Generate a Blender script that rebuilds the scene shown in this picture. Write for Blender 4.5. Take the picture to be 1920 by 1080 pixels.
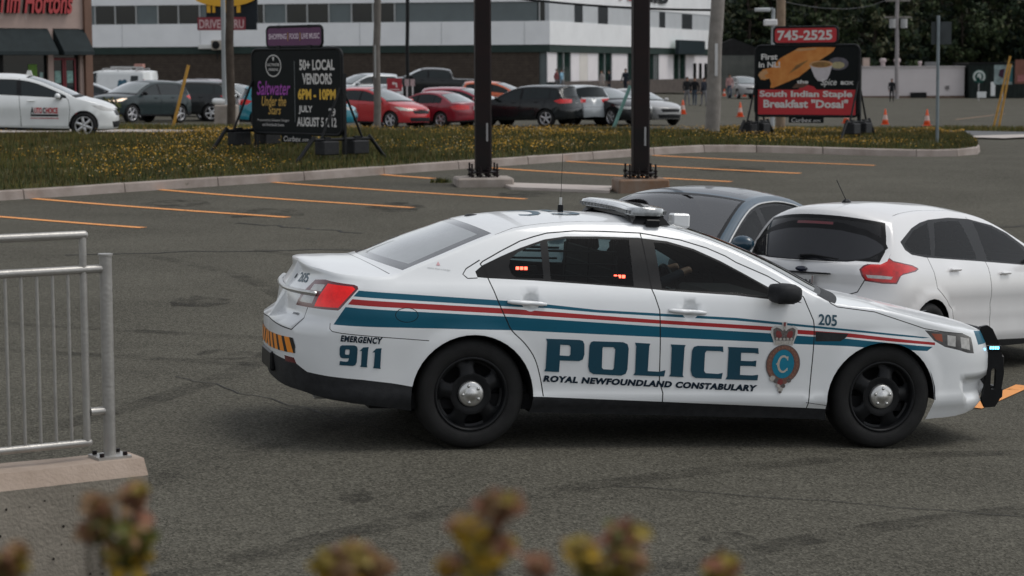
import bpy, math, random
import numpy as np
from mathutils import Vector, Matrix, Quaternion
from mathutils.geometry import delaunay_2d_cdt

for o in list(bpy.data.objects): bpy.data.objects.remove(o)
SC = bpy.context.scene
COL = SC.collection
# ------------------------------------------------------------------ camera
PITCH = math.atan(410/4000.0); ROLL = 0.004; CAM_H = 2.6
cd = bpy.data.cameras.new('camera'); cam = bpy.data.objects.new('camera', cd); COL.objects.link(cam)
cd.sensor_width = 36.0; cd.lens = 75.0; cd.clip_start = 0.1; cd.clip_end = 3000
cam.location = (0, 0, CAM_H)
cam.rotation_euler = (Matrix.Rotation(math.pi/2-PITCH, 3, 'X') @ Matrix.Rotation(-ROLL, 3, 'Z')).to_euler()
cd.dof.use_dof = True; cd.dof.focus_distance = 15.0; cd.dof.aperture_fstop = 4.2; cd.dof.aperture_blades = 8
SC.camera = cam
# ------------------------------------------------------------------ overcast sky and weak soft sun
SUN_EL, SUN_AZ = 62.0, 88.0
w = bpy.data.worlds.new('World'); SC.world = w; w.use_nodes = True
nt = w.node_tree; nt.nodes.clear()
sky = nt.nodes.new('ShaderNodeTexSky'); sky.sky_type = 'NISHITA'; sky.sun_disc = False
sky.sun_elevation = math.radians(SUN_EL); sky.sun_rotation = math.radians(SUN_AZ)
sky.air_density = 1.0; sky.dust_density = 1.5; sky.ozone_density = 1.0
hs = nt.nodes.new('ShaderNodeHueSaturation'); hs.inputs['Saturation'].default_value = 0.22
bg = nt.nodes.new('ShaderNodeBackground'); bg.inputs['Strength'].default_value = 0.15
wo = nt.nodes.new('ShaderNodeOutputWorld')
nt.links.new(sky.outputs[0], hs.inputs['Color']); nt.links.new(hs.outputs[0], bg.inputs['Color']); nt.links.new(bg.outputs[0], wo.inputs['Surface'])
sl = bpy.data.lights.new('sun', 'SUN'); sl.energy = 1.05; sl.angle = math.radians(25); sl.color = (1, 0.96, 0.9)
sun = bpy.data.objects.new('sun', sl); COL.objects.link(sun)
_a = math.radians(SUN_AZ); _e = math.radians(SUN_EL)
_d = Vector((math.sin(_a)*math.cos(_e), math.cos(_a)*math.cos(_e), math.sin(_e)))
sun.rotation_euler = _d.to_track_quat('Z', 'Y').to_euler()
vs = SC.view_settings
vs.view_transform = 'Standard'; vs.look = 'None'; vs.gamma = 1; vs.use_curve_mapping = False; vs.exposure = 0.15
SC.cycles.max_bounces = 8; SC.cycles.transparent_max_bounces = 12
# ------------------------------------------------------------------ helpers
def tag(o, label=None, cat=None, group=None, kind=None):
    if label: o['label'] = label
    if cat: o['category'] = cat
    if group: o['group'] = group
    if kind: o['kind'] = kind
    return o
def thing(name, label, cat, loc=(0, 0, 0), rot=(0, 0, 0), group=None):
    o = bpy.data.objects.new(name, None); COL.objects.link(o); o.empty_display_size = 0.2
    o.location = loc
    if isinstance(rot, Matrix): o.rotation_euler = rot.to_euler()
    else: o.rotation_euler = rot
    return tag(o, label, cat, group)
def holder(name, parent, loc=(0, 0, 0), rot=(0, 0, 0)):
    o = bpy.data.objects.new(name, None); COL.objects.link(o); o.empty_display_size = 0.1
    o.parent = parent; o.location = loc; o.rotation_euler = rot
    return o
def link(name, me, parent=None, loc=(0, 0, 0), rot=(0, 0, 0), label=None):
    o = bpy.data.objects.new(name, me); COL.objects.link(o)
    o.location = loc; o.rotation_euler = rot
    if parent is not None: o.parent = parent
    if label: o['label'] = label
    return o
def copy_tree(o, parent=None):
    c = o.copy(); COL.objects.link(c)
    if parent is not None:
        c.parent = parent; c.matrix_parent_inverse = o.matrix_parent_inverse.copy()
    for ch in list(o.children): copy_tree(ch, c)
    return c

class MB:
    """collects shapes into one mesh"""
    def __init__(s): s.v = []; s.f = []; s.m = []; s.mats = []; s.sm = []
    def mi(s, mat):
        if mat is None: return 0
        if mat not in s.mats: s.mats.append(mat)
        return s.mats.index(mat)
    def add(s, v, f, mat=None, smooth=False, M=None):
        b = len(s.v); k = s.mi(mat)
        if M is not None: v = [tuple(M @ Vector(p)) for p in v]
        s.v += [tuple(p) for p in v]
        for q in f: s.f.append([b+i for i in q]); s.m.append(k); s.sm.append(smooth)
        return s
    def box(s, c, d, mat=None, rot=None, bev=0.0, M=None):
        x, y, z = d[0]/2, d[1]/2, d[2]/2
        if bev > 0:
            b = min(bev, x*.9, y*.9, z*.9); v = []
            for sx in (-1, 1):
                for sy in (-1, 1):
                    for sz in (-1, 1):
                        v += [(sx*(x-b), sy*(y-b), sz*z), (sx*(x-b), sy*y, sz*(z-b)), (sx*x, sy*(y-b), sz*(z-b))]
            I = lambda a, bb, cc, k: ((a > 0)*4+(bb > 0)*2+(cc > 0))*3+k
            f = [[I(-1,-1,1,0),I(1,-1,1,0),I(1,1,1,0),I(-1,1,1,0)],[I(-1,-1,-1,0),I(-1,1,-1,0),I(1,1,-1,0),I(1,-1,-1,0)],
                 [I(-1,-1,-1,1),I(1,-1,-1,1),I(1,-1,1,1),I(-1,-1,1,1)],[I(-1,1,-1,1),I(-1,1,1,1),I(1,1,1,1),I(1,1,-1,1)],
                 [I(-1,-1,-1,2),I(-1,-1,1,2),I(-1,1,1,2),I(-1,1,-1,2)],[I(1,-1,-1,2),I(1,1,-1,2),I(1,1,1,2),I(1,-1,1,2)]]
            for sx in (-1, 1):
                for sy in (-1, 1): f.append([I(sx,sy,-1,1),I(sx,sy,-1,2),I(sx,sy,1,2),I(sx,sy,1,1)])
            for sx in (-1, 1):
                for sz in (-1, 1): f.append([I(sx,-1,sz,0),I(sx,-1,sz,2),I(sx,1,sz,2),I(sx,1,sz,0)])
            for sy in (-1, 1):
                for sz in (-1, 1): f.append([I(-1,sy,sz,0),I(-1,sy,sz,1),I(1,sy,sz,1),I(1,sy,sz,0)])
            for sx in (-1, 1):
                for sy in (-1, 1):
                    for sz in (-1, 1): f.append([I(sx,sy,sz,k) for k in range(3)])
        else:
            v = [(a, b, c_) for a in (-x, x) for b in (-y, y) for c_ in (-z, z)]
            f = [[0,1,3,2],[4,6,7,5],[0,4,5,1],[2,3,7,6],[0,2,6,4],[1,5,7,3]]
        R = Matrix.Translation(c)
        if rot is not None: R = R @ (rot.to_4x4() if isinstance(rot, Matrix) else Matrix.Rotation(rot, 4, 'Z'))
        if M is not None: R = M @ R
        return s.add(v, f, mat, False, R)
    def tube(s, p0, p1, r0, mat=None, r1=None, n=10, cap=True, smooth=True):
        p0 = Vector(p0); p1 = Vector(p1); r1 = r0 if r1 is None else r1
        d = (p1-p0).normalized(); a = d.orthogonal().normalized(); b = d.cross(a)
        v = []
        for p, r in ((p0, r0), (p1, r1)):
            for i in range(n):
                t = 2*math.pi*i/n; v.append(p+a*(r*math.cos(t))+b*(r*math.sin(t)))
        f = [[i, (i+1) % n, n+(i+1) % n, n+i] for i in range(n)]
        s.add(v, f, mat, smooth)
        if cap: s.add(v, [list(range(n))[::-1], list(range(n, 2*n))], mat, False)
        return s
    def path(s, pts, r, mat=None, n=8):
        pts = [Vector(p) for p in pts]; rings = []; prev = None
        for i, p in enumerate(pts):
            d = (pts[min(i+1, len(pts)-1)]-pts[max(i-1, 0)]).normalized()
            a = (prev - d*prev.dot(d)).normalized() if prev is not None and (prev - d*prev.dot(d)).length > 1e-4 else d.orthogonal().normalized()
            prev = a; b = d.cross(a); rr = r[i] if isinstance(r, (list, tuple)) else r
            rings.append([p+a*(rr*math.cos(2*math.pi*k/n))+b*(rr*math.sin(2*math.pi*k/n)) for k in range(n)])
        v = [q for R in rings for q in R]
        f = [[i*n+k, i*n+(k+1) % n, (i+1)*n+(k+1) % n, (i+1)*n+k] for i in range(len(rings)-1) for k in range(n)]
        s.add(v, f, mat, True)
        s.add(rings[0], [list(range(n))[::-1]], mat); s.add(rings[-1], [list(range(n))], mat)
        return s
    def lathe(s, prof, mat=None, n=32, M=None, smooth=True, axis='Y'):
        """prof: (radius, along) revolved about the axis"""
        v = []
        for r, a in prof:
            for i in range(n):
                t = 2*math.pi*i/n
                v.append((r*math.cos(t), a, r*math.sin(t)) if axis == 'Y' else (r*math.cos(t), r*math.sin(t), a))
        f = []
        for j in range(len(prof)-1):
            for i in range(n):
                q = [j*n+i, j*n+(i+1) % n, (j+1)*n+(i+1) % n, (j+1)*n+i]
                f.append(q if axis == 'Y' else q)
        return s.add(v, f, mat, smooth, M)
    def prism(s, pts, d, mat=None, M=None):
        """pts: 2D outline in x,z ; thickness d along y (from 0 to d)"""
        n = len(pts)
        v = [(p[0], 0, p[1]) for p in pts]+[(p[0], d, p[1]) for p in pts]
        f = [list(range(n)), list(range(2*n-1, n-1, -1))]+[[i, n+i, n+(i+1) % n, (i+1) % n] for i in range(n)]
        return s.add(v, f, mat, False, M)
    def ball(s, c, r, mat=None, n=12, m=8):
        r = (r, r, r) if not isinstance(r, (tuple, list)) else r
        v = []; 
        for j in range(m+1):
            a = math.pi*j/m
            for i in range(n):
                t = 2*math.pi*i/n; v.append((c[0]+r[0]*math.sin(a)*math.cos(t), c[1]+r[1]*math.sin(a)*math.sin(t), c[2]+r[2]*math.cos(a)))
        f = [[j*n+i, (j+1)*n+i, (j+1)*n+(i+1) % n, j*n+(i+1) % n] for j in range(m) for i in range(n)]
        return s.add(v, f, mat, True)
    def mesh(s, name):
        me = bpy.data.meshes.new(name)
        me.from_pydata(s.v, [], s.f)
        for m in s.mats: me.materials.append(m)
        me.polygons.foreach_set('material_index', s.m); me.polygons.foreach_set('use_smooth', s.sm)
        me.validate(); me.update()
        return me
    def build(s, name, parent=None, loc=(0, 0, 0), rot=(0, 0, 0), label=None, fix=True):
        me = s.mesh(name)
        if fix: fix_normals(me)
        return link(name, me, parent, loc, rot, label)
def fix_normals(me):
    import bmesh
    bm = bmesh.new(); bm.from_mesh(me); bmesh.ops.recalc_face_normals(bm, faces=bm.faces); bm.to_mesh(me); bm.free()

# ------------------------------------------------------------------ materials
_M = {}
def mat(name, col, rough=0.6, metal=0.0, noise=0.0, nscale=8.0, bump=0.0, bscale=60.0, coat=0.0, emit=None, estr=0.0, spec=None, col2=None, alpha_inside=None, detail=4.0):
    if name in _M: return _M[name]
    m = bpy.data.materials.new(name); m.use_nodes = True; nt = m.node_tree; N = nt.nodes; L = nt.links
    b = N['Principled BSDF']
    b.inputs['Base Color'].default_value = (*col, 1); b.inputs['Roughness'].default_value = rough; b.inputs['Metallic'].default_value = metal
    if spec is None and not coat and not metal and max(col) < .06: spec = .18
    if spec is not None: b.inputs['Specular IOR Level'].default_value = spec
    if coat: b.inputs['Coat Weight'].default_value = coat; b.inputs['Coat Roughness'].default_value = 0.06
    if emit: b.inputs['Emission Color'].default_value = (*emit, 1); b.inputs['Emission Strength'].default_value = estr
    tc = N.new('ShaderNodeTexCoord')
    out = None
    if noise or col2:
        nz = N.new('ShaderNodeTexNoise'); nz.inputs['Scale'].default_value = nscale; nz.inputs['Detail'].default_value = detail; nz.inputs['Roughness'].default_value = 0.6
        L.new(tc.outputs['Object'], nz.inputs['Vector'])
        mx = N.new('ShaderNodeMix'); mx.data_type = 'RGBA'
        c2 = col2 if col2 else tuple(c*(1+noise) for c in col)
        c1 = col if col2 else tuple(c*(1-noise) for c in col)
        mx.inputs['A'].default_value = (*c1, 1); mx.inputs['B'].default_value = (*c2, 1)
        mr = N.new('ShaderNodeMapRange'); mr.inputs['From Min'].default_value = 0.3; mr.inputs['From Max'].default_value = 0.7
        L.new(nz.outputs['Fac'], mr.inputs['Value']); L.new(mr.outputs['Result'], mx.inputs['Factor'])
        L.new(mx.outputs['Result'], b.inputs['Base Color']); out = mx.outputs['Result']
    if alpha_inside is not None:
        g = N.new('ShaderNodeNewGeometry'); mx2 = N.new('ShaderNodeMix'); mx2.data_type = 'RGBA'
        mx2.inputs['A'].default_value = (*col, 1); mx2.inputs['B'].default_value = (*alpha_inside, 1)
        if out is not None: L.new(out, mx2.inputs['A'])
        L.new(g.outputs['Backfacing'], mx2.inputs['Factor']); L.new(mx2.outputs['Result'], b.inputs['Base Color'])
    if bump:
        n2 = N.new('ShaderNodeTexNoise'); n2.inputs['Scale'].default_value = bscale; n2.inputs['Detail'].default_value = 3
        L.new(tc.outputs['Object'], n2.inputs['Vector'])
        bp = N.new('ShaderNodeBump'); bp.inputs['Strength'].default_value = min(1, bump*10); bp.inputs['Distance'].default_value = 0.01
        L.new(n2.outputs['Fac'], bp.inputs['Height']); L.new(bp.outputs['Normal'], b.inputs['Normal'])
    _M[name] = m
    return m
def glass(name, tint=(0.25, 0.3, 0.3), rough=0.03, refl=1.0, ior=1.52):
    """tinted pane: transparent body with a fresnel reflection"""
    if name in _M: return _M[name]
    m = bpy.data.materials.new(name); m.use_nodes = True; nt = m.node_tree; N = nt.nodes; L = nt.links
    N.remove(N['Principled BSDF']); o = N['Material Output']
    t = N.new('ShaderNodeBsdfTransparent'); t.inputs['Color'].default_value = (*tint, 1)
    g = N.new('ShaderNodeBsdfGlossy'); g.inputs['Roughness'].default_value = rough; g.inputs['Color'].default_value = (refl, refl, refl, 1)
    f = N.new('ShaderNodeFresnel'); f.inputs['IOR'].default_value = ior
    mx = N.new('ShaderNodeMixShader')
    L.new(f.outputs[0], mx.inputs[0]); L.new(t.outputs[0], mx.inputs[1]); L.new(g.outputs[0], mx.inputs[2]); L.new(mx.outputs[0], o.inputs['Surface'])
    _M[name] = m
    return m

# ------------------------------------------------------------------ lettering
def text_mesh(txt, bold=0.0, shear=0.0, space=1.0, line=1.0, align='LEFT'):
    """flat lettering as (verts 2D, faces), normalised to its own bounding box"""
    cu = bpy.data.curves.new('letters', 'FONT'); cu.body = txt; cu.offset = bold; cu.shear = shear; cu.space_character = space; cu.space_line = line
    cu.resolution_u = 3; cu.align_x = align
    ob = bpy.data.objects.new('letters', cu); COL.objects.link(ob)
    dg = bpy.context.evaluated_depsgraph_get(); dg.update()
    me = bpy.data.meshes.new_from_object(ob.evaluated_get(dg))
    v = [(p.co.x, p.co.y) for p in me.vertices]; f = [list(p.vertices) for p in me.polygons]
    bpy.data.objects.remove(ob); bpy.data.curves.remove(cu); bpy.data.meshes.remove(me)
    if not v: return [], [], (0, 0)
    x0 = min(p[0] for p in v); x1 = max(p[0] for p in v); y0 = min(p[1] for p in v); y1 = max(p[1] for p in v)
    return [((p[0]-x0)/(x1-x0), (p[1]-y0)/(y1-y0)) for p in v], f, (x1-x0, y1-y0)
def quad_map(bl, br, tr, tl):
    def g(u, v):
        return tuple((bl[i]*(1-u)+br[i]*u)*(1-v)+(tl[i]*(1-u)+tr[i]*u)*v for i in range(len(bl)))
    return g
def poly_tris(polys, h=None):
    """triangulate polygons (first outer, others holes) -> verts, tris ; optional inner lattice spacing h"""
    V = []; E = []
    for P in polys:
        b = len(V); n = len(P)
        for p in P: V.append(Vector(p))
        E += [(b+i, b+(i+1) % n) for i in range(n)]
    if h:
        xs = [p[0] for p in polys[0]]; ys = [p[1] for p in polys[0]]
        x = min(xs)+h/2
        while x < max(xs):
            y = min(ys)+h/2
            while y < max(ys):
                V.append(Vector((x, y))); y += h
            x += h
    v, e, f, *_ = delaunay_2d_cdt(V, E, [], 0, 1e-5)
    v = [(p[0], p[1]) for p in v]; out = []
    for t in f:
        c = (sum(v[i][0] for i in t)/3, sum(v[i][1] for i in t)/3)
        if inpoly(c, polys[0]) and not any(inpoly(c, q) for q in polys[1:]): out.append(list(t))
    return v, out
def inpoly(p, poly):
    x, y = p; r = False; j = len(poly)-1
    for i in range(len(poly)):
        xi, yi = poly[i][0], poly[i][1]; xj, yj = poly[j][0], poly[j][1]
        if (yi > y) != (yj > y) and x < (xj-xi)*(y-yi)/(yj-yi)+xi: r = not r
        j = i
    return r
def inpoly_np(P, poly):
    x = P[:, 0]; y = P[:, 1]; r = np.zeros(len(P), bool); j = len(poly)-1
    for i in range(len(poly)):
        xi, yi = poly[i][0], poly[i][1]; xj, yj = poly[j][0], poly[j][1]
        if yi != yj: r ^= ((yi > y) != (yj > y)) & (x < (xj-xi)*(y-yi)/(yj-yi)+xi)
        j = i
    return r
def ell(cx, cy, rx, ry, n=28, a0=0, a1=360):
    full = abs(a1-a0) >= 360
    return [(cx+rx*math.cos(math.radians(a0+(a1-a0)*i/(n if full else n-1))), cy+ry*math.sin(math.radians(a0+(a1-a0)*i/(n if full else n-1)))) for i in range(n)]
def rrect(x0, z0, x1, z1, r, n=5):
    o = []
    for cx, cz, a in ((x1-r, z1-r, 0), (x0+r, z1-r, 90), (x0+r, z0+r, 180), (x1-r, z0+r, 270)):
        for i in range(n+1):
            t = math.radians(a+90*i/n); o.append((cx+r*math.cos(t), cz+r*math.sin(t)))
    return o
def _noop(): pass
def flat_text(mb, txt, x0, z0, x1, z1, y, m, bold=0.0, shear=0.0, keep=False, M=None, line=1.0, align='LEFT'):
    """lettering in the x-z plane facing -y, stretched into the box"""
    v, f, (w, h) = text_mesh(txt, bold, shear, 1.0, line, align)
    if keep:
        k = min((x1-x0)/w, (z1-z0)/h); cx = (x0+x1)/2; cz = (z0+z1)/2
        x0, x1, z0, z1 = cx-w*k/2, cx+w*k/2, cz-h*k/2, cz+h*k/2
    mb.add([(x0+(x1-x0)*a, y, z0+(z1-z0)*b) for a, b in v], f, m, False, M)
def flat_poly(mb, polys, y, m, M=None):
    v, f = poly_tris(polys)
    mb.add([(a, y, b) for a, b in v], f, m, False, M)

# ---------------------------------------------------------------- car body surface (pure maths)
class Curve:
    """monotone cubic through points (x, y)"""
    def __init__(s, pts):
        pts = sorted(pts)
        s.x = [p[0] for p in pts]; s.y = [p[1] for p in pts]
        n = len(pts); d = [(s.y[i+1]-s.y[i])/(s.x[i+1]-s.x[i]) for i in range(n-1)]
        m = [0.0]*n
        if n > 1: m[0] = d[0]; m[-1] = d[-1]
        for i in range(1, n-1):
            if d[i-1]*d[i] <= 0: m[i] = 0.0
            else:
                h0 = s.x[i]-s.x[i-1]; h1 = s.x[i+1]-s.x[i]
                w1 = 2*h1+h0; w2 = h1+2*h0
                m[i] = (w1+w2)/(w1/d[i-1]+w2/d[i])
        s.m = m
    def __call__(s, t):
        x = s.x
        if t <= x[0]: return s.y[0]
        if t >= x[-1]: return s.y[-1]
        lo, hi = 0, len(x)-1
        while hi-lo > 1:
            k = (lo+hi)//2
            if x[k] <= t: lo = k
            else: hi = k
        h = x[hi]-x[lo]; u = (t-x[lo])/h; u2 = u*u; u3 = u2*u
        return (2*u3-3*u2+1)*s.y[lo]+(u3-2*u2+u)*h*s.m[lo]+(-2*u3+3*u2)*s.y[hi]+(u3-u2)*h*s.m[hi]

class CarSurface:
    """side skin addressed by (s, z): s = distance along the car's side, wrapping round both ends to the centre line"""
    def __init__(c, sp):
        c.sp = sp
        W = sp['W']; tf = sp.get('taper_f', 0.03); tr = sp.get('taper_r', 0.03)
        xf0, xf1, nf = sp['front']      # corner start, nose x, superellipse power
        xr0, xr1, nr = sp['rear']
        pts = []
        N = 40
        def corner(x0, x1, n, w):
            out = []
            for i in range(N+1):
                a = math.pi/2*i/N
                out.append((x0+(x1-x0)*math.sin(a)**(2/n), w*max(math.cos(a), 0)**(2/n)))
            return out
        fr = corner(xf0, xf1, nf, W-tf); rr = corner(xr0, xr1, nr, W-tr)
        sF = [xf0]; 
        for i in range(N): sF.append(sF[-1]+math.hypot(fr[i+1][0]-fr[i][0], fr[i+1][1]-fr[i][1]))
        sR = [xr0]
        for i in range(N): sR.append(sR[-1]-math.hypot(rr[i+1][0]-rr[i][0], rr[i+1][1]-rr[i][1]))
        S = []
        for i in range(N, 0, -1): S.append((sR[i], rr[i]))
        for i in range(31):
            x = xr0+(xf0-xr0)*i/30; u = i/30
            w = W - tr*(1-u)**2*1.0 - tf*u**2
            if i == 0: w = W-tr
            if i == 30: w = W-tf
            S.append((x, (x, w)))
        for i in range(1, N+1): S.append((sF[i], fr[i]))
        c.s0, c.s1 = S[0][0], S[-1][0]
        c.PX = Curve([(a, b[0]) for a, b in S]); c.PY = Curve([(a, b[1]) for a, b in S])
        c.side = Curve(sp['prof_side']); c.pf = Curve(sp['prof_front']); c.pr = Curve(sp['prof_rear'])
        c.ztop = Curve([p for p in sp['ztop']])
        c.xc = Curve([(p[0], p[1]) for p in sp['centre']]); c.zc = Curve([(p[0], p[2]) for p in sp['centre']])
        c.arch = sp.get('arches', []); c.extra = sp.get('extra')
    def normal2(c, s):
        e = 2e-3
        a = max(c.s0, s-e); b = min(c.s1, s+e)
        dx = c.PX(b)-c.PX(a); dy = c.PY(b)-c.PY(a); L = math.hypot(dx, dy) or 1
        return (-dy/L, dx/L) if dx*0 == 0 else (0, 1)
    def P(c, s, z, d=0.0):
        s = min(max(s, c.s0), c.s1)
        nx, ny = c.normal2(s)
        if ny < 0: nx, ny = -nx, -ny
        ws = ny*ny; wf = nx*nx if nx > 0 else 0; wr = nx*nx if nx < 0 else 0
        ins = c.side(z)*ws + c.pf(z)*wf + c.pr(z)*wr
        for (ax, az, r, bulge) in c.arch:
            q = math.hypot(s-ax, z-az)-r
            if -0.02 < q < 0.12: ins -= bulge*(0.5+0.5*math.cos(math.pi*max(q, 0)/0.12))
        if c.extra: ins += c.extra(s, z)
        ins -= d
        x = c.PX(s)-nx*ins; y = c.PY(s)-ny*ins
        if s >= c.s1-1e-6 or s <= c.s0+1e-6: y = 0.0
        return (x, max(y, 0.0), z)
    def N(c, s, z):
        e = 0.012
        s_a, s_b = max(s-e, c.s0+1e-4), min(s+e, c.s1-1e-4)
        a = c.P(s_a, z); b = c.P(s_b, z); p = c.P(s, z-e); q = c.P(s, z+e)
        u = [b[i]-a[i] for i in range(3)]; v = [q[i]-p[i] for i in range(3)]
        n = (u[1]*v[2]-u[2]*v[1], u[2]*v[0]-u[0]*v[2], u[0]*v[1]-u[1]*v[0])
        L = math.sqrt(sum(k*k for k in n)) or 1
        n = (-n[0]/L, -n[1]/L, -n[2]/L)
        return n if n[1] >= -0.2 else (-n[0], -n[1], -n[2])
    def T(c, s, t):
        """top skin: t = 0 at the side edge, 1 on the centre line"""
        e = c.P(s, c.ztop(s)); f = 1-(1-t)**2
        p = c.sp.get('crown', 2.2); g = 1-(1-t)**p
        return (e[0]+(c.xc(s)-e[0])*f, e[1]*(1-t), e[2]+(c.zc(s)-e[2])*g)
    def TN(c, s, t):
        e = 0.012
        a = c.T(max(s-e, c.s0), t); b = c.T(min(s+e, c.s1), t)
        p = c.T(s, max(t-0.02, 0)); q = c.T(s, min(t+0.02, 1.0))
        u = [b[i]-a[i] for i in range(3)]; v = [q[i]-p[i] for i in range(3)]
        n = (u[1]*v[2]-u[2]*v[1], u[2]*v[0]-u[0]*v[2], u[0]*v[1]-u[1]*v[0])
        L = math.sqrt(sum(k*k for k in n)) or 1
        n = (n[0]/L, n[1]/L, n[2]/L)
        if n[2] < 0: n = (-n[0], -n[1], -n[2])
        if t > 0.999: n = (n[0], 0.0, n[2])
        return n
# ------------------------------------------------------------------ building car skins
def dens(P, h, closed=True):
    out = []; n = len(P)
    for i in range(n if closed else n-1):
        a = P[i]; b = P[(i+1) % n]; L = math.hypot(b[0]-a[0], b[1]-a[1]); k = max(1, int(L/h))
        for j in range(k): out.append((a[0]+(b[0]-a[0])*j/k, a[1]+(b[1]-a[1])*j/k))
    if not closed: out.append(P[-1])
    return out
def ribbon(P, w):
    """thin strip round a polyline, as one polygon"""
    L = []; R = []
    for i, p in enumerate(P):
        a = P[max(i-1, 0)]; b = P[min(i+1, len(P)-1)]
        dx, dy = b[0]-a[0], b[1]-a[1]; l = math.hypot(dx, dy) or 1
        L.append((p[0]-dy/l*w/2, p[1]+dx/l*w/2)); R.append((p[0]+dy/l*w/2, p[1]-dx/l*w/2))
    return L+R[::-1]
def smooth_line(P, n=6):
    """Catmull-Rom through points"""
    out = []
    for i in range(len(P)-1):
        p0 = P[max(i-1, 0)]; p1 = P[i]; p2 = P[i+1]; p3 = P[min(i+2, len(P)-1)]
        for k in range(n):
            t = k/n
            out.append(tuple(0.5*(2*p1[d]+(p2[d]-p0[d])*t+(2*p0[d]-5*p1[d]+4*p2[d]-p3[d])*t*t+(3*p1[d]-p0[d]-3*p2[d]+p3[d])*t**3) for d in (0, 1)))
    out.append(P[-1])
    return out
class Parts(dict):
    """part name -> MB-like arrays with analytic normals"""
    def get_part(s, k):
        if k not in s: s[k] = dict(v=[], n=[], f=[], m=[], mats=[])
        return s[k]
    def put(s, part, verts, norms, faces, mats):
        p = s.get_part(part); used = {}
        for f, m in zip(faces, mats):
            q = []
            for i in f:
                if i not in used:
                    used[i] = len(p['v']); p['v'].append(verts[i]); p['n'].append(norms[i])
                q.append(used[i])
            if m not in p['mats']: p['mats'].append(m)
            p['f'].append(q); p['m'].append(p['mats'].index(m))
    def build(s, part, parent, name=None, label=None):
        p = s[part]
        me = bpy.data.meshes.new(name or part)
        me.from_pydata(p['v'], [], p['f'])
        for m in p['mats']: me.materials.append(m)
        me.polygons.foreach_set('material_index', p['m'])
        me.polygons.foreach_set('use_smooth', [True]*len(p['f']))
        me.update()
        me.normals_split_custom_set_from_vertices([Vector(n) for n in p['n']])
        return link(name or part, me, parent, label=label)
def run_cdt(outline, feats, lattice, hb, lines=()):
    V = []; E = []
    def ring(P):
        b = len(V); n = len(P)
        for p in P: V.append(Vector(p))
        for i in range(n): E.append((b+i, b+(i+1) % n))
    ring(outline)
    for f in feats: ring(dens(f['poly'], hb))
    for P in lines:
        b = len(V); V += [Vector(p) for p in P]; E += [(b+i, b+i+1) for i in range(len(P)-1)]
    V += [Vector(p) for p in lattice]
    v, e, f, *_ = delaunay_2d_cdt(V, E, [], 0, 1e-4)
    v = np.array([(p[0], p[1]) for p in v]); f = np.array([list(t) for t in f])
    return v, f
def classify(cen, outline, feats, part0, mat0):
    n = len(cen); part = np.full(n, part0, object); mt = np.full(n, mat0, object)
    keep = inpoly_np(cen, outline)
    for ft in feats:
        k = inpoly_np(cen, ft['poly'])
        if ft.get('only'):
            k &= np.isin(part.astype(str), ft['only'])
        if ft.get('hole'): keep &= ~k
        else:
            if ft.get('part'): part[k] = ft['part']
            if ft.get('mat'): mt[k] = ft['mat']
    return keep, part, mt
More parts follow.
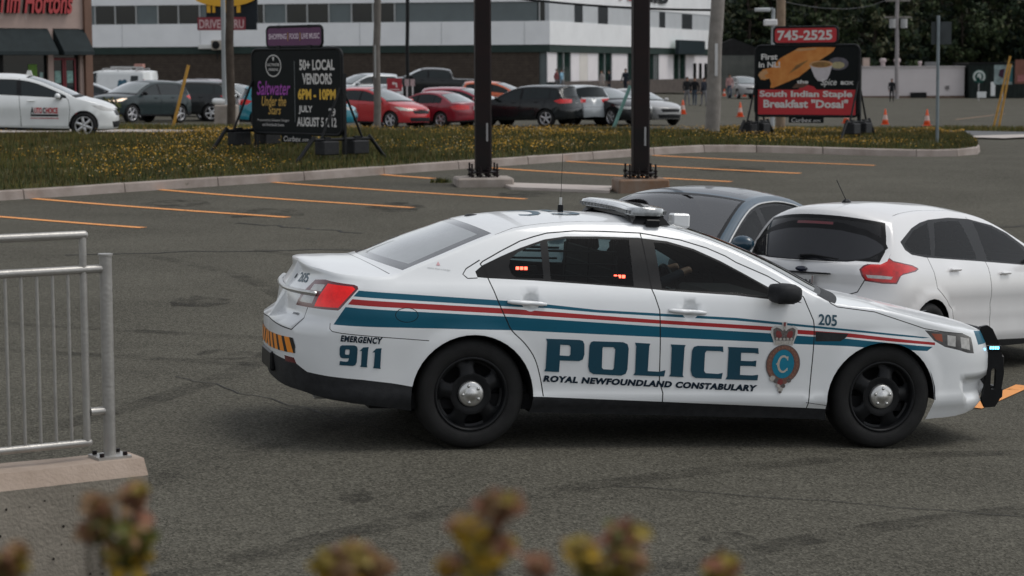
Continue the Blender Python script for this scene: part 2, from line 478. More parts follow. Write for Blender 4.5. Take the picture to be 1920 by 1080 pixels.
def car_skins(cs, side_feats, top_feats, paint, bottom, hs=0.07, ht=0.10, stations=None):
    """-> Parts. part names: those ending with '@' are kept per side ('door_rear@' -> two objects)"""
    out = Parts()
    st = sorted(set([round(x, 4) for x in (stations or [])]+[round(cs.s0+(cs.s1-cs.s0)*i/int((cs.s1-cs.s0)/ht), 4) for i in range(int((cs.s1-cs.s0)/ht)+1)]))
    st = [x for i, x in enumerate(st) if i == 0 or x-st[i-1] > 1e-3]
    top = [(x, cs.ztop(x)) for x in st]
    bot = dens(bottom, 0.12, False)
    outline = bot+top[::-1]
    lat = []
    nx = int((cs.s1-cs.s0)/hs)
    for i in range(1, nx):
        x = cs.s0+(cs.s1-cs.s0)*i/nx
        zb = np.interp(x, [b[0] for b in bottom], [b[1] for b in bottom]); zt = cs.ztop(x)
        for j in range(int(2.2/hs)):
            z = .1+hs*j
            if zb+hs*.4 < z < zt-.03-hs*.3: lat.append((x, z))
    v, f = run_cdt(outline, side_feats, lat, hs, [[(x, cs.ztop(x)-.022) for x in st[1:-1]]])
    cen = v[f].mean(1)
    keep, part, mt = classify(cen, outline, side_feats, 'body', paint)
    seamN = {}
    P3 = []; N3 = []
    for s, z in v:
        P3.append(cs.P(s, z))
        n = cs.N(s, z)
        if abs(z-cs.ztop(s)) < 1e-3:
            m = cs.TN(s, 0.02); n = tuple(Vector((n[0]+m[0], n[1]+m[1], n[2]+m[2])).normalized())
        if s > cs.s1-1e-3 or s < cs.s0+1e-3: n = tuple(Vector((n[0], 0, n[2])).normalized())
        N3.append(n)
    def emit(P3, N3, faces, part, mt, keep):
        # orientation: outward
        A = np.array(P3); Nn = np.array(N3)
        for pn in set(part[keep]):
            idx = np.nonzero(keep & (part == pn))[0]
            for sgn in (1, -1):
                key = pn if not pn.endswith('@') else pn+('L' if sgn > 0 else 'R')
                PV = [(p[0], p[1]*sgn, p[2]) for p in P3]; NV = [(p[0], p[1]*sgn, p[2]) for p in N3]
                fs = []
                for t in faces[idx]:
                    a, b, c = (Vector(PV[i]) for i in t)
                    g = (b-a).cross(c-a); nn = Vector(NV[t[0]])+Vector(NV[t[1]])+Vector(NV[t[2]])
                    fs.append(list(t) if g.dot(nn) >= 0 else list(t)[::-1])
                out.put(key, PV, NV, fs, [mt[i] for i in idx])
    emit(P3, N3, f, part, mt, keep)
    # top skin in (s, t)
    K = 0.85
    outline = [(x, 0.0) for x in st]+[(cs.s1, K*j/8) for j in range(1, 8)]+[(x, K) for x in st[::-1]]+[(cs.s0, K*j/8) for j in range(7, 0, -1)]
    lat = [(x+1e-3, K*j/9) for x in st[1:-1] for j in range(1, 9)]
    tf = [dict(q, poly=[(p[0], p[1]*K) for p in q['poly']]) for q in top_feats]
    v, f = run_cdt(outline, tf, lat, ht, [[(x, K*.035) for x in st[1:-1]]])
    cen = v[f].mean(1)
    keep, part, mt = classify(cen, outline, tf, 'body', paint)
    P3 = []; N3 = []
    for s, t in v:
        t = min(max(t/K, 0), 1)
        P3.append(cs.T(s, t)); n = cs.TN(s, t)
        if t < 1e-3:
            m = cs.N(s, cs.ztop(s)); n = tuple(Vector((n[0]+m[0], n[1]+m[1], n[2]+m[2])).normalized())
        N3.append(n)
    # drop slivers that collapse
    A = np.array(P3); a = A[f[:, 0]]; b = A[f[:, 1]]; c = A[f[:, 2]]
    area = np.linalg.norm(np.cross(b-a, c-a), axis=1)
    keep &= area > 1e-7
    emit(P3, N3, f, part, mt, keep)
    return out
def wheel_meshes(r=0.36, w=0.235, rim_r=0.245, spokes=5, rim_mat=None, tyre_mat=None, style='alloy', hub=None):
    """wheel lies in the x-z plane, outer face towards -y"""
    t = MB(); h = w/2
    prof = [(rim_r-.012, -h+.03), (rim_r+.004, -h+.008), (rim_r+.03, -h), (r-.05, -h-.004), (r-.022, -h+.006), (r-.006, -h+.03), (r, -h+.055), (r, h-.055), (r-.006, h-.03), (r-.03, h-.004), (rim_r, h)]
    t.lathe(prof, tyre_mat, 40)
    # tread grooves
    for a in (-0.05, 0.0, 0.05): t.lathe([(r+.0015, a-.006), (r+.0015, a+.006)], tyre_mat, 40)
    rm = MB()
    rm.lathe([(rim_r, -h+.012), (rim_r-.004, -h+.004), (rim_r-.016, -h+.006), (rim_r-.022, -h+.03), (rim_r-.035, -h+.10), (rim_r-.05, h-.02)], rim_mat, 40)
    y0 = -h+.028
    if style == 'steel':
        # pressed steel disc with windows
        ns = spokes; R = rim_r-.02
        rm.lathe([(0.0, y0+.012), (.06, y0+.012), (.085, y0+.004), (.115, y0-.006), (.135, y0-.004)], rim_mat, 40)
        for i in range(ns):
            a = 2*math.pi*i/ns+.3
            for k in range(6):
                # spoke plates between windows
                def pt(rr, da, yy): return (rr*math.cos(a+da), yy, rr*math.sin(a+da))
                pass
            w0 = math.pi/ns*0.55
            v = []; rows = [(.13, w0*1.45, y0-.004), (.15, w0*1.0, y0+.000), (.18, w0*.85, y0+.008), (.205, w0*1.0, y0+.018), (R, w0*1.3, y0+.03)]
            for rr, dw, yy in rows:
                for q, dy in ((-1, .02), (-.8, .002), (0, -.004), (.8, .002), (1, .02)): v.append((rr*math.cos(a+dw*q), yy+dy, rr*math.sin(a+dw*q)))
            f = [[j*5+i2, j*5+i2+1, (j+1)*5+i2+1, (j+1)*5+i2] for j in range(len(rows)-1) for i2 in range(4)]
            rm.add(v, f, rim_mat, True)
        rm.lathe([(R-.022, y0+.034), (R-.006, y0+.03), (R+.004, y0+.02)], rim_mat, 40)
    else:
        n = spokes
        for i in range(n):
            a = 2*math.pi*i/n
            for q in ((-.5, .5) if style == 'twin' else (0,)):
                a2 = a+q*(.36)
                v = []; rows = [(.03, .022, y0-.0), (.07, .026, y0-.006), (.14, .021, y0+.0), (rim_r-.015, .024 if style == 'twin' else .034, y0+.004)]
                for rr, hw, yy in rows:
                    ca, sa = math.cos(a2), math.sin(a2)
                    if style != 'twin': hw *= 1.5
                    for qq, dy in ((-1, .03), (-1, .006), (-.6, 0), (.6, 0), (1, .006), (1, .03)): v.append((rr*ca-qq*hw*sa, yy+dy, rr*sa+qq*hw*ca))
                f = [[j*6+k, j*6+k+1, (j+1)*6+k+1, (j+1)*6+k] for j in range(len(rows)-1) for k in range(5)]
                rm.add(v, f, rim_mat, True)
        rm.lathe([(0, y0-.012), (.03, y0-.012), (.036, y0-.004), (.04, y0+.02)], rim_mat, 20)
    dk = mat('wheel_well_black', (.012, .012, .013), .9)
    rm.lathe([(0, 0.03), (rim_r-.04, 0.035)], dk, 24)
    out = [t.mesh('tyre'), rm.mesh('rim')]
    for m in out: fix_normals(m)
    return out
def put_wheels(root, meshes, xs, yo, r, w, extra=None, ry=0.0):
    for i, x in enumerate(xs):
        for sgn in (-1, 1):
            h = holder('wheel', root, (x, sgn*yo, r), (0, ry+0.4*i+.2*sgn, 0 if sgn < 0 else math.pi))
            link('tyre', meshes[0], h); link('rim', meshes[1], h)
            for nm, me in (extra or []): link(nm, me, h)
def orient(heading, pitch=0.0, roll=0.0):
    return Matrix.Rotation(heading, 3, 'Z') @ Matrix.Rotation(pitch, 3, 'Y') @ Matrix.Rotation(roll, 3, 'X')
def on_surface(cs, s, z, sgn=-1, d=0.0):
    p = Vector(cs.P(s, z)); n = Vector(cs.N(s, z)); p = p+n*d
    return Vector((p.x, p.y*sgn, p.z)), Vector((n.x, n.y*sgn, n.z))
def decal(mb, cs, verts, faces, m, sgn=-1, d=0.0045):
    mb.add([tuple(on_surface(cs, s, z, sgn, d)[0]) for s, z in verts], faces, m, True)
# ------------------------------------------------------------------ shared materials
INS = (0.018, 0.018, 0.02)
WHITE = mat('white_car_paint', (.72, .74, .75), .35, noise=.03, nscale=2.5, coat=.6, alpha_inside=INS)
WHITE2 = mat('pearl_white_paint', (.68, .68, .68), .33, noise=.03, nscale=2.5, coat=.7, alpha_inside=INS)
P_BLUE = mat('livery_blue', (.0, .088, .145), .4, spec=.3, noise=.06, nscale=3, alpha_inside=INS)
P_RED = mat('livery_red', (.36, .022, .024), .4, spec=.3, noise=.06, nscale=3, alpha_inside=INS)
GAP = mat('panel_gap', (.012, .012, .013), .8)
BLK = mat('black_trim', (.010, .0105, .0115), .36, spec=.15, noise=.2, nscale=12)
PLAST = mat('grained_black_plastic', (.022, .023, .025), .6, noise=.25, nscale=20, bump=.02, bscale=300)
RUBBER = mat('tyre_rubber', (.0135, .0135, .0135), .8, spec=.3, noise=.3, nscale=9, bump=.02, bscale=120)
STEELBLK = mat('black_steel_rim', (.010, .0105, .0115), .38, noise=.2, nscale=14)
CHROME = mat('brushed_chrome', (.55, .55, .54), .34, .85, noise=.05, nscale=20)
ALLOY = mat('silver_alloy', (.52, .52, .53), .3, .85, noise=.06, nscale=10)
LAMPRED = mat('red_lamp_lens', (.50, .006, .006), .14, noise=.35, nscale=16, coat=.35)
LAMPDK = mat('dark_red_lamp_edge', (.11, .006, .012), .15, coat=.8, noise=.1, nscale=9)
LAMPLIT = mat('lit_red_lens', (.55, .006, .006), .16, noise=.35, nscale=16, coat=.3, spec=.35, emit=(1, .008, .008), estr=.22)
LAMPCLR = mat('clear_lamp_lens', (.42, .42, .41), .12, noise=.25, nscale=22, coat=1.0)
LAMPDARK = mat('headlamp_housing', (.06, .062, .065), .15, noise=.5, nscale=16, coat=1.0)
AMBER = mat('amber_lens', (.26, .06, .03), .2, coat=.8, noise=.1, nscale=14)
GLASS = glass('tinted_side_glass', (.46, .54, .53), ior=1.33, refl=.55)
GLASSD = glass('dark_tinted_glass', (.10, .11, .115))
GLASSF = glass('windscreen_glass', (.55, .60, .60), ior=2.1)
GLASSB = mat('far_car_glass', (.010, .015, .016), .06, spec=.38, noise=.2, nscale=2)
GLASSW = mat('far_windscreen', (.13, .155, .155), .05, spec=1.0, coat=1.0, noise=.15, nscale=1.5)  # pale base paints the sky reflection into the far panes
SEAT = mat('dark_seat_cloth', (.02, .021, .024), .9, noise=.3, nscale=30)
DASH = mat('dashboard_grey', (.03, .03, .032), .7, noise=.2, nscale=20)
POLICE = dict(
 W=0.945, front=(2.75, 3.93, 2.7), rear=(-0.50, -1.195, 2.8), taper_f=0.02, taper_r=0.03,
 prof_side=[(0.10,0.10),(0.22,0.06),(0.285,0.035),(0.32,0.013),(0.345,0.010),(0.385,0.016),(0.50,0.014),(0.62,0.008),(0.72,0.004),(0.84,0.004),(0.92,0.012),(0.985,0.026),(1.02,0.036),(1.05,0.058),(1.09,0.085),(1.25,0.18),(1.40,0.285),(1.46,0.34),(1.52,0.40)],
 prof_front=[(0.15,0.16),(0.22,0.09),(0.30,0.03),(0.45,0.0),(0.58,0.0),(0.68,0.03),(0.76,0.08),(0.84,0.16),(0.92,0.26)],
 prof_rear=[(0.20,0.14),(0.30,0.06),(0.46,0.015),(0.60,0.0),(0.745,0.0),(0.765,0.02),(0.785,0.075),(0.80,0.085),(0.93,0.105),(1.02,0.165),(1.07,0.19),(1.105,0.185),(1.14,0.18),(1.2,0.185)],
 ztop=[(-2.2,1.125),(-1.5,1.12),(-1.2,1.115),(-0.9,1.10),(-0.7,1.095),(-0.53,1.105),(-0.445,1.142),(-0.2,1.236),(0.0,1.315),(0.165,1.374),(0.30,1.415),(0.5,1.446),(0.8,1.468),(1.1,1.470),(1.35,1.450),(1.55,1.403),(1.75,1.336),(1.95,1.250),(2.15,1.148),(2.30,1.066),(2.38,1.026),(2.45,0.992),(2.8,0.955),(3.05,0.905),(3.3,0.850),(3.55,0.810),(3.9,0.782),(4.4,0.77)],
 centre=[(-2.2,-1.02,1.130),(-1.5,-0.995,1.144),(-1.2,-0.95,1.150),(-0.9,-0.84,1.154),(-0.7,-0.74,1.158),(-0.53,-0.63,1.160),(-0.445,-0.58,1.168),(-0.2,-0.32,1.282),(0.0,-0.10,1.365),(0.165,0.06,1.425),(0.30,0.22,1.458),(0.5,0.45,1.484),(0.8,0.8,1.498),(1.1,1.14,1.494),(1.35,1.50,1.466),(1.55,1.76,1.405),(1.75,1.99,1.330),(1.95,2.20,1.250),(2.15,2.40,1.162),(2.30,2.55,1.088),(2.38,2.63,1.052),(2.45,2.70,1.020),(2.8,2.98,0.970),(3.05,3.18,0.928),(3.3,3.38,0.890),(3.55,3.58,0.850),(3.9,3.75,0.812),(4.4,3.84,0.775)],
 arches=[(0.0,0.36,0.375,0.012),(2.868,0.36,0.375,0.012)],
)
HATCH = dict(
 W=0.918, front=(2.45, 3.51, 2.5), rear=(-0.30, -0.86, 2.6), taper_f=0.02, taper_r=0.035,
 prof_side=[(0.10,0.11),(0.20,0.06),(0.27,0.03),(0.33,0.015),(0.45,0.018),(0.60,0.006),(0.74,0.0),(0.84,0.010),(0.90,0.022),(0.955,0.040),(1.0,0.066),(1.2,0.165),(1.35,0.250),(1.42,0.30),(1.5,0.38)],
 prof_front=[(0.15,0.14),(0.22,0.06),(0.32,0.01),(0.50,0.0),(0.60,0.02),(0.70,0.08),(0.78,0.16),(0.90,0.28)],
 prof_rear=[(0.20,0.10),(0.30,0.03),(0.42,0.0),(0.62,0.0),(0.70,0.03),(0.78,0.05),(0.90,0.045),(0.97,0.075),(1.05,0.11),(1.2,0.18),(1.4,0.30)],
 ztop=[(-1.9,0.99),(-0.72,0.99),(-0.64,1.02),(-0.56,1.10),(-0.46,1.23),(-0.38,1.325),(-0.30,1.375),(-0.15,1.415),(0.1,1.445),(0.4,1.462),(0.8,1.465),(1.1,1.450),(1.35,1.412),(1.6,1.340),(1.9,1.225),(2.15,1.12),(2.35,1.028),(2.45,0.985),(2.55,0.955),(2.8,0.90),(3.1,0.81),(3.4,0.73),(4.1,0.70)],
 centre=[(-1.9,-0.785,0.99),(-0.72,-0.785,0.99),(-0.64,-0.765,1.04),(-0.56,-0.72,1.13),(-0.46,-0.655,1.27),(-0.38,-0.610,1.385),(-0.30,-0.565,1.455),(-0.15,-0.42,1.492),(0.1,-0.05,1.517),(0.4,0.33,1.532),(0.8,0.80,1.532),(1.1,1.18,1.51),(1.35,1.50,1.455),(1.6,1.80,1.36),(1.9,2.10,1.24),(2.15,2.35,1.135),(2.35,2.55,1.047),(2.45,2.65,1.01),(2.55,2.74,0.98),(2.8,2.95,0.94),(3.1,3.2,0.87),(3.4,3.38,0.79),(4.1,3.47,0.70)],
 arches=[(0.0,0.33,0.355,0.014),(2.648,0.33,0.355,0.014)], wb=2.648, arch_r=.36, wheel_r=.325, track=.78)
SEDAN = dict(
 W=0.926, front=(2.65, 3.76, 2.5), rear=(-0.50, -1.10, 2.6), taper_f=0.02, taper_r=0.03,
 prof_side=[(0.10,0.10),(0.20,0.06),(0.27,0.03),(0.33,0.014),(0.45,0.016),(0.60,0.006),(0.72,0.0),(0.82,0.008),(0.90,0.024),(0.95,0.044),(1.0,0.075),(1.2,0.185),(1.35,0.280),(1.42,0.34),(1.5,0.42)],
 prof_front=[(0.15,0.14),(0.22,0.06),(0.32,0.01),(0.50,0.0),(0.60,0.015),(0.70,0.06),(0.78,0.14),(0.90,0.26)],
 prof_rear=[(0.20,0.12),(0.30,0.04),(0.45,0.0),(0.62,0.0),(0.70,0.04),(0.85,0.07),(1.0,0.12),(1.1,0.14)],
 ztop=[(-2.0,1.00),(-0.9,0.985),(-0.5,0.985),(-0.40,1.01),(-0.1,1.16),(0.2,1.29),(0.45,1.355),(0.8,1.385),(1.1,1.375),(1.35,1.335),(1.6,1.255),(1.9,1.13),(2.15,1.015),(2.27,0.955),(2.4,0.93),(2.8,0.87),(3.2,0.78),(3.5,0.72),(4.3,0.70)],
 centre=[(-2.0,-0.98,1.02),(-0.9,-0.80,1.025),(-0.5,-0.62,1.03),(-0.40,-0.55,1.05),(-0.1,-0.20,1.215),(0.2,0.12,1.355),(0.45,0.40,1.42),(0.8,0.80,1.45),(1.1,1.15,1.438),(1.35,1.46,1.385),(1.6,1.75,1.285),(1.9,2.08,1.155),(2.15,2.36,1.04),(2.27,2.49,0.985),(2.4,2.60,0.965),(2.8,2.95,0.92),(3.2,3.3,0.84),(3.5,3.55,0.77),(4.3,3.70,0.70)],
 arches=[(0.0,0.33,0.355,0.012),(2.80,0.33,0.355,0.012)], wb=2.80, arch_r=.365, wheel_r=.33, track=.79)
SUV = dict(
 W=0.93, front=(2.55, 3.56, 2.6), rear=(-0.40, -0.93, 2.8), taper_f=0.02, taper_r=0.03,
 prof_side=[(0.15,0.11),(0.27,0.05),(0.34,0.02),(0.5,0.012),(0.70,0.0),(0.88,0.004),(0.98,0.02),(1.05,0.05),(1.10,0.085),(1.3,0.17),(1.5,0.265),(1.58,0.33),(1.66,0.40)],
 prof_front=[(0.2,0.14),(0.28,0.05),(0.38,0.0),(0.65,0.0),(0.80,0.03),(0.90,0.08),(1.0,0.17)],
 prof_rear=[(0.25,0.10),(0.34,0.03),(0.5,0.0),(0.7,0.0),(0.80,0.03),(0.95,0.045),(1.05,0.06),(1.2,0.12),(1.5,0.25)],
 ztop=[(-2.0,1.10),(-0.80,1.10),(-0.70,1.14),(-0.58,1.28),(-0.48,1.43),(-0.38,1.505),(-0.2,1.535),(0.2,1.56),(0.7,1.57),(1.1,1.555),(1.4,1.505),(1.65,1.42),(1.9,1.31),(2.15,1.19),(2.32,1.10),(2.45,1.06),(2.8,1.01),(3.2,0.93),(3.45,0.86),(4.1,0.84)],
 centre=[(-2.0,-0.86,1.10),(-0.80,-0.86,1.10),(-0.70,-0.84,1.16),(-0.58,-0.78,1.32),(-0.48,-0.72,1.50),(-0.38,-0.70,1.585),(-0.2,-0.48,1.61),(0.2,0.12,1.635),(0.7,0.7,1.64),(1.1,1.18,1.62),(1.4,1.56,1.55),(1.65,1.83,1.455),(1.9,2.10,1.335),(2.15,2.37,1.215),(2.32,2.55,1.13),(2.45,2.66,1.09),(2.8,2.95,1.06),(3.2,3.28,1.0),(3.45,3.42,0.93),(4.1,3.52,0.84)],
 arches=[(0.0,0.37,0.39,0.016),(2.67,0.37,0.39,0.016)], wb=2.67, arch_r=.40, wheel_r=.36, track=.79)
PICKUP = dict(
 W=1.00, front=(3.9, 4.80, 3.2), rear=(-0.95, -1.25, 4.0), taper_f=0.02, taper_r=0.01,
 prof_side=[(0.2,0.12),(0.35,0.05),(0.45,0.015),(0.7,0.0),(1.0,0.0),(1.2,0.015),(1.28,0.05),(1.34,0.085),(1.6,0.17),(1.78,0.27),(1.9,0.36)],
 prof_front=[(0.25,0.10),(0.35,0.0),(0.7,0.0),(1.0,0.02),(1.2,0.10)], prof_rear=[(0.25,0.10),(0.4,0.0),(0.7,0.0),(0.75,0.04),(1.3,0.04)],
 ztop=[(-2.5,1.30),(0.55,1.30),(0.60,1.34),(0.72,1.62),(0.82,1.74),(1.0,1.775),(1.6,1.80),(2.1,1.78),(2.4,1.71),(2.7,1.56),(3.0,1.41),(3.15,1.32),(3.3,1.27),(3.9,1.22),(4.4,1.14),(5.6,1.10)],
 centre=[(-2.5,-1.2,1.28),(0.55,0.5,1.28),(0.60,0.55,1.34),(0.72,0.66,1.66),(0.82,0.76,1.80),(1.0,1.0,1.85),(1.6,1.6,1.88),(2.1,2.15,1.86),(2.4,2.5,1.77),(2.7,2.83,1.60),(3.0,3.15,1.44),(3.15,3.32,1.36),(3.3,3.45,1.32),(3.9,4.0,1.28),(4.4,4.4,1.20),(5.6,4.75,1.10)],
 arches=[(0.0,0.42,0.44,0.014),(3.68,0.42,0.44,0.014)], wb=3.68, arch_r=.46, wheel_r=.41, track=.85)
VAN = dict(
 W=0.96, front=(3.1, 3.95, 2.6), rear=(-0.95, -1.15, 5.0), taper_f=0.03, taper_r=0.01,
 prof_side=[(0.2,0.12),(0.32,0.04),(0.42,0.012),(0.7,0.0),(1.05,0.0),(1.2,0.03),(1.6,0.09),(1.85,0.14),(1.95,0.22)],
 prof_front=[(0.25,0.10),(0.35,0.0),(0.7,0.0),(0.9,0.05),(1.05,0.16)], prof_rear=[(0.25,0.06),(0.4,0.0),(0.7,0.0),(1.1,0.02),(1.9,0.07)],
 ztop=[(-2.3,1.86),(-1.2,1.87),(0.5,1.90),(1.4,1.90),(1.8,1.87),(2.1,1.76),(2.5,1.50),(2.8,1.28),(2.95,1.16),(3.1,1.09),(3.5,0.96),(4.6,0.88)],
 centre=[(-2.3,-1.08,1.90),(-1.2,-0.9,1.93),(0.5,0.5,1.96),(1.4,1.45,1.955),(1.8,1.9,1.91),(2.1,2.25,1.79),(2.5,2.68,1.53),(2.8,3.0,1.31),(2.95,3.16,1.19),(3.1,3.3,1.12),(3.5,3.6,1.02),(4.6,3.9,0.88)],
 arches=[(0.0,0.36,0.38,0.012),(3.0,0.36,0.38,0.012)], wb=3.0, arch_r=.40, wheel_r=.35, track=.82)
# ------------------------------------------------------------------ terrain
_CP = [(-5.38,30.9,.326),(-8.17,36.4,.431),(-3.45,32.8,.342),(-6.33,38.4,.466),(-1.61,34.8,.353),(-4.56,40.4,.488),(.24,36.8,.364),(-2.57,42.4,.523),
 (1.2,46.4,.60),(5.79,42.8,.491),(3.21,48.4,.64),(7.62,44.8,.565),(4.5,50,.67),(7.34,50.6,.56),(10.23,50.5,.48),(11.3,51.5,.54),
 (-11.2,50,1.03),(-3.87,60,.84),(2,63,.72),(6.08,64,.64),(11.46,62,.60),(-14.2,82,.62),(-5.2,80,.43),(.5,83,.37),(2.4,84,.40),(8.2,118,.2),(20.35,105,-.27),
 (28.4,160,.03),(3,166,.86),(37,200,-.22),(13.34,60,.58),(17.6,75,.39),(-5,120,.9),(-30,100,.8),(-35,160,1.0),(-25,55,1.1),(60,200,-.3),(45,110,-.4),(0,260,.5),(-60,260,1),(90,280,-.3),
 (-1.8,10.3,.137),(0,10.6,.075),(2.5,10.6,-.02),(-.5,14.43,.165),(2.3,15.16,.025),(-.1,12.9,.158),(2.7,13.6,.022),(6,12,-.18),(8,20,-.42),(3.07,19.6,-.150),(4.77,21.65,-.315),(3.9,19.0,-.20),(5.4,21.1,-.35),(-6,14,.30),(-5,20,.29),(2.37,21.6,-.008),(.84,19.3,.055),(5,24,-.24),(2,24,.03),(12,34,.10),(-12,28,.40),(0,24,.19),(0,3,.12),(-6,3,.3),(6,3,-.2),(-1,30,.28),(6,33,.2),(14,45,.45)]
class Terrain:
    def __init__(s):
        P = np.array(_CP); s.p = P[:, :2]; n = len(P)
        A = s.k(np.linalg.norm(s.p[:, None]-s.p[None], axis=2)) + np.eye(n)*.02
        Q = np.c_[np.ones(n), s.p]; M = np.block([[A, Q], [Q.T, np.zeros((3, 3))]])
        s.w = np.linalg.solve(M, np.r_[P[:, 2], 0, 0, 0])
    def k(s, r): return r*r*np.log(r+1e-6)*.01
    def np(s, X, Y):
        q = np.c_[X.ravel(), Y.ravel()]; r = np.linalg.norm(q[:, None]-s.p[None], axis=2)
        n = len(s.p); z = s.k(r) @ s.w[:n]+s.w[n]+q @ s.w[n+1:]
        return z.reshape(X.shape)
    def __call__(s, x, y): return float(s.np(np.array([float(x)]), np.array([float(y)]))[0])
GZ = Terrain()
def ground_tilt(x, y, head, wb=2.7, tr=1.6):
    """rotation that lays a vehicle on the terrain"""
    fx, fy = math.cos(head), math.sin(head)
    a = GZ(x+fx*wb/2, y+fy*wb/2); b = GZ(x-fx*wb/2, y-fy*wb/2); c = GZ(x-fy*tr/2, y+fx*tr/2); d = GZ(x+fy*tr/2, y-fx*tr/2)
    return orient(head, -math.atan2(a-b, wb), math.atan2(c-d, tr))
# asphalt material: aggregate speckle, broad wear patches, tar stains
def asphalt(name, c0, c1, spk=1.0, lanes=False):
    m = bpy.data.materials.new(name); m.use_nodes = True; nt = m.node_tree; N = nt.nodes; L = nt.links; b = N['Principled BSDF']
    tc = N.new('ShaderNodeTexCoord')
    def noise(sc, det=4, rough=.6, vec=None):
        n = N.new('ShaderNodeTexNoise'); n.inputs['Scale'].default_value = sc; n.inputs['Detail'].default_value = det; n.inputs['Roughness'].default_value = rough
        L.new(vec or tc.outputs['Object'], n.inputs['Vector']); return n.outputs['Fac']
    def ramp(f, a, b_, lo=0, hi=1):
        r = N.new('ShaderNodeMapRange'); r.inputs['From Min'].default_value = a; r.inputs['From Max'].default_value = b_; r.inputs['To Min'].default_value = lo; r.inputs['To Max'].default_value = hi
        L.new(f, r.inputs['Value']); return r.outputs['Result']
    def mix(f, A, B, mode='MIX'):
        x = N.new('ShaderNodeMix'); x.data_type = 'RGBA'; x.blend_type = mode
        if isinstance(f, float): x.inputs['Factor'].default_value = f
        else: L.new(f, x.inputs['Factor'])
        for k, q in (('A', A), ('B', B)):
            if isinstance(q, tuple): x.inputs[k].default_value = (*q, 1)
            else: L.new(q, x.inputs[k])
        return x.outputs['Result']
    mp = N.new('ShaderNodeMapping'); mp.inputs['Rotation'].default_value = (0, 0, math.radians(12)); mp.inputs['Scale'].default_value = (.22, 1.4, 1); L.new(tc.outputs['Object'], mp.inputs['Vector'])
    base = mix(ramp(noise(.35, 5, .65), .35, .65), c0, c1)
    base = mix(ramp(noise(.9, 5, .7, mp.outputs[0]), .50, .72, 0, .55), base, tuple(q*.72 for q in c0))
    base = mix(ramp(noise(1.1, 3), .64, .74, 0, .5), base, tuple(q*.6 for q in c0))
    vo = N.new('ShaderNodeTexVoronoi'); vo.inputs['Scale'].default_value = 75; L.new(tc.outputs['Object'], vo.inputs['Vector'])
    sep = N.new('ShaderNodeSeparateColor'); L.new(vo.outputs['Color'], sep.inputs[0])
    base = mix(ramp(sep.outputs[0], .0, 1.0, .0, .62*spk), base, tuple(q*2.4 for q in c1), 'MIX')
    base = mix(ramp(sep.outputs[1], .35, 1.0, 0, .75*spk), base, tuple(q*.35 for q in c0))
    base = mix(ramp(noise(240, 2), .62, .72, 0, .55*spk), base, (.30, .28, .25))
    L.new(base, b.inputs['Base Color']); b.inputs['Roughness'].default_value = .85; b.inputs['Specular IOR Level'].default_value = .04
    bp = N.new('ShaderNodeBump'); bp.inputs['Strength'].default_value = .6; bp.inputs['Distance'].default_value = .006
    L.new(vo.outputs['Distance'], bp.inputs['Height']); L.new(bp.outputs['Normal'], b.inputs['Normal'])
    return m
ASPH = asphalt('car_park_asphalt', spk=.85, c0=(.049, .0465, .0375), c1=(.083, .079, .0645))
ROADM = asphalt('road_asphalt', (.105, .108, .112), (.14, .142, .145), .3)
PAINTL = mat('worn_orange_line_paint', (.60, .25, .085), .7, col2=(.82, .38, .14), noise=.4, nscale=5, bump=.02, bscale=80)
CONC = mat('weathered_concrete', (.24, .205, .175), .85, col2=(.36, .315, .28), noise=.3, nscale=3, bump=.05, bscale=45)
CONCL = mat('pale_concrete_slab', (.36, .31, .28), .85, col2=(.47, .42, .385), noise=.3, nscale=2, bump=.03, bscale=50)
def sheet(name, X, Y, Z, m, kind='structure', smooth=True):
    ny, nx = X.shape
    v = np.c_[X.ravel(), Y.ravel(), Z.ravel()].tolist()
    f = [[j*nx+i, j*nx+i+1, (j+1)*nx+i+1, (j+1)*nx+i] for j in range(ny-1) for i in range(nx-1)]
    mb = MB(); mb.add(v, f, m, smooth); o = mb.build(name); o['kind'] = kind
    for p in o.data.polygons:
        if p.normal.z < 0: p.flip()
    return o
ys = np.concatenate([np.linspace(6.5, 30, 70), np.linspace(30.6, 70, 60), np.geomspace(71, 420, 40)]); us = np.linspace(-1, 1, 101)
yy, uu = np.meshgrid(ys, us, indexing='ij'); xx = uu*(6+yy*.55)
gz = GZ.np(xx, yy)
far = np.clip((yy-230)/150, 0, 1); gz = gz*(1-far)+.4*far
sheet('car_park_ground', xx, yy, gz, ASPH)
mb = MB(); mb.add([(-2500, 415, .2), (2500, 415, .2), (2500, 2600, .2), (-2500, 2600, .2)], [[0, 1, 2, 3]], mat('distant_field', (.05, .06, .03), .9, noise=.4, nscale=.02)); mb.build('distant_ground')['kind'] = 'structure'
def strip(name, pts, w, m, dz=.004, step=.6, kind='structure', parent=None, taper=None):
    """painted or laid strip following the terrain"""
    P = []
    for i in range(len(pts)-1):
        a = Vector(pts[i]); b = Vector(pts[i+1]); n = max(1, int((b-a).length/step))
        for k in range(n): P.append(a.lerp(b, k/n))
    P.append(Vector(pts[-1])); v = []
    cols = max(1, int(w/1.0)) if w > 1.5 else 1
    for i, p in enumerate(P):
        d = (P[min(i+1, len(P)-1)]-P[max(i-1, 0)]).normalized(); nrm = Vector((-d.y, d.x))
        for c in range(cols+1):
            q = p+nrm*(w*(c/cols-.5)); v.append((q.x, q.y, GZ(q.x, q.y)+dz))
    k = cols+1
    f = [[i*k+c, i*k+c+1, (i+1)*k+c+1, (i+1)*k+c] for i in range(len(P)-1) for c in range(cols)]
    mb = MB(); mb.add(v, f, m, True); o = mb.build(name, parent)
    for p in o.data.polygons:
        if p.normal.z < 0: p.flip()
    if parent is None: o['kind'] = kind
    return o
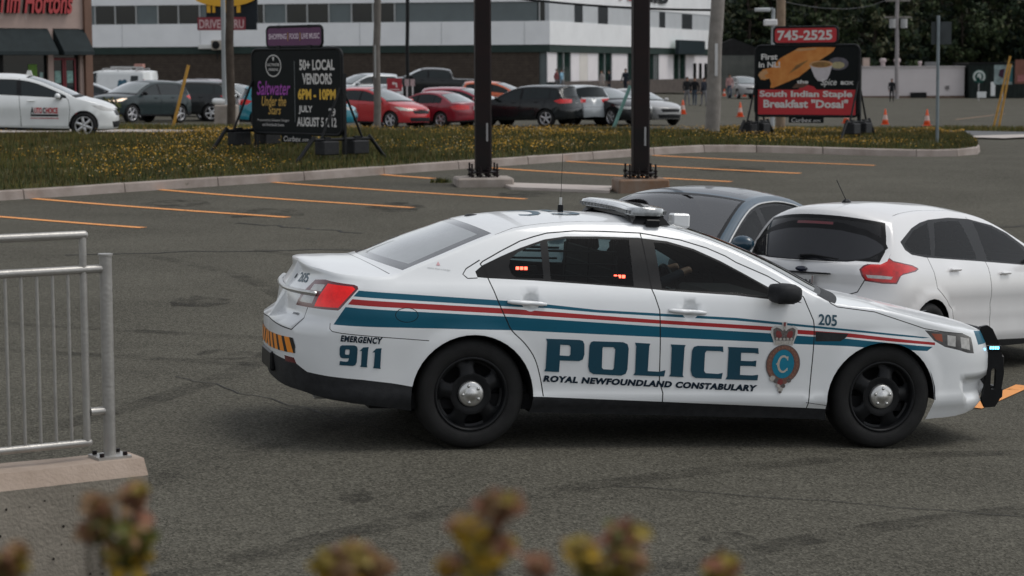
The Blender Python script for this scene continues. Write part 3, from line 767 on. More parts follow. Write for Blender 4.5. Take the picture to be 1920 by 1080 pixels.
def see_through(name, col, sc, lo, hi, amount=1.0, rough=.8):
    """thin worn film: noise decides where it still covers the ground"""
    m = bpy.data.materials.new(name); m.use_nodes = True; nt = m.node_tree; N = nt.nodes; L = nt.links; b = N['Principled BSDF']; o = N['Material Output']
    b.inputs['Base Color'].default_value = (*col, 1); b.inputs['Roughness'].default_value = rough; b.inputs['Specular IOR Level'].default_value = .1
    tc = N.new('ShaderNodeTexCoord'); n = N.new('ShaderNodeTexNoise'); n.inputs['Scale'].default_value = sc; n.inputs['Detail'].default_value = 6; n.inputs['Roughness'].default_value = .7
    L.new(tc.outputs['Object'], n.inputs['Vector']); r = N.new('ShaderNodeMapRange'); r.inputs['From Min'].default_value = lo; r.inputs['From Max'].default_value = hi; r.inputs['To Max'].default_value = amount
    L.new(n.outputs['Fac'], r.inputs['Value']); t = N.new('ShaderNodeBsdfTransparent'); x = N.new('ShaderNodeMixShader')
    L.new(r.outputs['Result'], x.inputs[0]); L.new(t.outputs[0], x.inputs[1]); L.new(b.outputs[0], x.inputs[2]); L.new(x.outputs[0], o.inputs['Surface'])
    return m
LINEM = see_through('worn_orange_line_paint', (.74, .32, .11), 7.0, .22, .42, 1.0, .7)
# painted stall lines
LINES = [((-10.02,34.4),(-5.35,30.9)),((-8.17,36.4),(-3.45,32.8)),((-6.33,38.4),(-1.61,34.8)),((-4.56,40.4),(.24,36.8)),((-2.57,42.4),(-1.5,41.55)),((-.62,44.5),(4.2,40.8)),((1.2,46.4),(5.79,42.8)),((3.21,48.4),(7.62,44.8)),((4.6,19.0),(3.70,16.95))]
for i, (a, b) in enumerate(LINES): strip('stall_line', [a, b], .165 if i < 8 else .14, LINEM, .008)
# far car park: faded lines
for a, b in (((16.5,92),(21.5,97)),((19.5,86),(24.2,95)),((23.5,88),(31,104)),((26,82),(33,95)),((24.5,118),(30,130)),((33,112),(42,126)),((13,112),(17,122))):
    strip('faded_stall_line', [a, b], .16, mat('faded_line_paint', (.30, .18, .11), .8, noise=.3, nscale=2), .02, 3)
# road behind the verge, footpaths
strip('road', [(-40,84),(-20,79),(-6,75.5),(6,74),(14,70.5),(22,62),(34,50)], 9.0, ROADM, .012, 1.5)
WALK = mat('pale_footpath', (.40, .36, .33), .85, noise=.12, nscale=3)
strip('footpath', [(5.2,67.2),(8.5,67.6),(11.8,67.4),(13.4,67.2)], 2.4, WALK, .05, .8)
strip('footpath', [(-13.5,53.0),(-11,54.6),(-7.3,56.6)], 2.6, WALK, .05, .8)
strip('footpath', [(13.2,60.5),(14.6,62.5),(17.5,66.0)], 1.6, WALK, .05, .8)
# repaired seams and cracks in the asphalt
TAR = mat('tar_seam', (.016, .016, .016), .7, noise=.3, nscale=12)
PATCH = asphalt('repaired_asphalt', (.036, .034, .030), (.050, .047, .041), .9)
rnd = random.Random(4)
def crack(a, b, w, n=22, amp=.05):
    P = []
    for i in range(n+1):
        t = i/n; P.append((a[0]+(b[0]-a[0])*t+rnd.uniform(-amp, amp), a[1]+(b[1]-a[1])*t+rnd.uniform(-amp, amp)))
    strip('asphalt_crack', P, w, TAR, .005, .2)
crack((-2.6,16.5),(-.4,13.6),.012); crack((.6,12.6),(5.2,11.9),.010, 26, .04); crack((-5.5,26.5),(1.0,28.5),.05, 26, .12); crack((-4.2,31.8),(-2.2,30.2),.05, 12, .1); crack((1,30),(8,33),.05,20,.12)
MARK = see_through('tyre_mark', (.02, .019, .017), 2.2, .38, .75, .42); OIL = see_through('oil_stain', (.016, .015, .014), 3.0, .42, .66, .55)
def arc(cx, cy, r, a0, a1, w):
    P = [(cx+r*math.cos(math.radians(a0+(a1-a0)*i/24)), cy+r*math.sin(math.radians(a0+(a1-a0)*i/24))) for i in range(25)]
    strip('tyre_mark', P, w, MARK, .0045+.0006*rnd.random(), .4)
for dr in (0, 1.6): arc(2.0, 40.0, 21.5+dr, 235, 292, .22); arc(-14.0, 19.0, 12.0+dr, -40, 38, .22); arc(9.0, 2.5, 11.6+dr, 92, 158, .20)
def blot(x, y, rx, ry):
    mb = MB(); P = [(x+a, y+b) for a, b in ((rx*math.cos(t*.2618)*rnd.uniform(.7, 1.15), ry*math.sin(t*.2618)*rnd.uniform(.7, 1.15)) for t in range(24))]
    mb.add([(a, b, GZ(a, b)+.0065) for a, b in P]+[(x, y, GZ(x, y)+.0065)], [[i, (i+1) % 24, 24] for i in range(24)], OIL); o = mb.build('oil_stain'); o['kind'] = 'structure'
for q in ((-3.9,33.6,.7,1.0),(-1.9,34.9,.5,1.2),(-5.6,35.6,.6,.8),(.2,37.9,.5,.7),(4.6,44.0,.7,.9),(-3.2,21.5,.35,.5),(1.2,11.3,.18,.25),(-.9,12.1,.12,.2),(3.4,12.4,.25,.3),(-2.4,17.8,.3,.35),(-.6,30.5,.6,.9)): blot(*q)
# ------------------------------------------------------------------ kerb of the grass verge, stone by stone
KERB = [(-13.2,30.9),(-8.3,36.3),(3.25,48.6),(4.5,49.8),(5.8,50.5),(7.4,50.75),(9.6,50.6),(10.6,50.75),(11.2,51.3),(11.5,52.4),(11.9,55),(12.3,58)]
def resample(P, step):
    out = [Vector(P[0])]; 
    d = []
    for i in range(len(P)-1):
        a = Vector(P[i]); b = Vector(P[i+1]); n = max(1, round((b-a).length/step))
        for k in range(1, n+1): d.append(a.lerp(b, k/n))
    return out+d
kroot = thing('kerb', 'long weathered concrete kerb edging the grass verge beside the parking stalls', 'kerb')
kp = resample(KERB, 2.2)
for i in range(len(kp)-1):
    a, b = kp[i], kp[i+1]; d = (b-a).normalized(); n = Vector((-d.y, d.x)); L = (b-a).length-.02
    a = a+d*.01; mb = MB(); v = []
    for t in (0, .5, 1):
        p = a+d*(L*t); z = GZ(p.x, p.y)
        for off, h in ((-.02, -.15), (0, .0), (.018, .145), (.035, .165), (.15, .168), (.17, -.05)):
            q = p+n*off; v.append((q.x, q.y, z+h+rnd.uniform(-.004, .004)))
    f = [[j*6+k, j*6+k+1, (j+1)*6+k+1, (j+1)*6+k] for j in range(2) for k in range(5)]+[list(range(6)), list(range(12, 18))]
    mb.add(v, f, mat('kerb_concrete', (.23, .19, .165), .85, col2=(.36, .31, .28), noise=.3, nscale=2.2, bump=.06, bscale=40)); mb.build('kerb_stone', kroot)
# ------------------------------------------------------------------ grass verge
BACK = [(-17,48.5),(-12.2,49.4),(-8,52.2),(-3.9,60),(2,63),(6.1,64.5),(11.4,62.5),(12.25,58.5)]
def lerp_poly(P, t):
    P = [Vector(p) for p in P]; Ls = [(P[i+1]-P[i]).length for i in range(len(P)-1)]; T = t*sum(Ls)
    for i, l in enumerate(Ls):
        if T <= l or i == len(Ls)-1: return P[i].lerp(P[i+1], min(1, T/l))
        T -= l
def verge(t, w):
    a = lerp_poly(KERB, t); b = lerp_poly(BACK, t)
    d = (b-a); a = a+d.normalized()*.14
    p = a.lerp(b, w); za = GZ(a.x, a.y)+.165; zb = GZ(b.x, b.y)+.06
    lump = .05*math.sin(p.x*1.3+p.y*.7)+.03*math.sin(p.x*2.9-p.y*1.7)
    return p.x, p.y, za+(zb-za)*(1-(1-w)**1.5)+lump*min(1, w*6)*min(1, (1-w)*6)+.05*math.sin(math.pi*w)
nt_, nw_ = 90, 26
V = np.array([[verge(i/nt_, j/nw_) for j in range(nw_+1)] for i in range(nt_+1)])
GR = mat('verge_turf', (.030, .033, .009), .95, col2=(.062, .056, .015), noise=.4, nscale=1.3, bump=.05, bscale=20)
sheet('grass_verge', V[:, :, 0], V[:, :, 1], V[:, :, 2], GR)
rg = np.random.default_rng(7)
def vsample(n, wpow=1.0):
    i = rg.random(n)*nt_; j = (rg.random(n)**wpow)*nw_; i0 = np.minimum(i.astype(int), nt_-1); j0 = np.minimum(j.astype(int), nw_-1); a = (i-i0)[:, None]; b = (j-j0)[:, None]
    return V[i0, j0]*(1-a)*(1-b)+V[i0+1, j0]*a*(1-b)+V[i0, j0+1]*(1-a)*b+V[i0+1, j0+1]*a*b
def blades(name, P, hmin, hmax, wid, mats, lean=.5):
    n = len(P); h = rg.uniform(hmin, hmax, n); a = rg.uniform(0, 6.283, n); l = rg.uniform(0, lean, n)*h; q = rg.uniform(0, 6.283, n)
    dx = np.cos(a)*wid/2; dy = np.sin(a)*wid/2
    A = P+np.c_[dx, dy, np.zeros(n)-.01]; B = P-np.c_[dx, dy, np.zeros(n)+.01]; T = P+np.c_[np.cos(q)*l, np.sin(q)*l, h]
    v = np.stack([A, B, T], 1).reshape(-1, 3)
    me = bpy.data.meshes.new(name); me.vertices.add(3*n); me.vertices.foreach_set('co', v.ravel()); me.loops.add(3*n); me.loops.foreach_set('vertex_index', np.arange(3*n)); me.polygons.add(n); me.polygons.foreach_set('loop_start', np.arange(n)*3); me.polygons.foreach_set('loop_total', np.full(n, 3))
    for m in mats: me.materials.append(m)
    me.polygons.foreach_set('material_index', rg.integers(0, len(mats), n)); me.update(); me.validate()
    o = link(name, me); o['kind'] = 'stuff'; return o
G1 = mat('grass_green', (.042, .060, .009), .8, noise=.3, nscale=.8); G2 = mat('grass_olive', (.115, .102, .015), .8, noise=.3, nscale=.8); G3 = mat('grass_straw', (.125, .085, .022), .85, noise=.3, nscale=.8); G4 = mat('grass_dark', (.022, .032, .010), .85, noise=.3, nscale=.8)
blades('grass', vsample(150000), .05, .17, .016, [G1, G1, G2, G4, G3])
blades('dry_grass', np.concatenate([vsample(26000, .45)]), .08, .22, .014, [G3, G2, G3])
def flowers(name, P, size, mats, h0, h1):
    n = len(P); P = P+np.c_[np.zeros(n), np.zeros(n), rg.uniform(h0, h1, n)]; a = rg.uniform(0, 6.283, n); tl = rg.uniform(.2, 1.2, n)
    u = np.c_[np.cos(a), np.sin(a), np.zeros(n)]*size/2; w_ = np.c_[-np.sin(a)*np.cos(tl), np.cos(a)*np.cos(tl), np.sin(tl)]*size/2
    v = np.stack([P-u, P-w_, P+u, P+w_], 1).reshape(-1, 3)
    me = bpy.data.meshes.new(name); me.vertices.add(4*n); me.vertices.foreach_set('co', v.ravel()); me.loops.add(4*n); me.loops.foreach_set('vertex_index', np.arange(4*n)); me.polygons.add(n); me.polygons.foreach_set('loop_start', np.arange(n)*4); me.polygons.foreach_set('loop_total', np.full(n, 4))
    for m in mats: me.materials.append(m)
    me.polygons.foreach_set('material_index', rg.integers(0, len(mats), n)); me.update(); me.validate()
    o = link(name, me); o['kind'] = 'stuff'; return o
Y1 = mat('yellow_flower', (.50, .27, .008), .7, noise=.2, nscale=2); Y2 = mat('ochre_flower', (.30, .16, .012), .75, noise=.2, nscale=2); Y3 = mat('pale_seed_head', (.36, .29, .17), .8, noise=.2, nscale=2)
fp = vsample(46000, .8); keep = (np.sin(fp[:, 0]*.9+1)+np.sin(fp[:, 1]*.7+fp[:, 0]*.3)+rg.normal(0, .6, len(fp))) > .25
flowers('wild_flowers', fp[keep], .032, [Y1, Y1, Y1, Y2, Y2, Y3], .06, .20)
# second small verge beyond the left footpath, and right verge
def patch_grass(name, quad, n, dz=.02):
    Q = [Vector(q) for q in quad]; k = 14; X = np.zeros((k+1, k+1)); Y = X.copy()
    for i in range(k+1):
        for j in range(k+1):
            p = Q[0].lerp(Q[1], i/k).lerp(Q[3].lerp(Q[2], i/k), j/k); X[j, i] = p.x; Y[j, i] = p.y
    Z = GZ.np(X, Y)+dz; sheet(name, X, Y, Z, GR)
    i = rg.random(n); j = rg.random(n); P = np.zeros((n, 3))
    for c in (0, 1):
        P[:, c] = ((1-i)*(1-j)*Q[0][c]+i*(1-j)*Q[1][c]+i*j*Q[2][c]+(1-i)*j*Q[3][c])
    P[:, 2] = GZ.np(P[:, 0], P[:, 1])+dz
    blades('grass', P, .06, .2, .03, [G2, G3, G2, G1])
patch_grass('grass_strip', [(-13,57),(-7.2,58.6),(-7.0,64),(-14,62)], 6000)
patch_grass('grass_strip', [(6.4,69.2),(14,68.8),(14.5,72.5),(7,72.5)], 6000)
patch_grass('grass_strip', [(14.2,73.5),(26,66),(30,74),(16,78)], 9000)
patch_grass('grass_strip', [(15.2,57.5),(21,55),(23,62),(16.5,62)], 5000)
# terrace where the photographer stands (below the frame), with a slope down to the car park
X = np.linspace(-8, 6, 30); Yv = np.array([-6, 0, 4.2, 4.8, 5.6, 6.6, 7.4]); Zv = np.array([1.0, 1.0, 1.0, .95, .72, .35, .10])
YY, XX = np.meshgrid(Yv, X, indexing='ij'); ZZ = np.repeat(Zv[:, None], len(X), 1); gg = GZ.np(XX, YY); ZZ[-1] = gg[-1]-.03
sheet('planted_bank', XX, YY, ZZ, mat('bank_soil', (.05, .04, .028), .95, noise=.4, nscale=4, bump=.05, bscale=30))
# ------------------------------------------------------------------ buildings
def frame2(o, d):
    """local frame: x along the facade, y into the building, z up"""
    d = Vector((d[0], d[1], 0)).normalized(); n = Vector((-d.y, d.x, 0))
    return Matrix(((d.x, n.x, 0, o[0]), (d.y, n.y, 0, o[1]), (d.z, n.z, 1, o[2]), (0, 0, 0, 1)))
CLAD = mat('pale_metal_cladding', (.80, .81, .82), .55, noise=.05, nscale=.6, bump=.01, bscale=2)
CLADR = mat('pale_panel_cladding', (.76, .77, .775), .55, noise=.05, nscale=.6)
SOFF = mat('dark_green_soffit', (.028, .045, .04), .6, noise=.15, nscale=1)
BRICKD = mat('dark_brown_blockwork', (.055, .043, .035), .85, col2=(.085, .068, .055), noise=.3, nscale=3, bump=.05, bscale=8)
WGL = mat('dark_window_glass', (.010, .012, .012), .06, spec=.5, noise=.2, nscale=1)
GREYP = mat('grey_infill_panel', (.115, .14, .145), .5, noise=.08, nscale=1)
ALU = mat('aluminium_frame', (.42, .43, .43), .4, .3, noise=.06, nscale=4)
def office():
    o = (3.0, 166.0, 0.86); L = (-34.05-3.0, 173.5-166.0); dl = Vector((L[0], L[1], 0)).normalized(); dr = Vector((19.5-3.0, 212-166.0, 0)).normalized()
    root = thing('office_building', 'long pale office building with dark window band and dark brown ground floor', 'building', o)
    # each facade in a frame whose x axis runs along the wall and whose y axis points outwards
    def fr(d, sgn):
        n = Vector((-d.y, d.x, 0))*sgn
        if n.dot(Vector((0, -1, 0))) < 0: n = -n
        return Matrix(((d.x, n.x, 0, 0), (d.y, n.y, 0, 0), (0, 0, 1, 0), (0, 0, 0, 1)))
    ML = fr(dl, 1); MR = fr(dr, 1)
    LEN = 62.0; LR = 52.0
    def slab(name, M, x0, x1, z0, z1, y0, y1, m, par=root):
        mb = MB(); mb.box(((x0+x1)/2, (y0+y1)/2, (z0+z1)/2), (x1-x0, y1-y0, z1-z0), m, M=M); return mb.build(name, par)
    # bodies (built as boxes set behind the facades)
    for M, n in ((ML, LEN), (MR, LR)):
        slab('wall', M, 0, n, 3.64, 5.46, -.4, .0, CLAD if M is ML else CLADR)
        slab('wall', M, 0, n, 6.96, 9.6, -.4, .0, CLAD if M is ML else CLADR)
        slab('wall', M, 0, n, 9.62, 10.0, -.4, .12, CLAD)
        slab('soffit', M, .02, n, 3.06, 3.64, -.42, -.06, SOFF)
    slab('core', ML, .3, LEN, .0, 9.5, -14, -.42, GREYP)
    slab('core', MR, .3, LR, .0, 9.5, -10, -.42, GREYP)
    slab('brick_wall', ML, .9, LEN, -.4, 3.06, -.42, -.25, BRICKD)
    # blockwork courses on the ground floor
    mb = MB()
    for k in range(1, 15): mb.box((LEN/2+.5, -.24, -.1+.21*k), (LEN-1, .012, .025), mat('blockwork_joint', (.04, .032, .027), .9, noise=.2, nscale=3), M=ML)
    mb.build('mortar_courses', root)
    # upper window band on the long side: dark panes in pairs and grey infill between
    seq = [(.35, .75, 'w'), (1.0, 5.6, 'g'), (5.7, 12.3, 'g')]
    x = 12.45
    while x < LEN-3:
        seq += [(x, x+1.62, 'w'), (x+1.78, x+3.35, 'w'), (x+3.5, x+5.2, 'g')]; x += 5.36
    pane = None; pan = None
    for a, b, k in seq:
        mb = MB(); mb.box(((a+b)/2, -.16, 6.21), (b-a, .06, 1.46), WGL if k == 'w' else GREYP, M=ML); mb.build('window' if k == 'w' else 'infill_panel', root)
    for a, b, k in seq:
        mb = MB(); mb.box((b+.07, -.10, 6.21), (.10, .12, 1.48), ALU, M=ML); mb.build('mullion', root)
    for k in range(9):
        mb = MB(); mb.box((2+k*6.6, .006, 4.55), (.03, .014, 1.80), mat('cladding_joint', (.30, .31, .32), .6, noise=.1, nscale=2), M=ML); mb.build('cladding_joint', root)
    # short side: pale band with slim dark windows
    slab('wall', MR, 0, LR, 5.46, 6.96, -.4, -.05, mat('grey_panel_band', (.46, .48, .495), .55, noise=.06, nscale=.8))
    for a, b in ((6.3, 8.3), (12.6, 15.2), (31.2, 33.0), (39.0, 42.6)):
        mb = MB(); mb.box(((a+b)/2, -.02, 6.18), (b-a, .06, 1.40), mat('recessed_grey_window', (.05, .055, .06), .2, noise=.2, nscale=2), M=MR); mb.build('window', root)
    # short side ground floor: white panels and glazed bays
    bays = [(.0, 2.2, 'p'), (2.2, 5.8, 'w'), (5.8, 8.0, 'p'), (8.0, 10.2, 'q'), (10.2, 13.0, 'p'), (13.0, 17.0, 'w'), (17.0, 21.5, 'p'), (21.5, 30.0, 'w'), (30.0, 31.6, 'w'), (31.6, 36.5, 'p'), (36.5, 41.0, 'w'), (41.0, LR, 'p')]
    for a, b, k in bays:
        m = {'p': mat('white_ground_panel', (.72, .69, .70), .6, noise=.05, nscale=1), 'q': mat('cream_ground_panel', (.62, .59, .55), .6, noise=.05, nscale=1), 'w': mat('green_tint_glass', (.014, .03, .026), .08, spec=.5, noise=.4, nscale=.7)}[k]
        mb = MB(); mb.box(((a+b)/2, -.3 if k == 'w' else -.22, 1.9), (b-a-.04, .08, 2.3), m, M=MR); mb.build('window' if k == 'w' else 'panel', root)
        if k == 'w':
            for xx in (a+.15, (a+b)/2):
                mb = MB(); mb.box((xx, -.24, 1.9), (.11, .12, 2.3), ALU, M=MR); mb.build('window_frame', root)
    for x in (44.2, 46.3, 48.4):
        mb = MB(); mb.box((x, -.15, 1.5), (.9, .08, 1.5), WGL, M=MR); mb.build('window', root)
    mb = MB(); mb.box((LR/2+.4, .35, .18), (LR-.8, .5, 1.2), mat('low_brown_wall', (.075, .06, .052), .85, noise=.25, nscale=1.5), M=MR); mb.build('plinth_wall', root)
    # roof letters at the short side's top and the bank sign
    mb = MB(); RL = mat('red_sign_letter', (.45, .03, .05), .5, noise=.05, nscale=3); DL = mat('dark_sign_letter', (.02, .022, .024), .5, noise=.05, nscale=3)
    v, f, wh = text_mesh('A', .03); mb.add([(18.2+3.4*a, .14, 7.62+1.9*b) for a, b in v], f, RL, False, MR)
    v, f, wh = text_mesh('LLIIB', .03); mb.add([(21.6+12.0*a, .14, 7.62+1.9*b) for a, b in v], f, DL, False, MR)
    mb.build('roof_lettering', root, fix=False)
    # equipment on the long wall
    r = thing('heat_pump', 'beige heat pump unit hung on the pale office wall with white duct', 'heat pump', tuple(Vector(o)+(ML @ Vector((26.6, .35, 3.75)))), (ML.to_3x3()))
    mb = MB(); mb.box((0, 0, 0), (1.35, .6, .78), mat('beige_casing', (.36, .32, .27), .6, noise=.1, nscale=3), bev=.05); mb.lathe([(0,.31),(.30,.31),(.33,.30),(.33,.28)], BLK, 20, Matrix.Translation((.28, 0, 0))); mb.build('casing', r)
    mb = MB(); mb.box((1.25, -.1, -.12), (1.2, .3, .35), mat('white_duct', (.6, .6, .58), .5, noise=.05, nscale=3), bev=.04); mb.build('duct', r)
    mb = MB(); mb.box((-.4, -.1, -.7), (.08, .08, .75), BLK); mb.box((.3, -.1, -.7), (.08, .08, .75), BLK); mb.build('bracket', r)
    # bank sign
    s = thing('bank_sign', 'teal and white bank sign box on the short side of the pale office', 'sign', tuple(Vector(o)+(MR @ Vector((39.6, .45, 3.75)))), MR.to_3x3())
    mb = MB(); mb.box((0, -.2, 0), (9.6, .36, 1.28), mat('dark_sign_side', (.02, .03, .035), .5, noise=.1, nscale=3)); mb.build('box', s)
    mb = MB(); mb.box((-2.6, 0, 0), (4.1, .04, 1.2), mat('teal_sign_face', (.0, .22, .18), .4, noise=.06, nscale=1)); mb.add([(-4.2, .03, -.55), (-.6, .03, -.55), (-.6, .03, .0), (-2.2, .03, .05), (-3.6, .03, -.2)], [[0,1,2,3,4]], mat('mint_sign_wave', (.25, .55, .48), .4, noise=.05, nscale=1)); mb.build('teal_face', s)
    mb = MB(); mb.box((2.2, 0, 0), (5.0, .04, 1.2), mat('white_sign_face', (.55, .56, .56), .4, noise=.03, nscale=1)); mb.build('white_face', s)
    mb = MB(); v, f, wh = text_mesh('Bank', .01, .2); mb.add([(.9+2.2*a, .03, -.22+.4*b) for a, b in v], f, DL); mb.build('lettering', s, fix=False)
office()
def restaurant():
    d = Vector((math.cos(math.radians(40)), math.sin(math.radians(40)), 0)); o = Vector((-14.95, 75.7, 0)); z0 = .78
    M = Matrix(((d.x, d.y, 0, 0), (d.y, -d.x, 0, 0), (0, 0, 1, 0), (0, 0, 0, 1)))   # x along facade, y out towards the lot
    root = thing('restaurant', 'pinkish stucco coffee shop with dark awnings and red script sign', 'building', (o.x, o.y, z0), (0, 0, 0))
    ST = mat('pink_beige_stucco', (.36, .265, .23), .85, col2=(.43, .325, .285), noise=.2, nscale=1.2, bump=.03, bscale=25)
    BR = mat('brown_corner_trim', (.15, .082, .055), .7, noise=.1, nscale=2)
    def bx(name, c, dd, m, par=root, bev=0):
        mb = MB(); mb.box(c, dd, m, M=M, bev=bev); return mb.build(name, par)
    # facade with openings: pieces butted together
    bx('wall', (-5.0, -.15, 4.60), (9.72, .30, 2.60), ST)                # above the awnings
    bx('wall', (-1.42, -.15, 1.65), (.20, .30, 3.3), ST); bx('wall', (-.22, -.15, 1.65), (.14, .30, 3.3), ST); bx('wall', (-5.7, -.15, .25), (8.36, .30, .5), ST)
    bx('wall', (-9.0, -.15, 1.90), (1.7, .30, 2.8), ST)
    bx('corner_trim', (.0, -.10, 3.0), (.28, .48, 6.2), BR); bx('wall', (-5.0, -5.5, 3.0), (9.7, .3, 5.8), ST); bx('wall', (.0, -2.9, 3.0), (.2, 5.1, 5.8), ST)
    bx('roof', (-5.0, -2.9, 5.75), (9.6, 5.2, .2), mat('roof_membrane', (.1, .1, .1), .9))
    for x in (-3.25, -2.35, -1.45): bx('stucco_joint', (x, .004, 4.25), (.03, .012, 1.3), mat('pale_joint', (.42, .36, .33), .8, noise=.1, nscale=4))
    W = mat('shop_window_glass', (.010, .014, .014), .05, spec=.5, noise=.3, nscale=.8)
    for i in range(3):
        fr_ = bx('window', (-2.36-1.75*i*1.0-.0, -.20, 1.9), (1.70, .05, 2.8), W)
        mb = MB()
        for dx in (-.85, .85): mb.box((-2.36-1.75*i+dx, -.16, 1.9), (.07, .10, 2.8), BLK, M=M)
        mb.build('frame', fr_)
    # entrance: two leaves in red frames
    RF = mat('red_door_frame', (.20, .016, .024), .45, noise=.1, nscale=5)
    for x0, x1 in ((-1.30, -.86), (-.82, -.40)):
        dr = bx('door', ((x0+x1)/2, -.20, 1.15), (x1-x0, .05, 2.2), W)
        mb = MB()
        for x in (x0+.02, x1-.02): mb.box((x, -.16, 1.15), (.06, .08, 2.26), RF, M=M)
        mb.box(((x0+x1)/2, -.16, 2.24), (x1-x0, .08, .07), RF, M=M); mb.box(((x0+x1)/2, -.16, 1.0), (x1-x0, .06, .04), RF, M=M); mb.build('frame', dr)
        mb = MB(); mb.box(((x0+x1)/2, -.17, 1.62), (.24, .01, .42), mat('door_poster', (.22, .38, .34), .6, noise=.4, nscale=9), M=M); mb.build('poster', dr)
    bx('transom', (-.86, -.22, 2.75), (.96, .05, .9), W); bx('door_reveal', (-.34, -.19, 1.6), (.10, .06, 3.2), BLK)
    bx('poster', (-2.05, -.165, 1.75), (.34, .012, .62), mat('green_poster', (.10, .22, .02), .6, noise=.25, nscale=6)); bx('poster', (-1.72, -.165, 1.62), (.13, .012, .32), mat('pale_poster', (.25, .36, .34), .6, noise=.2, nscale=9))
    # awnings: sloping canvas with closed ends and a short valance
    AW = mat('dark_awning_canvas', (.018, .025, .027), .8, noise=.15, nscale=4, bump=.02, bscale=60)
    for x0, x1 in ((-5.8, -1.52), (-1.30, -.12)):
        mb = MB(); P = [(0, 3.24), (.0, 2.36), (.85, 2.36), (.85, 2.50)]
        P = [(.01, 3.28), (.75, 2.50), (.77, 2.38), (.01, 2.38)]
        v = [(x0, y, z) for y, z in P]+[(x1, y, z) for y, z in P]
        mb.add(v, [[0,1,2,3],[7,6,5,4],[0,4,5,1],[1,5,6,2],[2,6,7,3]], AW, False, M); mb.build('awning', root)
    # script sign: thick letters standing off the wall, slanting
    RS = mat('red_script_letter', (.36, .018, .022), .4, noise=.06, nscale=8, coat=.3); RSD = mat('letter_return_dark', (.03, .006, .008), .6)
    v, f, wh = text_mesh('Tim Hortons', .025, .28)
    mb = MB(); X0, X1, Z0, Z1 = -3.42, -.62, 3.80, 4.62
    F3 = [(X0+(X1-X0)*a, .20, Z0+(Z1-Z0)*b) for a, b in v]; B3 = [(x, .02, z) for x, y, z in F3]
    mb.add(F3, f, RS, False, M)
    from collections import Counter
    ed = Counter(tuple(sorted((q[i], q[(i+1) % len(q)]))) for q in f for i in range(len(q)))
    n = len(F3); mb.add(F3+B3, [[a, b, b+n, a+n] for (a, b), c in ed.items() if c == 1], RSD, False, M)
    mb.build('script_sign', root)
    # clipped shrub at the corner
    return root
restaurant()
def low_building():
    r = thing('low_building', 'low white flat roofed building beyond the far car park with rooftop vents', 'building', (37.2, 200.5, -.25))
    Wm = mat('white_block_wall', (.55, .51, .51), .8, noise=.06, nscale=.5, bump=.02, bscale=6)
    mb = MB(); mb.box((0, 4, 1.45), (10.4, 8, 2.9), Wm); mb.build('wall', r)
    mb = MB(); mb.box((0, 4, 2.95), (10.6, 8.2, .12), mat('parapet_cap', (.44, .41, .41), .7, noise=.1, nscale=1)); mb.build('parapet', r)
    mb = MB(); mb.box((0, -.03, .12), (10.5, .1, .24), mat('brown_base', (.12, .08, .06), .9, noise=.2, nscale=1)); mb.build('base', r)
    for x, k in ((-3.7, 'b'), (-2.1, 'v'), (-.75, 'v'), (1.4, 'w'), (2.6, 'l'), (-4.9, 'd')):
        mb = MB()
        if k == 'b': mb.box((x, 2, 3.4), (.6, .6, .8), mat('beige_vent', (.36, .28, .24), .7, noise=.1, nscale=3))
        elif k == 'd': mb.box((x, 3, 3.35), (1.3, 1, .7), mat('dark_unit', (.06, .065, .065), .6, noise=.2, nscale=3))
        elif k == 'l': mb.box((x, 2.4, 3.2), (1.2, .8, .4), mat('grey_unit', (.12, .125, .125), .6, noise=.2, nscale=3))
        else:
            mb.lathe([(.0,.95),(.30,.92),(.42,.75),(.40,.55),(.26,.42),(.30,.0)], mat('pink_grey_vent', (.36, .30, .30), .6, noise=.15, nscale=4), 14, Matrix.Translation((x, 2, 3.0)) @ Matrix.Scale(.8 if k == 'v' else .5, 4), axis='Z')
        mb.build('roof_vent', r)
    for x in (-1.2, 3.6):
        mb = MB(); mb.box((x, -.06, 1.0), (.34, .12, .34), mat('wall_vent', (.16, .15, .15), .7, noise=.2, nscale=5)); mb.build('wall_vent', r)
    mb = MB(); mb.box((.9, -.10, .30), (1.5, .16, .5), BLK); mb.build('grille', r)
    k = thing('dark_shed', 'dark green timber building right of the low white building', 'building', (45.3, 199.0, -.25))
    mb = MB(); mb.box((0, 4, 1.6), (5.2, 7, 3.2), mat('dark_green_boards', (.016, .022, .02), .8, noise=.3, nscale=2)); mb.build('wall', k)
    mb = MB(); mb.box((0, 4, 3.25), (5.5, 7.3, .14), BLK); mb.build('roof', k)
    for i in range(12):
        mb = MB(); mb.box((-2.4+i*.43, .48, 1.6), (.05, .06, 3.1), mat('board_batten', (.022, .03, .027), .8, noise=.2, nscale=2)); mb.build('batten', k)
    g = thing('grey_house', 'grey house wall half hidden behind the leaning wooden pole', 'building', (22.5, 232, 0))
    mb = MB(); mb.box((1.5, 4, 2.0), (9, 8, 4.0), mat('weathered_grey_siding', (.10, .11, .10), .85, col2=(.16, .165, .15), noise=.3, nscale=.8)); mb.build('wall', g)
    mb = MB(); mb.prism([(-3.3, 4.0), (6.3, 4.0), (1.5, 5.8)], 8.2, mat('dark_shingle', (.03, .03, .03), .9, noise=.2, nscale=2)); mb.build('roof', g)
low_building()
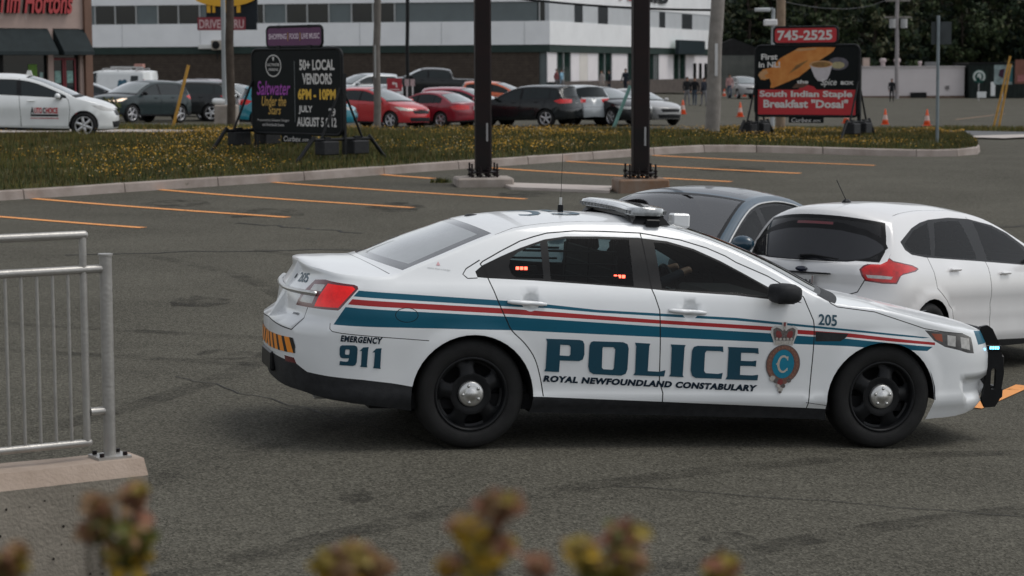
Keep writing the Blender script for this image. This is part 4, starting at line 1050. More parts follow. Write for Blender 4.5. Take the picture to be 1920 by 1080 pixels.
# ------------------------------------------------------------------ the police car
def police_car():
    cs = CarSurface(POLICE)
    bowls = [(.361, .962, .058), (1.446, .927, .058)]
    def extra(s, z):
        v = 0.0
        for bx, bz, r in bowls:
            d = math.hypot(s-bx, z-bz)
            if d < r: v += .034*(1-(d/r)**2)
        # sculpted pocket in the front bumper corner
        if 3.45 < s < 4.1 and .27 < z < .47:
            a = min(1, max(0, (s-(3.50+.10*(.47-z)/.2))/.05)); b = min(1, (.47-z)/.025, (z-.285)/.07)
            v += .055*max(0, a)*max(0, b)
        return v
    cs.extra = extra
    s0, s1 = cs.s0, cs.s1
    dft = [(.045,1.19),(.064,1.207),(.196,1.276),(.329,1.339),(.423,1.368),(.518,1.393),(.704,1.411),(.907,1.413),(1.166,1.409),(1.439,1.372),(1.618,1.325),(1.741,1.277),(1.81,1.238),(2.02,1.155),(2.163,1.079),(2.25,1.03),(2.272,.975)]
    dlt = [(.009,1.144),(.062,1.184),(.192,1.243),(.323,1.296),(.494,1.353),(.642,1.376),(.863,1.381),(1.148,1.379),(1.344,1.362),(1.522,1.318),(1.697,1.246),(1.872,1.158),(2.011,1.086),(2.239,.988)]
    dlb = [(.02,1.108),(.09,1.104),(.391,1.096),(.748,1.08),(1.19,1.058),(1.281,1.05),(1.771,1.029),(2.239,.988)]
    rdo = [(.045,1.19),(.07,1.158),(.09,1.103),(.156,.94),(.203,.845),(.241,.777),(.333,.692),(.403,.595),(.447,.466),(.471,.352)]
    bgap = [(1.166,1.409),(1.19,1.058),(1.235,.924),(1.247,.721),(1.258,.455),(1.286,.378),(1.285,.321)]
    fdo = [(2.25,1.03),(2.272,.975),(2.305,.902),(2.322,.853),(2.329,.724),(2.324,.463),(2.316,.28)]
    rdo = smooth_line(rdo, 4); fdo = smooth_line(fdo, 4)
    rear_door = rdo+[(1.285,.321)]+bgap[::-1][1:]+[p for p in dft if p[0] < 1.166][::-1][:-1]
    front_door = bgap+[(2.316,.28)]+fdo[::-1]+[p for p in dft if 1.166 < p[0] < 2.2][::-1]
    F = []
    A = lambda poly, **k: F.append(dict(poly=poly, **k))
    A([(s0-.1,.05),(s0-.1,.523),(-1.672,.527),(-1.239,.516),(-1.118,.468),(-.951,.457),(-.718,.446),(-.533,.428),(-.38,.405),(-.38,.05)], mat=PLAST)
    A([(.30,.05),(.30,.354),(1.285,.321),(2.31,.281),(2.5,.272),(2.5,.05)], mat=PLAST)
    A([(-.765,1.011),(.237,.966),(.468,.95),(.812,.92),(1.767,.884),(2.276,.843),(3.0,.785),(3.19,.767),(3.132,.763),(2.277,.828),(1.767,.866),(.813,.903),(.468,.926),(.237,.931),(-.799,.973)], mat=P_BLUE)
    A([(-.806,.956),(.237,.917),(1.221,.862),(2.021,.829),(2.19,.812),(2.564,.793),(3.233,.733),(3.234,.715),(2.566,.766),(2.191,.783),(2.023,.802),(1.222,.838),(.237,.883),(-.833,.921)], mat=P_RED)
    A([(-.848,.904),(.238,.866),(1.223,.819),(2.024,.784),(2.192,.772),(2.567,.755),(3.216,.704),(3.17,.676),(2.569,.705),(2.196,.715),(2.027,.724),(1.227,.749),(.241,.78),(-.928,.787)], mat=P_BLUE)
    A(rear_door, part='door_rear@'); A(front_door, part='door_front@')
    A(dlt+dlb[::-1], mat=BLK)
    A([(2.335,.80),(2.575,.788),(2.560,.762),(2.521,.737),(2.339,.734)], mat=PLAST)
    # gaps
    for ln in (rdo, bgap, fdo, dft): A(ribbon(ln, .0075), mat=GAP)
    A(ribbon([(-.045,1.10),(-.075,1.125),(-.05,1.16),(.045,1.215)], .007), mat=GAP)
    A(ribbon([(-.045,1.10),(.02,1.104)], .006), mat=GAP)
    A(ribbon([(-.955,.793),(-.945,.76),(-.926,.745),(-.865,.737),(-.30,.704)], .005), mat=GAP)
    A(ribbon(ell(-.45,.865,.073,.045,28)[7:]+ell(-.45,.865,.073,.045,28)[:8], .0045), mat=GAP)
    A(ribbon([(2.408,1.029),(2.446,.988),(2.492,.966),(2.763,.937),(3.144,.828),(3.3,.806),(3.5,.786)], .006), mat=GAP)
    A(ribbon([(-1.215,.878),(-1.25,.80),(-1.285,.723),(-1.45,.728),(s0,.745)], .007), mat=GAP)
    A(ribbon([(2.30,.32),(2.45,.30)], .004), mat=GAP)
    for bx, bz, r in bowls:
        A(ell(bx, bz, r*1.02, r*1.02, 26), mat=WHITE); A(ell(bx, bz, r*.9, r*.9, 24), mat=WHITE); A(ell(bx, bz, r*.7, r*.7, 20), mat=WHITE); A(ell(bx, bz, r*.35, r*.35, 12), mat=WHITE)
    # windows
    A([(1.262,1.062),(1.25,1.352),(1.344,1.347),(1.522,1.304),(1.697,1.232),(1.872,1.145),(2.0,1.078),(2.05,1.046),(2.06,1.022),(1.771,1.041)], part='window_front@', mat=GLASS)
    A([(.509,1.104),(.515,1.342),(.642,1.362),(.863,1.367),(1.078,1.366),(1.07,1.074),(.748,1.09)], part='window_rear@', mat=GLASS)
    A([(.462,1.108),(.462,1.328),(.40,1.307),(.30,1.265),(.25,1.222),(.235,1.18),(.248,1.135),(.28,1.112)], part='window_quarter@', mat=GLASS)
    # lamps
    tl = [(-1.288,1.043),(-1.107,1.056),(-.80,1.044),(-.775,1.036),(-.769,1.02),(-.888,.885),(-.90,.878),(-1.436,.867),(-1.346,.983)]
    A(tl, part='taillight@', mat=LAMPDK)
    A([(-1.045,1.036),(-.81,1.032),(-.79,1.018),(-.90,.895),(-1.13,.886),(-1.10,.95)], part='taillight@', mat=LAMPLIT)
    A([(-1.256,1.017),(-1.075,1.027),(-1.095,.983),(-1.265,.979)], part='taillight@', mat=LAMPCLR)
    A([(-1.325,.943),(-1.15,.948),(-1.17,.90),(-1.37,.896)], part='taillight@', mat=LAMPCLR)
    hl = [(3.144,.818),(3.308,.803),(3.515,.783),(3.60,.757),(3.629,.645),(3.55,.652),(3.461,.674),(3.32,.702),(3.225,.745)]
    A(hl, part='headlight@', mat=LAMPDARK)
    A([(3.20,.795),(3.29,.79),(3.30,.735),(3.24,.752)], part='headlight@', mat=AMBER)
    A([(3.34,.782),(3.42,.772),(3.42,.70),(3.345,.712)], part='headlight@', mat=LAMPCLR)
    A([(3.47,.765),(3.57,.75),(3.58,.67),(3.48,.69)], part='headlight@', mat=LAMPCLR)
    A([(-1.384,.545),(-1.249,.545),(-1.222,.51),(-1.373,.508)], part='reflector@', mat=LAMPDK)
    A([(3.66,.80),(3.70,.70),(4.0,.695),(s1+.1,.70),(s1+.1,.80)], mat=P_BLUE)
    # grille and lower mouth at the nose
    A([(s1-.52,.68),(s1+.1,.69),(s1+.1,.52),(s1-.56,.55)], mat=BLK)
    A([(s1-.40,.44),(s1+.1,.44),(s1+.1,.29),(s1-.38,.31)], mat=PLAST)
    for ax, az in ((0.0, .345), (2.85, .33)): A(ell(ax, az, .402, .402, 44), hole=True)
    TF = []
    TF.append(dict(poly=[(2.475,-.02),(4.6,-.02),(4.6,1.05),(2.475,1.05)], part='hood'))
    TF.append(dict(poly=[(2.35,.0),(2.475,.0),(2.475,1.05),(2.35,1.05)], mat=PLAST))
    TF.append(dict(poly=[(1.30,.05),(2.36,.05),(2.36,1.05),(1.30,1.05)], mat=BLK, part='windshield'))
    TF.append(dict(poly=[(1.36,.09),(2.32,.09),(2.32,1.05),(1.40,1.05)], mat=GLASSF, part='windshield'))
    TF.append(dict(poly=[(-.455,.03),(.165,.06),(.165,1.05),(-.455,1.05)], mat=mat('rear_glass_frit', (.10, .105, .11), .12, noise=.1, nscale=40, coat=.6), part='rear_window'))
    TF.append(dict(poly=[(-.375,.12),(.10,.16),(.10,1.05),(-.375,1.05)], mat=mat('rear_glass_sky_tone', (.27, .29, .295), .10, noise=.08, nscale=4, coat=.8), part='rear_window'))  # light grey base colour stands in for bright sky mirrored in the pane
    TF.append(dict(poly=[(-.53,.07),(-.53,1.05),(s0-.1,1.05),(s0-.1,.07)], part='trunk_lid'))
    TF.append(dict(poly=ribbon([(.165,.0),(.30,.03),(.6,.045),(1.0,.045),(1.3,.04)], .010), mat=GAP))
    TF.append(dict(poly=ribbon([(-.53,.07),(-.53,1.05)], .008), mat=GAP))
    bottom = [(s0,.34),(-1.2,.335),(-.93,.306),(-.64,.277),(-.42,.25),(0,.22),(.42,.24),(1.3,.225),(2.4,.20),(2.85,.18),(3.28,.20),(3.53,.206),(3.8,.23),(s1,.25)]
    pts = car_skins(cs, F, TF, WHITE, bottom, .046, .08, stations=[-.53,-.455,.165,1.30,2.36,2.475])
    R = orient(0.25609, 0.0488)
    root = thing('police_car', 'white police car with blue and red stripes and POLICE lettering on its doors', 'police car', (-.5045, 14.4319, .165), R)
    body = pts.build('body', root)
    for k in ('hood', 'windshield', 'rear_window', 'trunk_lid'):
        if k in pts: pts.build(k, root)
    doors = {}
    for sd in 'RL':
        doors['f'+sd] = pts.build('door_front@'+sd, root, 'door'); doors['r'+sd] = pts.build('door_rear@'+sd, root, 'door')
        pts.build('window_front@'+sd, doors['f'+sd], 'window'); pts.build('window_rear@'+sd, doors['r'+sd], 'window'); pts.build('window_quarter@'+sd, doors['r'+sd], 'window')
        pts.build('taillight@'+sd, root, 'taillight'); pts.build('headlight@'+sd, root, 'headlight'); pts.build('reflector@'+sd, root, 'reflector')
    # liners: dark tubs behind the arches, floor pan
    mb = MB()
    for ax in (0.0, 2.85):
        for sg in (-1, 1):
            v = []; 
            for i in range(15):
                a = math.pi*i/14
                for yy in (.90, .45): v.append((ax+.405*math.cos(a), sg*yy, .34+.405*math.sin(a)))
            mb.add(v, [[2*i, 2*i+1, 2*i+3, 2*i+2] for i in range(14)], GAP, True)
    mb.box((1.20, 0, .30), (3.7, 1.60, .10), GAP); mb.box((1.4, 0, .24), (1.9, 1.3, .06), GAP)
    mb.build('underbody', root)
    # wheels
    wm = wheel_meshes(.3575, .245, .243, 5, STEELBLK, RUBBER, 'steel')
    hc = MB()
    hc.lathe([(0, -.128), (.03, -.128), (.034, -.122), (.052, -.121), (.073, -.117), (.083, -.108), (.084, -.09)], CHROME, 28)
    for i in range(5):
        a = 2*math.pi*i/5+.5
        hc.ball((.056*math.cos(a), -.121, .056*math.sin(a)), (.011, .010, .011), CHROME, 8, 5)
    hcm = hc.mesh('hub_cap'); fix_normals(hcm)
    put_wheels(root, wm, (0, 2.868), .768, .3575, .245, [('hub_cap', hcm)])
    # livery lettering on both sides
    LET = dict(
     P=[[(.469,.729),(.696,.724),(.717,.718),(.729,.696),(.733,.629),(.724,.596),(.7,.585),(.57,.588),(.569,.511),(.47,.516),(.478,.537),(.478,.71)],[(.567,.691),(.627,.689),(.638,.677),(.639,.628),(.63,.618),(.567,.621)]],
     O=[[(.788,.717),(.992,.713),(1.022,.7),(1.032,.67),(1.032,.533),(1.022,.505),(.992,.492),(.802,.5),(.775,.516),(.764,.55),(.764,.689),(.773,.711)],[(.856,.68),(.928,.679),(.941,.666),(.939,.54),(.93,.53),(.868,.533),(.857,.543),(.853,.668)]],
     L=[[(1.072,.711),(1.178,.706),(1.172,.689),(1.172,.524),(1.248,.52),(1.294,.531),(1.288,.489),(1.074,.496),(1.086,.514),(1.082,.688)]],
     I=[[(1.318,.703),(1.422,.7),(1.416,.682),(1.416,.499),(1.424,.485),(1.321,.49),(1.332,.506),(1.327,.681)]],
     C=[[(1.506,.696),(1.684,.693),(1.689,.655),(1.665,.662),(1.571,.663),(1.561,.649),(1.563,.528),(1.575,.514),(1.662,.509),(1.695,.517),(1.688,.476),(1.506,.481),(1.481,.497),(1.469,.532),(1.469,.663),(1.48,.688)]],
     E=[[(1.719,.691),(1.933,.685),(1.939,.646),(1.909,.652),(1.814,.653),(1.816,.599),(1.898,.597),(1.926,.602),(1.925,.56),(1.9,.564),(1.815,.565),(1.817,.504),(1.906,.501),(1.946,.506),(1.943,.468),(1.717,.473),(1.728,.494),(1.725,.671)]])
    NUM = [[[(-.857,.662),(-.78,.666),(-.763,.659),(-.757,.641),(-.76,.559),(-.769,.539),(-.785,.533),(-.872,.534),(-.869,.561),(-.83,.558),(-.816,.561),(-.811,.581),(-.85,.579),(-.866,.584),(-.872,.601),(-.873,.64),(-.868,.656)],[(-.832,.637),(-.811,.638),(-.807,.631),(-.809,.609),(-.813,.603),(-.833,.604),(-.837,.611),(-.836,.632)]],
     [[(-.745,.63),(-.722,.655),(-.687,.658),(-.69,.643),(-.694,.542),(-.691,.527),(-.737,.529),(-.732,.542),(-.73,.631)]],
     [[(-.663,.624),(-.64,.649),(-.604,.652),(-.607,.638),(-.608,.534),(-.605,.519),(-.654,.523),(-.649,.537),(-.647,.624)]]]
    INK = mat('livery_letter_blue', (.0, .046, .078), .4, noise=.05, nscale=6)
    INK2 = mat('livery_small_letter_navy', (.004, .014, .028), .45, noise=.05, nscale=6)
    def letters(sg):
        # on the far side the words still read from left to right
        cx = 1.2; mb = MB()
        for k in 'POLICE':
            v, f = poly_tris(LET[k], .06)
            if sg > 0: v = [(2*cx-a, b) for a, b in v]; 
            decal(mb, cs, v, f, INK, sg)
        mb.build('police_lettering', root, fix=False); mb = MB()
        for q in NUM:
            v, f = poly_tris(q, .05)
            if sg > 0: v = [(-1.475-a, b) for a, b in v]
            decal(mb, cs, v, f, INK, sg)
        mb.build('emergency_number', root, fix=False)
        def tx(nm, t, q, ink, bold=.0, shear=.0, sp=1.0):
            mb = MB()
            v, f, wh = text_mesh(t, bold, shear, sp); g = quad_map(*q)
            v = [g(1-a if sg > 0 else a, b) for a, b in v]
            decal(mb, cs, v, f, ink, sg); mb.build(nm, root, fix=False)
        tx('force_name_lettering', 'ROYAL NEWFOUNDLAND CONSTABULARY', ((.465,.447),(1.942,.392),(1.946,.436),(.466,.490)), INK2, .06, .14, 1.12)
        tx('emergency_lettering', 'EMERGENCY', ((-.869,.686),(-.604,.677),(-.601,.72),(-.867,.727)), INK2, .05, .14, 1.15)
        tx('unit_number', '205', ((2.353,.846),(2.486,.837),(2.488,.913),(2.355,.919)), INK, .02)
    for sg in (-1, 1): letters(sg)
    # crest: crown, garter ring, initial
    GOLD = mat('crest_bronze', (.17, .075, .055), .5, noise=.35, nscale=70); SIL = mat('crest_silver', (.36, .34, .31), .5, noise=.35, nscale=60)
    GREY = mat('crest_grey', (.10, .085, .08), .5, noise=.5, nscale=60); TEAL = mat('crest_teal', (.0, .17, .27), .4, noise=.08, nscale=10); STONE = mat('crest_letter', (.42, .39, .34), .5, noise=.1, nscale=20)
    CRED = mat('crest_red', (.17, .025, .025), .5, noise=.25, nscale=40)
    for sg in (-1, 1):
        mb = MB()
        def D(polys, m, d=.004, h=.05):
            v, f = poly_tris(polys, h); decal(mb, cs, v, f, m, sg, d)
        cx = 2.111
        D([[(2.045,.705),(2.035,.74),(2.015,.785),(2.018,.82),(2.045,.838),(2.085,.835),(2.095,.845),(2.09,.862),(2.132,.862),(2.127,.845),(2.135,.835),(2.178,.838),(2.205,.82),(2.207,.785),(2.188,.74),(2.178,.705)]], mat('crest_backing', (.50, .49, .47), .5, noise=.06, nscale=9), .0035)
        D([ell(2.117,.580,.122,.130,36)], GREY, .0045)
        D([ell(2.117,.580,.116,.124,36), ell(2.117,.580,.082,.100,36)], GOLD, .0055)
        D([ell(2.117,.580,.078,.096,36)], TEAL, .006)
        for k in range(26):     # worn lettering round the garter
            a = 2*math.pi*k/26; x = 2.117+.100*math.cos(a); z = .58+.112*math.sin(a)
            D([ell(x, z, .0045, .0075, 6)], mat('crest_gold_letter', (.22, .12, .075), .5, noise=.2, nscale=60), .0066, None)
        D([[p for p in ell(2.117,.58,.042,.060,26,48,312)]+[p for p in ell(2.119,.58,.028,.046,26,312,48)]], STONE, .0068, None)
        D([[(2.142,.632),(2.151,.632),(2.151,.604),(2.143,.606)]], STONE, .0068, None); D([[(2.143,.552),(2.151,.556),(2.151,.534),(2.14,.537)]], STONE, .0068, None)
        D([[(2.064,.58),(2.078,.592),(2.085,.58),(2.078,.568)]], STONE, .0069, None)
        # crown
        D([[(2.052,.712),(2.172,.712),(2.178,.735),(2.046,.735)]], SIL, .006)
        D([[(2.046,.738),(2.034,.78),(2.032,.812),(2.055,.826),(2.085,.815),(2.10,.80),(2.111,.82),(2.122,.80),(2.138,.815),(2.168,.826),(2.191,.812),(2.189,.78),(2.178,.738)]], GREY, .006)
        D([[(2.056,.76),(2.05,.79),(2.06,.806),(2.085,.797),(2.096,.77),(2.085,.752)]], CRED, .007); D([[(2.168,.76),(2.174,.79),(2.164,.806),(2.139,.797),(2.128,.77),(2.139,.752)]], CRED, .007)
        for k in range(5): D([ell(2.06+.026*k,.748,.009,.010,8)], SIL, .0075, None)
        D([ell(2.111,.822,.011,.011,10)], SIL, .0075, None); D([[(2.105,.83),(2.117,.83),(2.119,.86),(2.103,.86)]], CRED, .0075, None)
        # thistle and roses below
        for x, z, r, m in ((2.048,.482,.022,SIL),(2.075,.468,.020,GREY),(2.105,.458,.024,CRED),(2.135,.462,.02,GOLD),(2.165,.47,.018,GREY),(2.09,.435,.016,SIL),(2.125,.432,.018,GREY),(2.108,.41,.02,SIL),(2.108,.392,.012,GREY)):
            D([ell(x, z, r, r*.9, 9)], m, .0078, None)
        mb.build('crest', root, fix=False)
    # hazard chevrons on the rear bumper
    OR = mat('reflective_orange', (.85, .27, .01), .3, noise=.06, nscale=30); BK = mat('chevron_black', (.02, .018, .015), .4)
    mb = MB()
    g = quad_map((s0+.005,.556),(-1.232,.576),(-1.23,.673),(s0+.005,.654))
    for sg in (-1, 1):
        n = 5
        for i in range(n):
            u0, u1 = i/n, (i+1)/n
            um = u0+.62/n
            for a, b, m in ((u0, um, OR), (um, u1, BK)):
                sh = -.10
                v = []
                for v_ in (0, .5, 1):
                    for q in (a, b): v.append(g(min(max(q+sh*(v_-.5), 0), 1), v_))
                decal(mb, cs, v, [[0,1,3,2],[2,3,5,4]], m, sg, .004)
    mb.build('hazard_chevrons', root, fix=False)
    # chrome strip across the trunk, plate recess, exhausts, rubber bumper guard
    mb = MB()
    for sg in (-1, 1):
        pth = [(s0+.002,.940),(-1.65,.945),(-1.4,.953),(-1.2,.960),(-1.135,.962)]
        vv = []
        for s, z in pth:
            for dz, d in ((-.012,.004),(-.008,.026),(.008,.026),(.014,.004)): vv.append(tuple(on_surface(cs, s, z+dz, sg, d)[0]))
        f = [[i*4+k, i*4+k+1, (i+1)*4+k+1, (i+1)*4+k] for i in range(len(pth)-1) for k in range(3)]+[[(len(pth)-1)*4+k for k in range(4)]]
        mb.add(vv, f, CHROME, True)
    mb.build('chrome_strip', root)
    for sg in (-1, 1):
        mb = MB(); mb.lathe([(.045, -.06), (.048, -.055), (.048, .12), (.04, .12), (.04, -.05)], CHROME, 20, Matrix.Translation((-.86, sg*.64, .335)) @ Matrix.Rotation(math.pi/2, 4, 'Z'))
        mb.build('exhaust_tip', root)
    mb = MB(); mb.box((-1.185, 0, .47), (.04, .40, .13), BLK, bev=.012); mb.build('bumper_guard', root)
    mb = MB(); flat = Matrix.Rotation(-math.pi/2, 4, 'Z')
    v, f, wh = text_mesh('205', .02); g = quad_map((-1.635,1.000),(-1.409,1.012),(-1.45,1.072),(-1.70,1.058))
    decal(mb, cs, [g(a, b) for a, b in v], f, mat('livery_letter_blue', (0, 0, 0)), -1, .004)
    v, f = poly_tris([ell(-1.79, 1.024, .02, .016, 10)]); decal(mb, cs, v, f, INK2, -1, .004)
    v, f, wh = text_mesh('AWD', .02, .1); g = quad_map((-1.464,.803),(-1.335,.806),(-1.335,.822),(-1.464,.819)); decal(mb, cs, [g(a, b) for a, b in v], f, INK2, -1, .004)
    # small recruiting decal on the rear pillar: a red leaf shape over two fine lines
    FA = mat('faded_pillar_script', (.40, .42, .42), .5); FR = mat('faded_leaf_red', (.62, .35, .37), .5)
    v, f = poly_tris([[(-.245,1.175),(-.232,1.200),(-.219,1.175)]]); decal(mb, cs, v, f, FR, -1, .003)
    v, f, wh = text_mesh('more than a badge', .0, .2); g = quad_map((-.305,1.152),(-.155,1.140),(-.155,1.152),(-.305,1.167)); decal(mb, cs, [g(a, b) for a, b in v], f, FA, -1, .003)
    mb.build('small_marks', root, fix=False)
    # roof numerals, antenna, puck, camera housing, light bar
    mb = MB(); v, f, wh = text_mesh('205', .0)
    def roof(x, y, d=.004):
        t = 1-abs(y)/.62
        return (x, y, cs.T(x, max(0, min(1, t)))[2]+d)
    mb.add([roof(.10+.80*a, .28-.56*b if 0 else -.26+.52*b) for a, b in v], f, INK); mb.build('roof_number', root, fix=False)
    mb = MB(); z = 1.497; mb.tube((.80, .02, z), (.80, .02, z+.05), .020, BLK); mb.tube((.80,.02,z+.05),(.80,.02,z+.10),.010,CHROME); mb.tube((.80,.02,z+.10),(.80,.02,z+.40),.0016,BLK); mb.build('whip_antenna', root)
    mb = MB(); mb.lathe([(.0,.028),(.04,.026),(.055,.012),(.06,-.01)], BLK, 16, Matrix.Translation((.20, .12, 1.432)), axis='Z'); mb.build('antenna_puck', root)
    mb = MB(); mb.box((1.71, .14, 1.455), (.13, .10, .10), WHITE, bev=.012); mb.build('roof_camera_box', root)
    LB = thing('light_bar', None, None, (1.22, 0, 1.0)); LB.parent = root
    LENS = mat('light_bar_lens', (.34, .36, .37), .12, noise=.35, nscale=26, coat=1.0)
    mb = MB(); n = 24; v = []
    prof = [(-.135,.0),(-.145,.02),(-.13,.046),(-.05,.056),(.05,.056),(.13,.046),(.145,.02),(.135,.0)]
    for i in range(n+1):
        y = -.61+1.22*i/n; e = max(0, abs(y)-.45)/.16; sx = math.sqrt(max(0, 1-(e*.75)**2)); dx = .07*(1-(abs(y)/.61)**2)
        for px, pz in prof: v.append((dx+px*sx, y, .522+pz))
    f = [[i*8+k, i*8+(k+1) % 8, (i+1)*8+(k+1) % 8, (i+1)*8+k] for i in range(n) for k in range(8)]+[list(range(8)), list(range(n*8, n*8+8))]
    mb.add(v, f, LENS, True); lens = mb.build('lens', LB)
    mb = MB()
    for i in range(22):
        y = -.56+1.12*i/21; e = max(0, abs(y)-.45)/.16; sx = math.sqrt(max(0, 1-(e*.75)**2)); dx = .07*(1-(abs(y)/.61)**2)
        for q in (-1, 1): mb.box((dx+q*.142*sx, y, .543), (.012, .038, .022), mat('led_module', (.12, .125, .13), .25, noise=.3, nscale=50))
    mb.build('led_module', LB)
    mb = MB()
    for sg in (-1, 1):
        mb.add([(-.10, sg*.60, .47),(.17, sg*.60, .46),(.12, sg*.57, .522),(-.06, sg*.57, .522),(-.10, sg*.40, .50),(.17, sg*.40, .485),(.12, sg*.40, .522),(-.06, sg*.40, .522)], [[0,1,2,3],[4,5,6,7],[0,1,5,4],[1,2,6,5],[0,3,7,4]], BLK)
        mb.box((.04, sg*.615, .475), (.10, .03, .05), BLK, bev=.008)
    mb.box((.03, 0, .512), (.20, 1.14, .02), BLK); mb.build('mount', LB)
    # mirrors, handles
    for sg in (-1, 1):
        mb = MB(); M = Matrix.Translation((2.06, sg*1.035, 1.062)) @ Matrix.Rotation(sg*-.15, 4, 'Z')
        n = 10; v = []
        rows = [(-.09,.6),(-.075,.92),(0,1),(.05,.95),(.085,.72),(.10,.3)]
        for x, k in rows:
            for i in range(14):
                a = 2*math.pi*i/14; cx = math.copysign(abs(math.cos(a))**.6, math.cos(a)); cz = math.copysign(abs(math.sin(a))**.6, math.sin(a))
                v.append((x, .105*k*cx, .066*k*cz))
        f = [[j*14+i, j*14+(i+1) % 14, (j+1)*14+(i+1) % 14, (j+1)*14+i] for j in range(len(rows)-1) for i in range(14)]+[list(range(14)), list(range(70, 84))]
        mb.add(v, f, PLAST, True, M); mb.box((2.09, sg*.93, 1.005), (.13, .16, .035), BLK, bev=.012)
        mb.build('mirror', root)
    for sd, sg in (('R', -1), ('L', 1)):
        for key, (hx, hz, hw) in (('r', (.335, .957, .13)), ('f', (1.425, .920, .13))):
            mb = MB(); rows = []
            for i in range(9):
                u = i/8; s = hx-hw+2*hw*u; z = hz-.012*(u-.5)*2*.5
                p, nn = on_surface(cs, s, z, sg, 0); base = Vector(p)
                k = .010+.022*math.sin(math.pi*min(1, max(0, (u*1.25-.125)))); hh = .014 if 0 < i < 8 else .009
                for dz, dd in ((-hh, .0), (-hh, k), (-hh*.3, k+.008), (hh*.6, k+.006), (hh, k*.6), (hh, 0)): rows.append(tuple(Vector((base.x, sg*(abs(cs.P(s, .93 if key == 'r' else .90)[1])+dd), base.z+dz))))
            f = [[i*6+q, i*6+q+1, (i+1)*6+q+1, (i+1)*6+q] for i in range(8) for q in range(5)]+[list(range(6)), list(range(48, 54))]
            mb.add(rows, f, WHITE, True); mb.build('handle', doors[key+sd])
    # wheel-well side: push bumper
    mb = MB()
    for sg in (-1, 1):
        DX, DZ = -.115, .03
        o = [(3.955,.20),(4.03,.205),(4.065,.26),(4.085,.45),(4.07,.55),(4.02,.68),(3.975,.76),(3.935,.785),(3.885,.775),(3.865,.74),(3.90,.62),(3.94,.50),(3.945,.35),(3.925,.25)]
        hole = rrect(3.985, .33, 4.025, .48, .018)
        o = [(a+DX, b+DZ) for a, b in o]; hole = [(a+DX, b+DZ) for a, b in hole]
        v, f = poly_tris([o, hole]); T = .030
        y = sg*.47
        mb.add([(a, y, b) for a, b in v], f, BLK); mb.add([(a, y+sg*T, b) for a, b in v], f, BLK)
        for P in (o, hole):
            k = len(P); mb.add([(a, y, b) for a, b in P]+[(a, y+sg*T, b) for a, b in P], [[i, (i+1) % k, k+(i+1) % k, k+i] for i in range(k)], BLK)
    mb.box((3.96, 0, .55), (.05, .94, .10), BLK, bev=.012); mb.box((3.965, 0, .33), (.05, .94, .08), BLK, bev=.012); mb.tube((3.86, -.46, .76), (3.86, .46, .76), .022, BLK)
    push = mb.build('push_bumper', root)
    mb = MB(); LEDB = mat('lit_white_blue_led', (.6, .8, .9), .3, emit=(.10, .58, 1.0), estr=4.0)
    for sg in (-1, 1):
        mb.box((3.87, sg*.503, .655), (.12, .018, .04), BLK, bev=.005)
        for i in range(4): mb.box((3.847+.019*i, sg*.512, .657), (.014, .006, .02), LEDB)
    mb.build('led_module', push)
    mb = MB(); LEDR = mat('lit_red_led', (.8, .1, .05), .3, emit=(1.0, .10, .06), estr=9.0)
    for sg in (-1,):
        for x, y, z in ((.345, .735, 1.165), (1.015, .735, 1.125)):
            mb.box((x+.02, sg*(y-.012), z), (.15, .018, .036), BLK)
            for i in range(3): mb.box((x-.035+.028*i, sg*y, z), (.020, .006, .020), LEDR)
    mb.build('window_strobe', root)
    # cabin
    interior(root, dict(fx=1.42, rx=.32, zc=.52, w=.52, dash=2.12, top=1.22), cage=True)
    return root, cs
def interior(root, q, cage=False):
    mb = MB()
    for y in (-.38, .38):
        x = q['fx']; z = q['zc']
        mb.box((x+.10, y, z), (.52, q['w'], .20), SEAT, bev=.06)
        mb.box((x-.20, y, z+.36), (.18, q['w'], .66), SEAT, Matrix.Rotation(-.22, 3, 'Y'), bev=.06)
        mb.box((x-.30, y, z+.76), (.10, .26, .17), SEAT, Matrix.Rotation(-.15, 3, 'Y'), bev=.04)
        mb.tube((x-.27, y-.06, z+.6), (x-.29, y-.06, z+.72), .008, BLK); mb.tube((x-.27, y+.06, z+.6), (x-.29, y+.06, z+.72), .008, BLK)
    x = q['rx']
    mb.box((x+.1, 0, z), (.52, 1.30, .20), SEAT, bev=.06); mb.box((x-.18, 0, z+.34), (.18, 1.30, .60), SEAT, Matrix.Rotation(-.3, 3, 'Y'), bev=.06)
    mb.box((1.1, 0, .36), (2.4, 1.5, .08), SEAT)
    mb.build('seats', root)
    mb = MB(); d = q['dash']
    mb.box((d, 0, .86), (.50, 1.50, .22), DASH, bev=.07); mb.box((d-.2, 0, .60), (.35, .34, .5), DASH, bev=.05)
    c = Vector((d-.36, .38, .93)); pts = []
    for i in range(25):
        a = 2*math.pi*i/24; pts.append(c+Vector((.0, .185*math.cos(a), .185*math.sin(a))) + Vector((-.07*math.sin(a), 0, 0)))
    mb.path(pts, .016, BLK, 6); mb.box(c, (.03, .30, .04), BLK); mb.tube(c, c+Vector((.2, 0, -.05)), .03, BLK)
    mb.box((q['dash']-.36, 0, q['top']+.12), (.03, .22, .07), BLK, bev=.015)
    mb.build('dashboard', root)
    if cage:
        mb = MB(); x = 1.02
        for y in (-.62, 0, .62): mb.tube((x, y, .6), (x, y*.85, 1.40), .014, BLK, n=6)
        for z in (1.05, 1.15, 1.25, 1.36): mb.tube((x, -.60, z), (x, .60, z), .009, BLK, n=6)
        for sg in (-1, 1):
            for z in (1.12, 1.20, 1.28): mb.tube((.35, sg*.70, z), (1.0, sg*(.78-(z-1.05)*.5), z), .008, BLK, n=6)
        mb.box((x, .0, .95), (.015, 1.25, .6), PLAST); mb.build('cage', root)
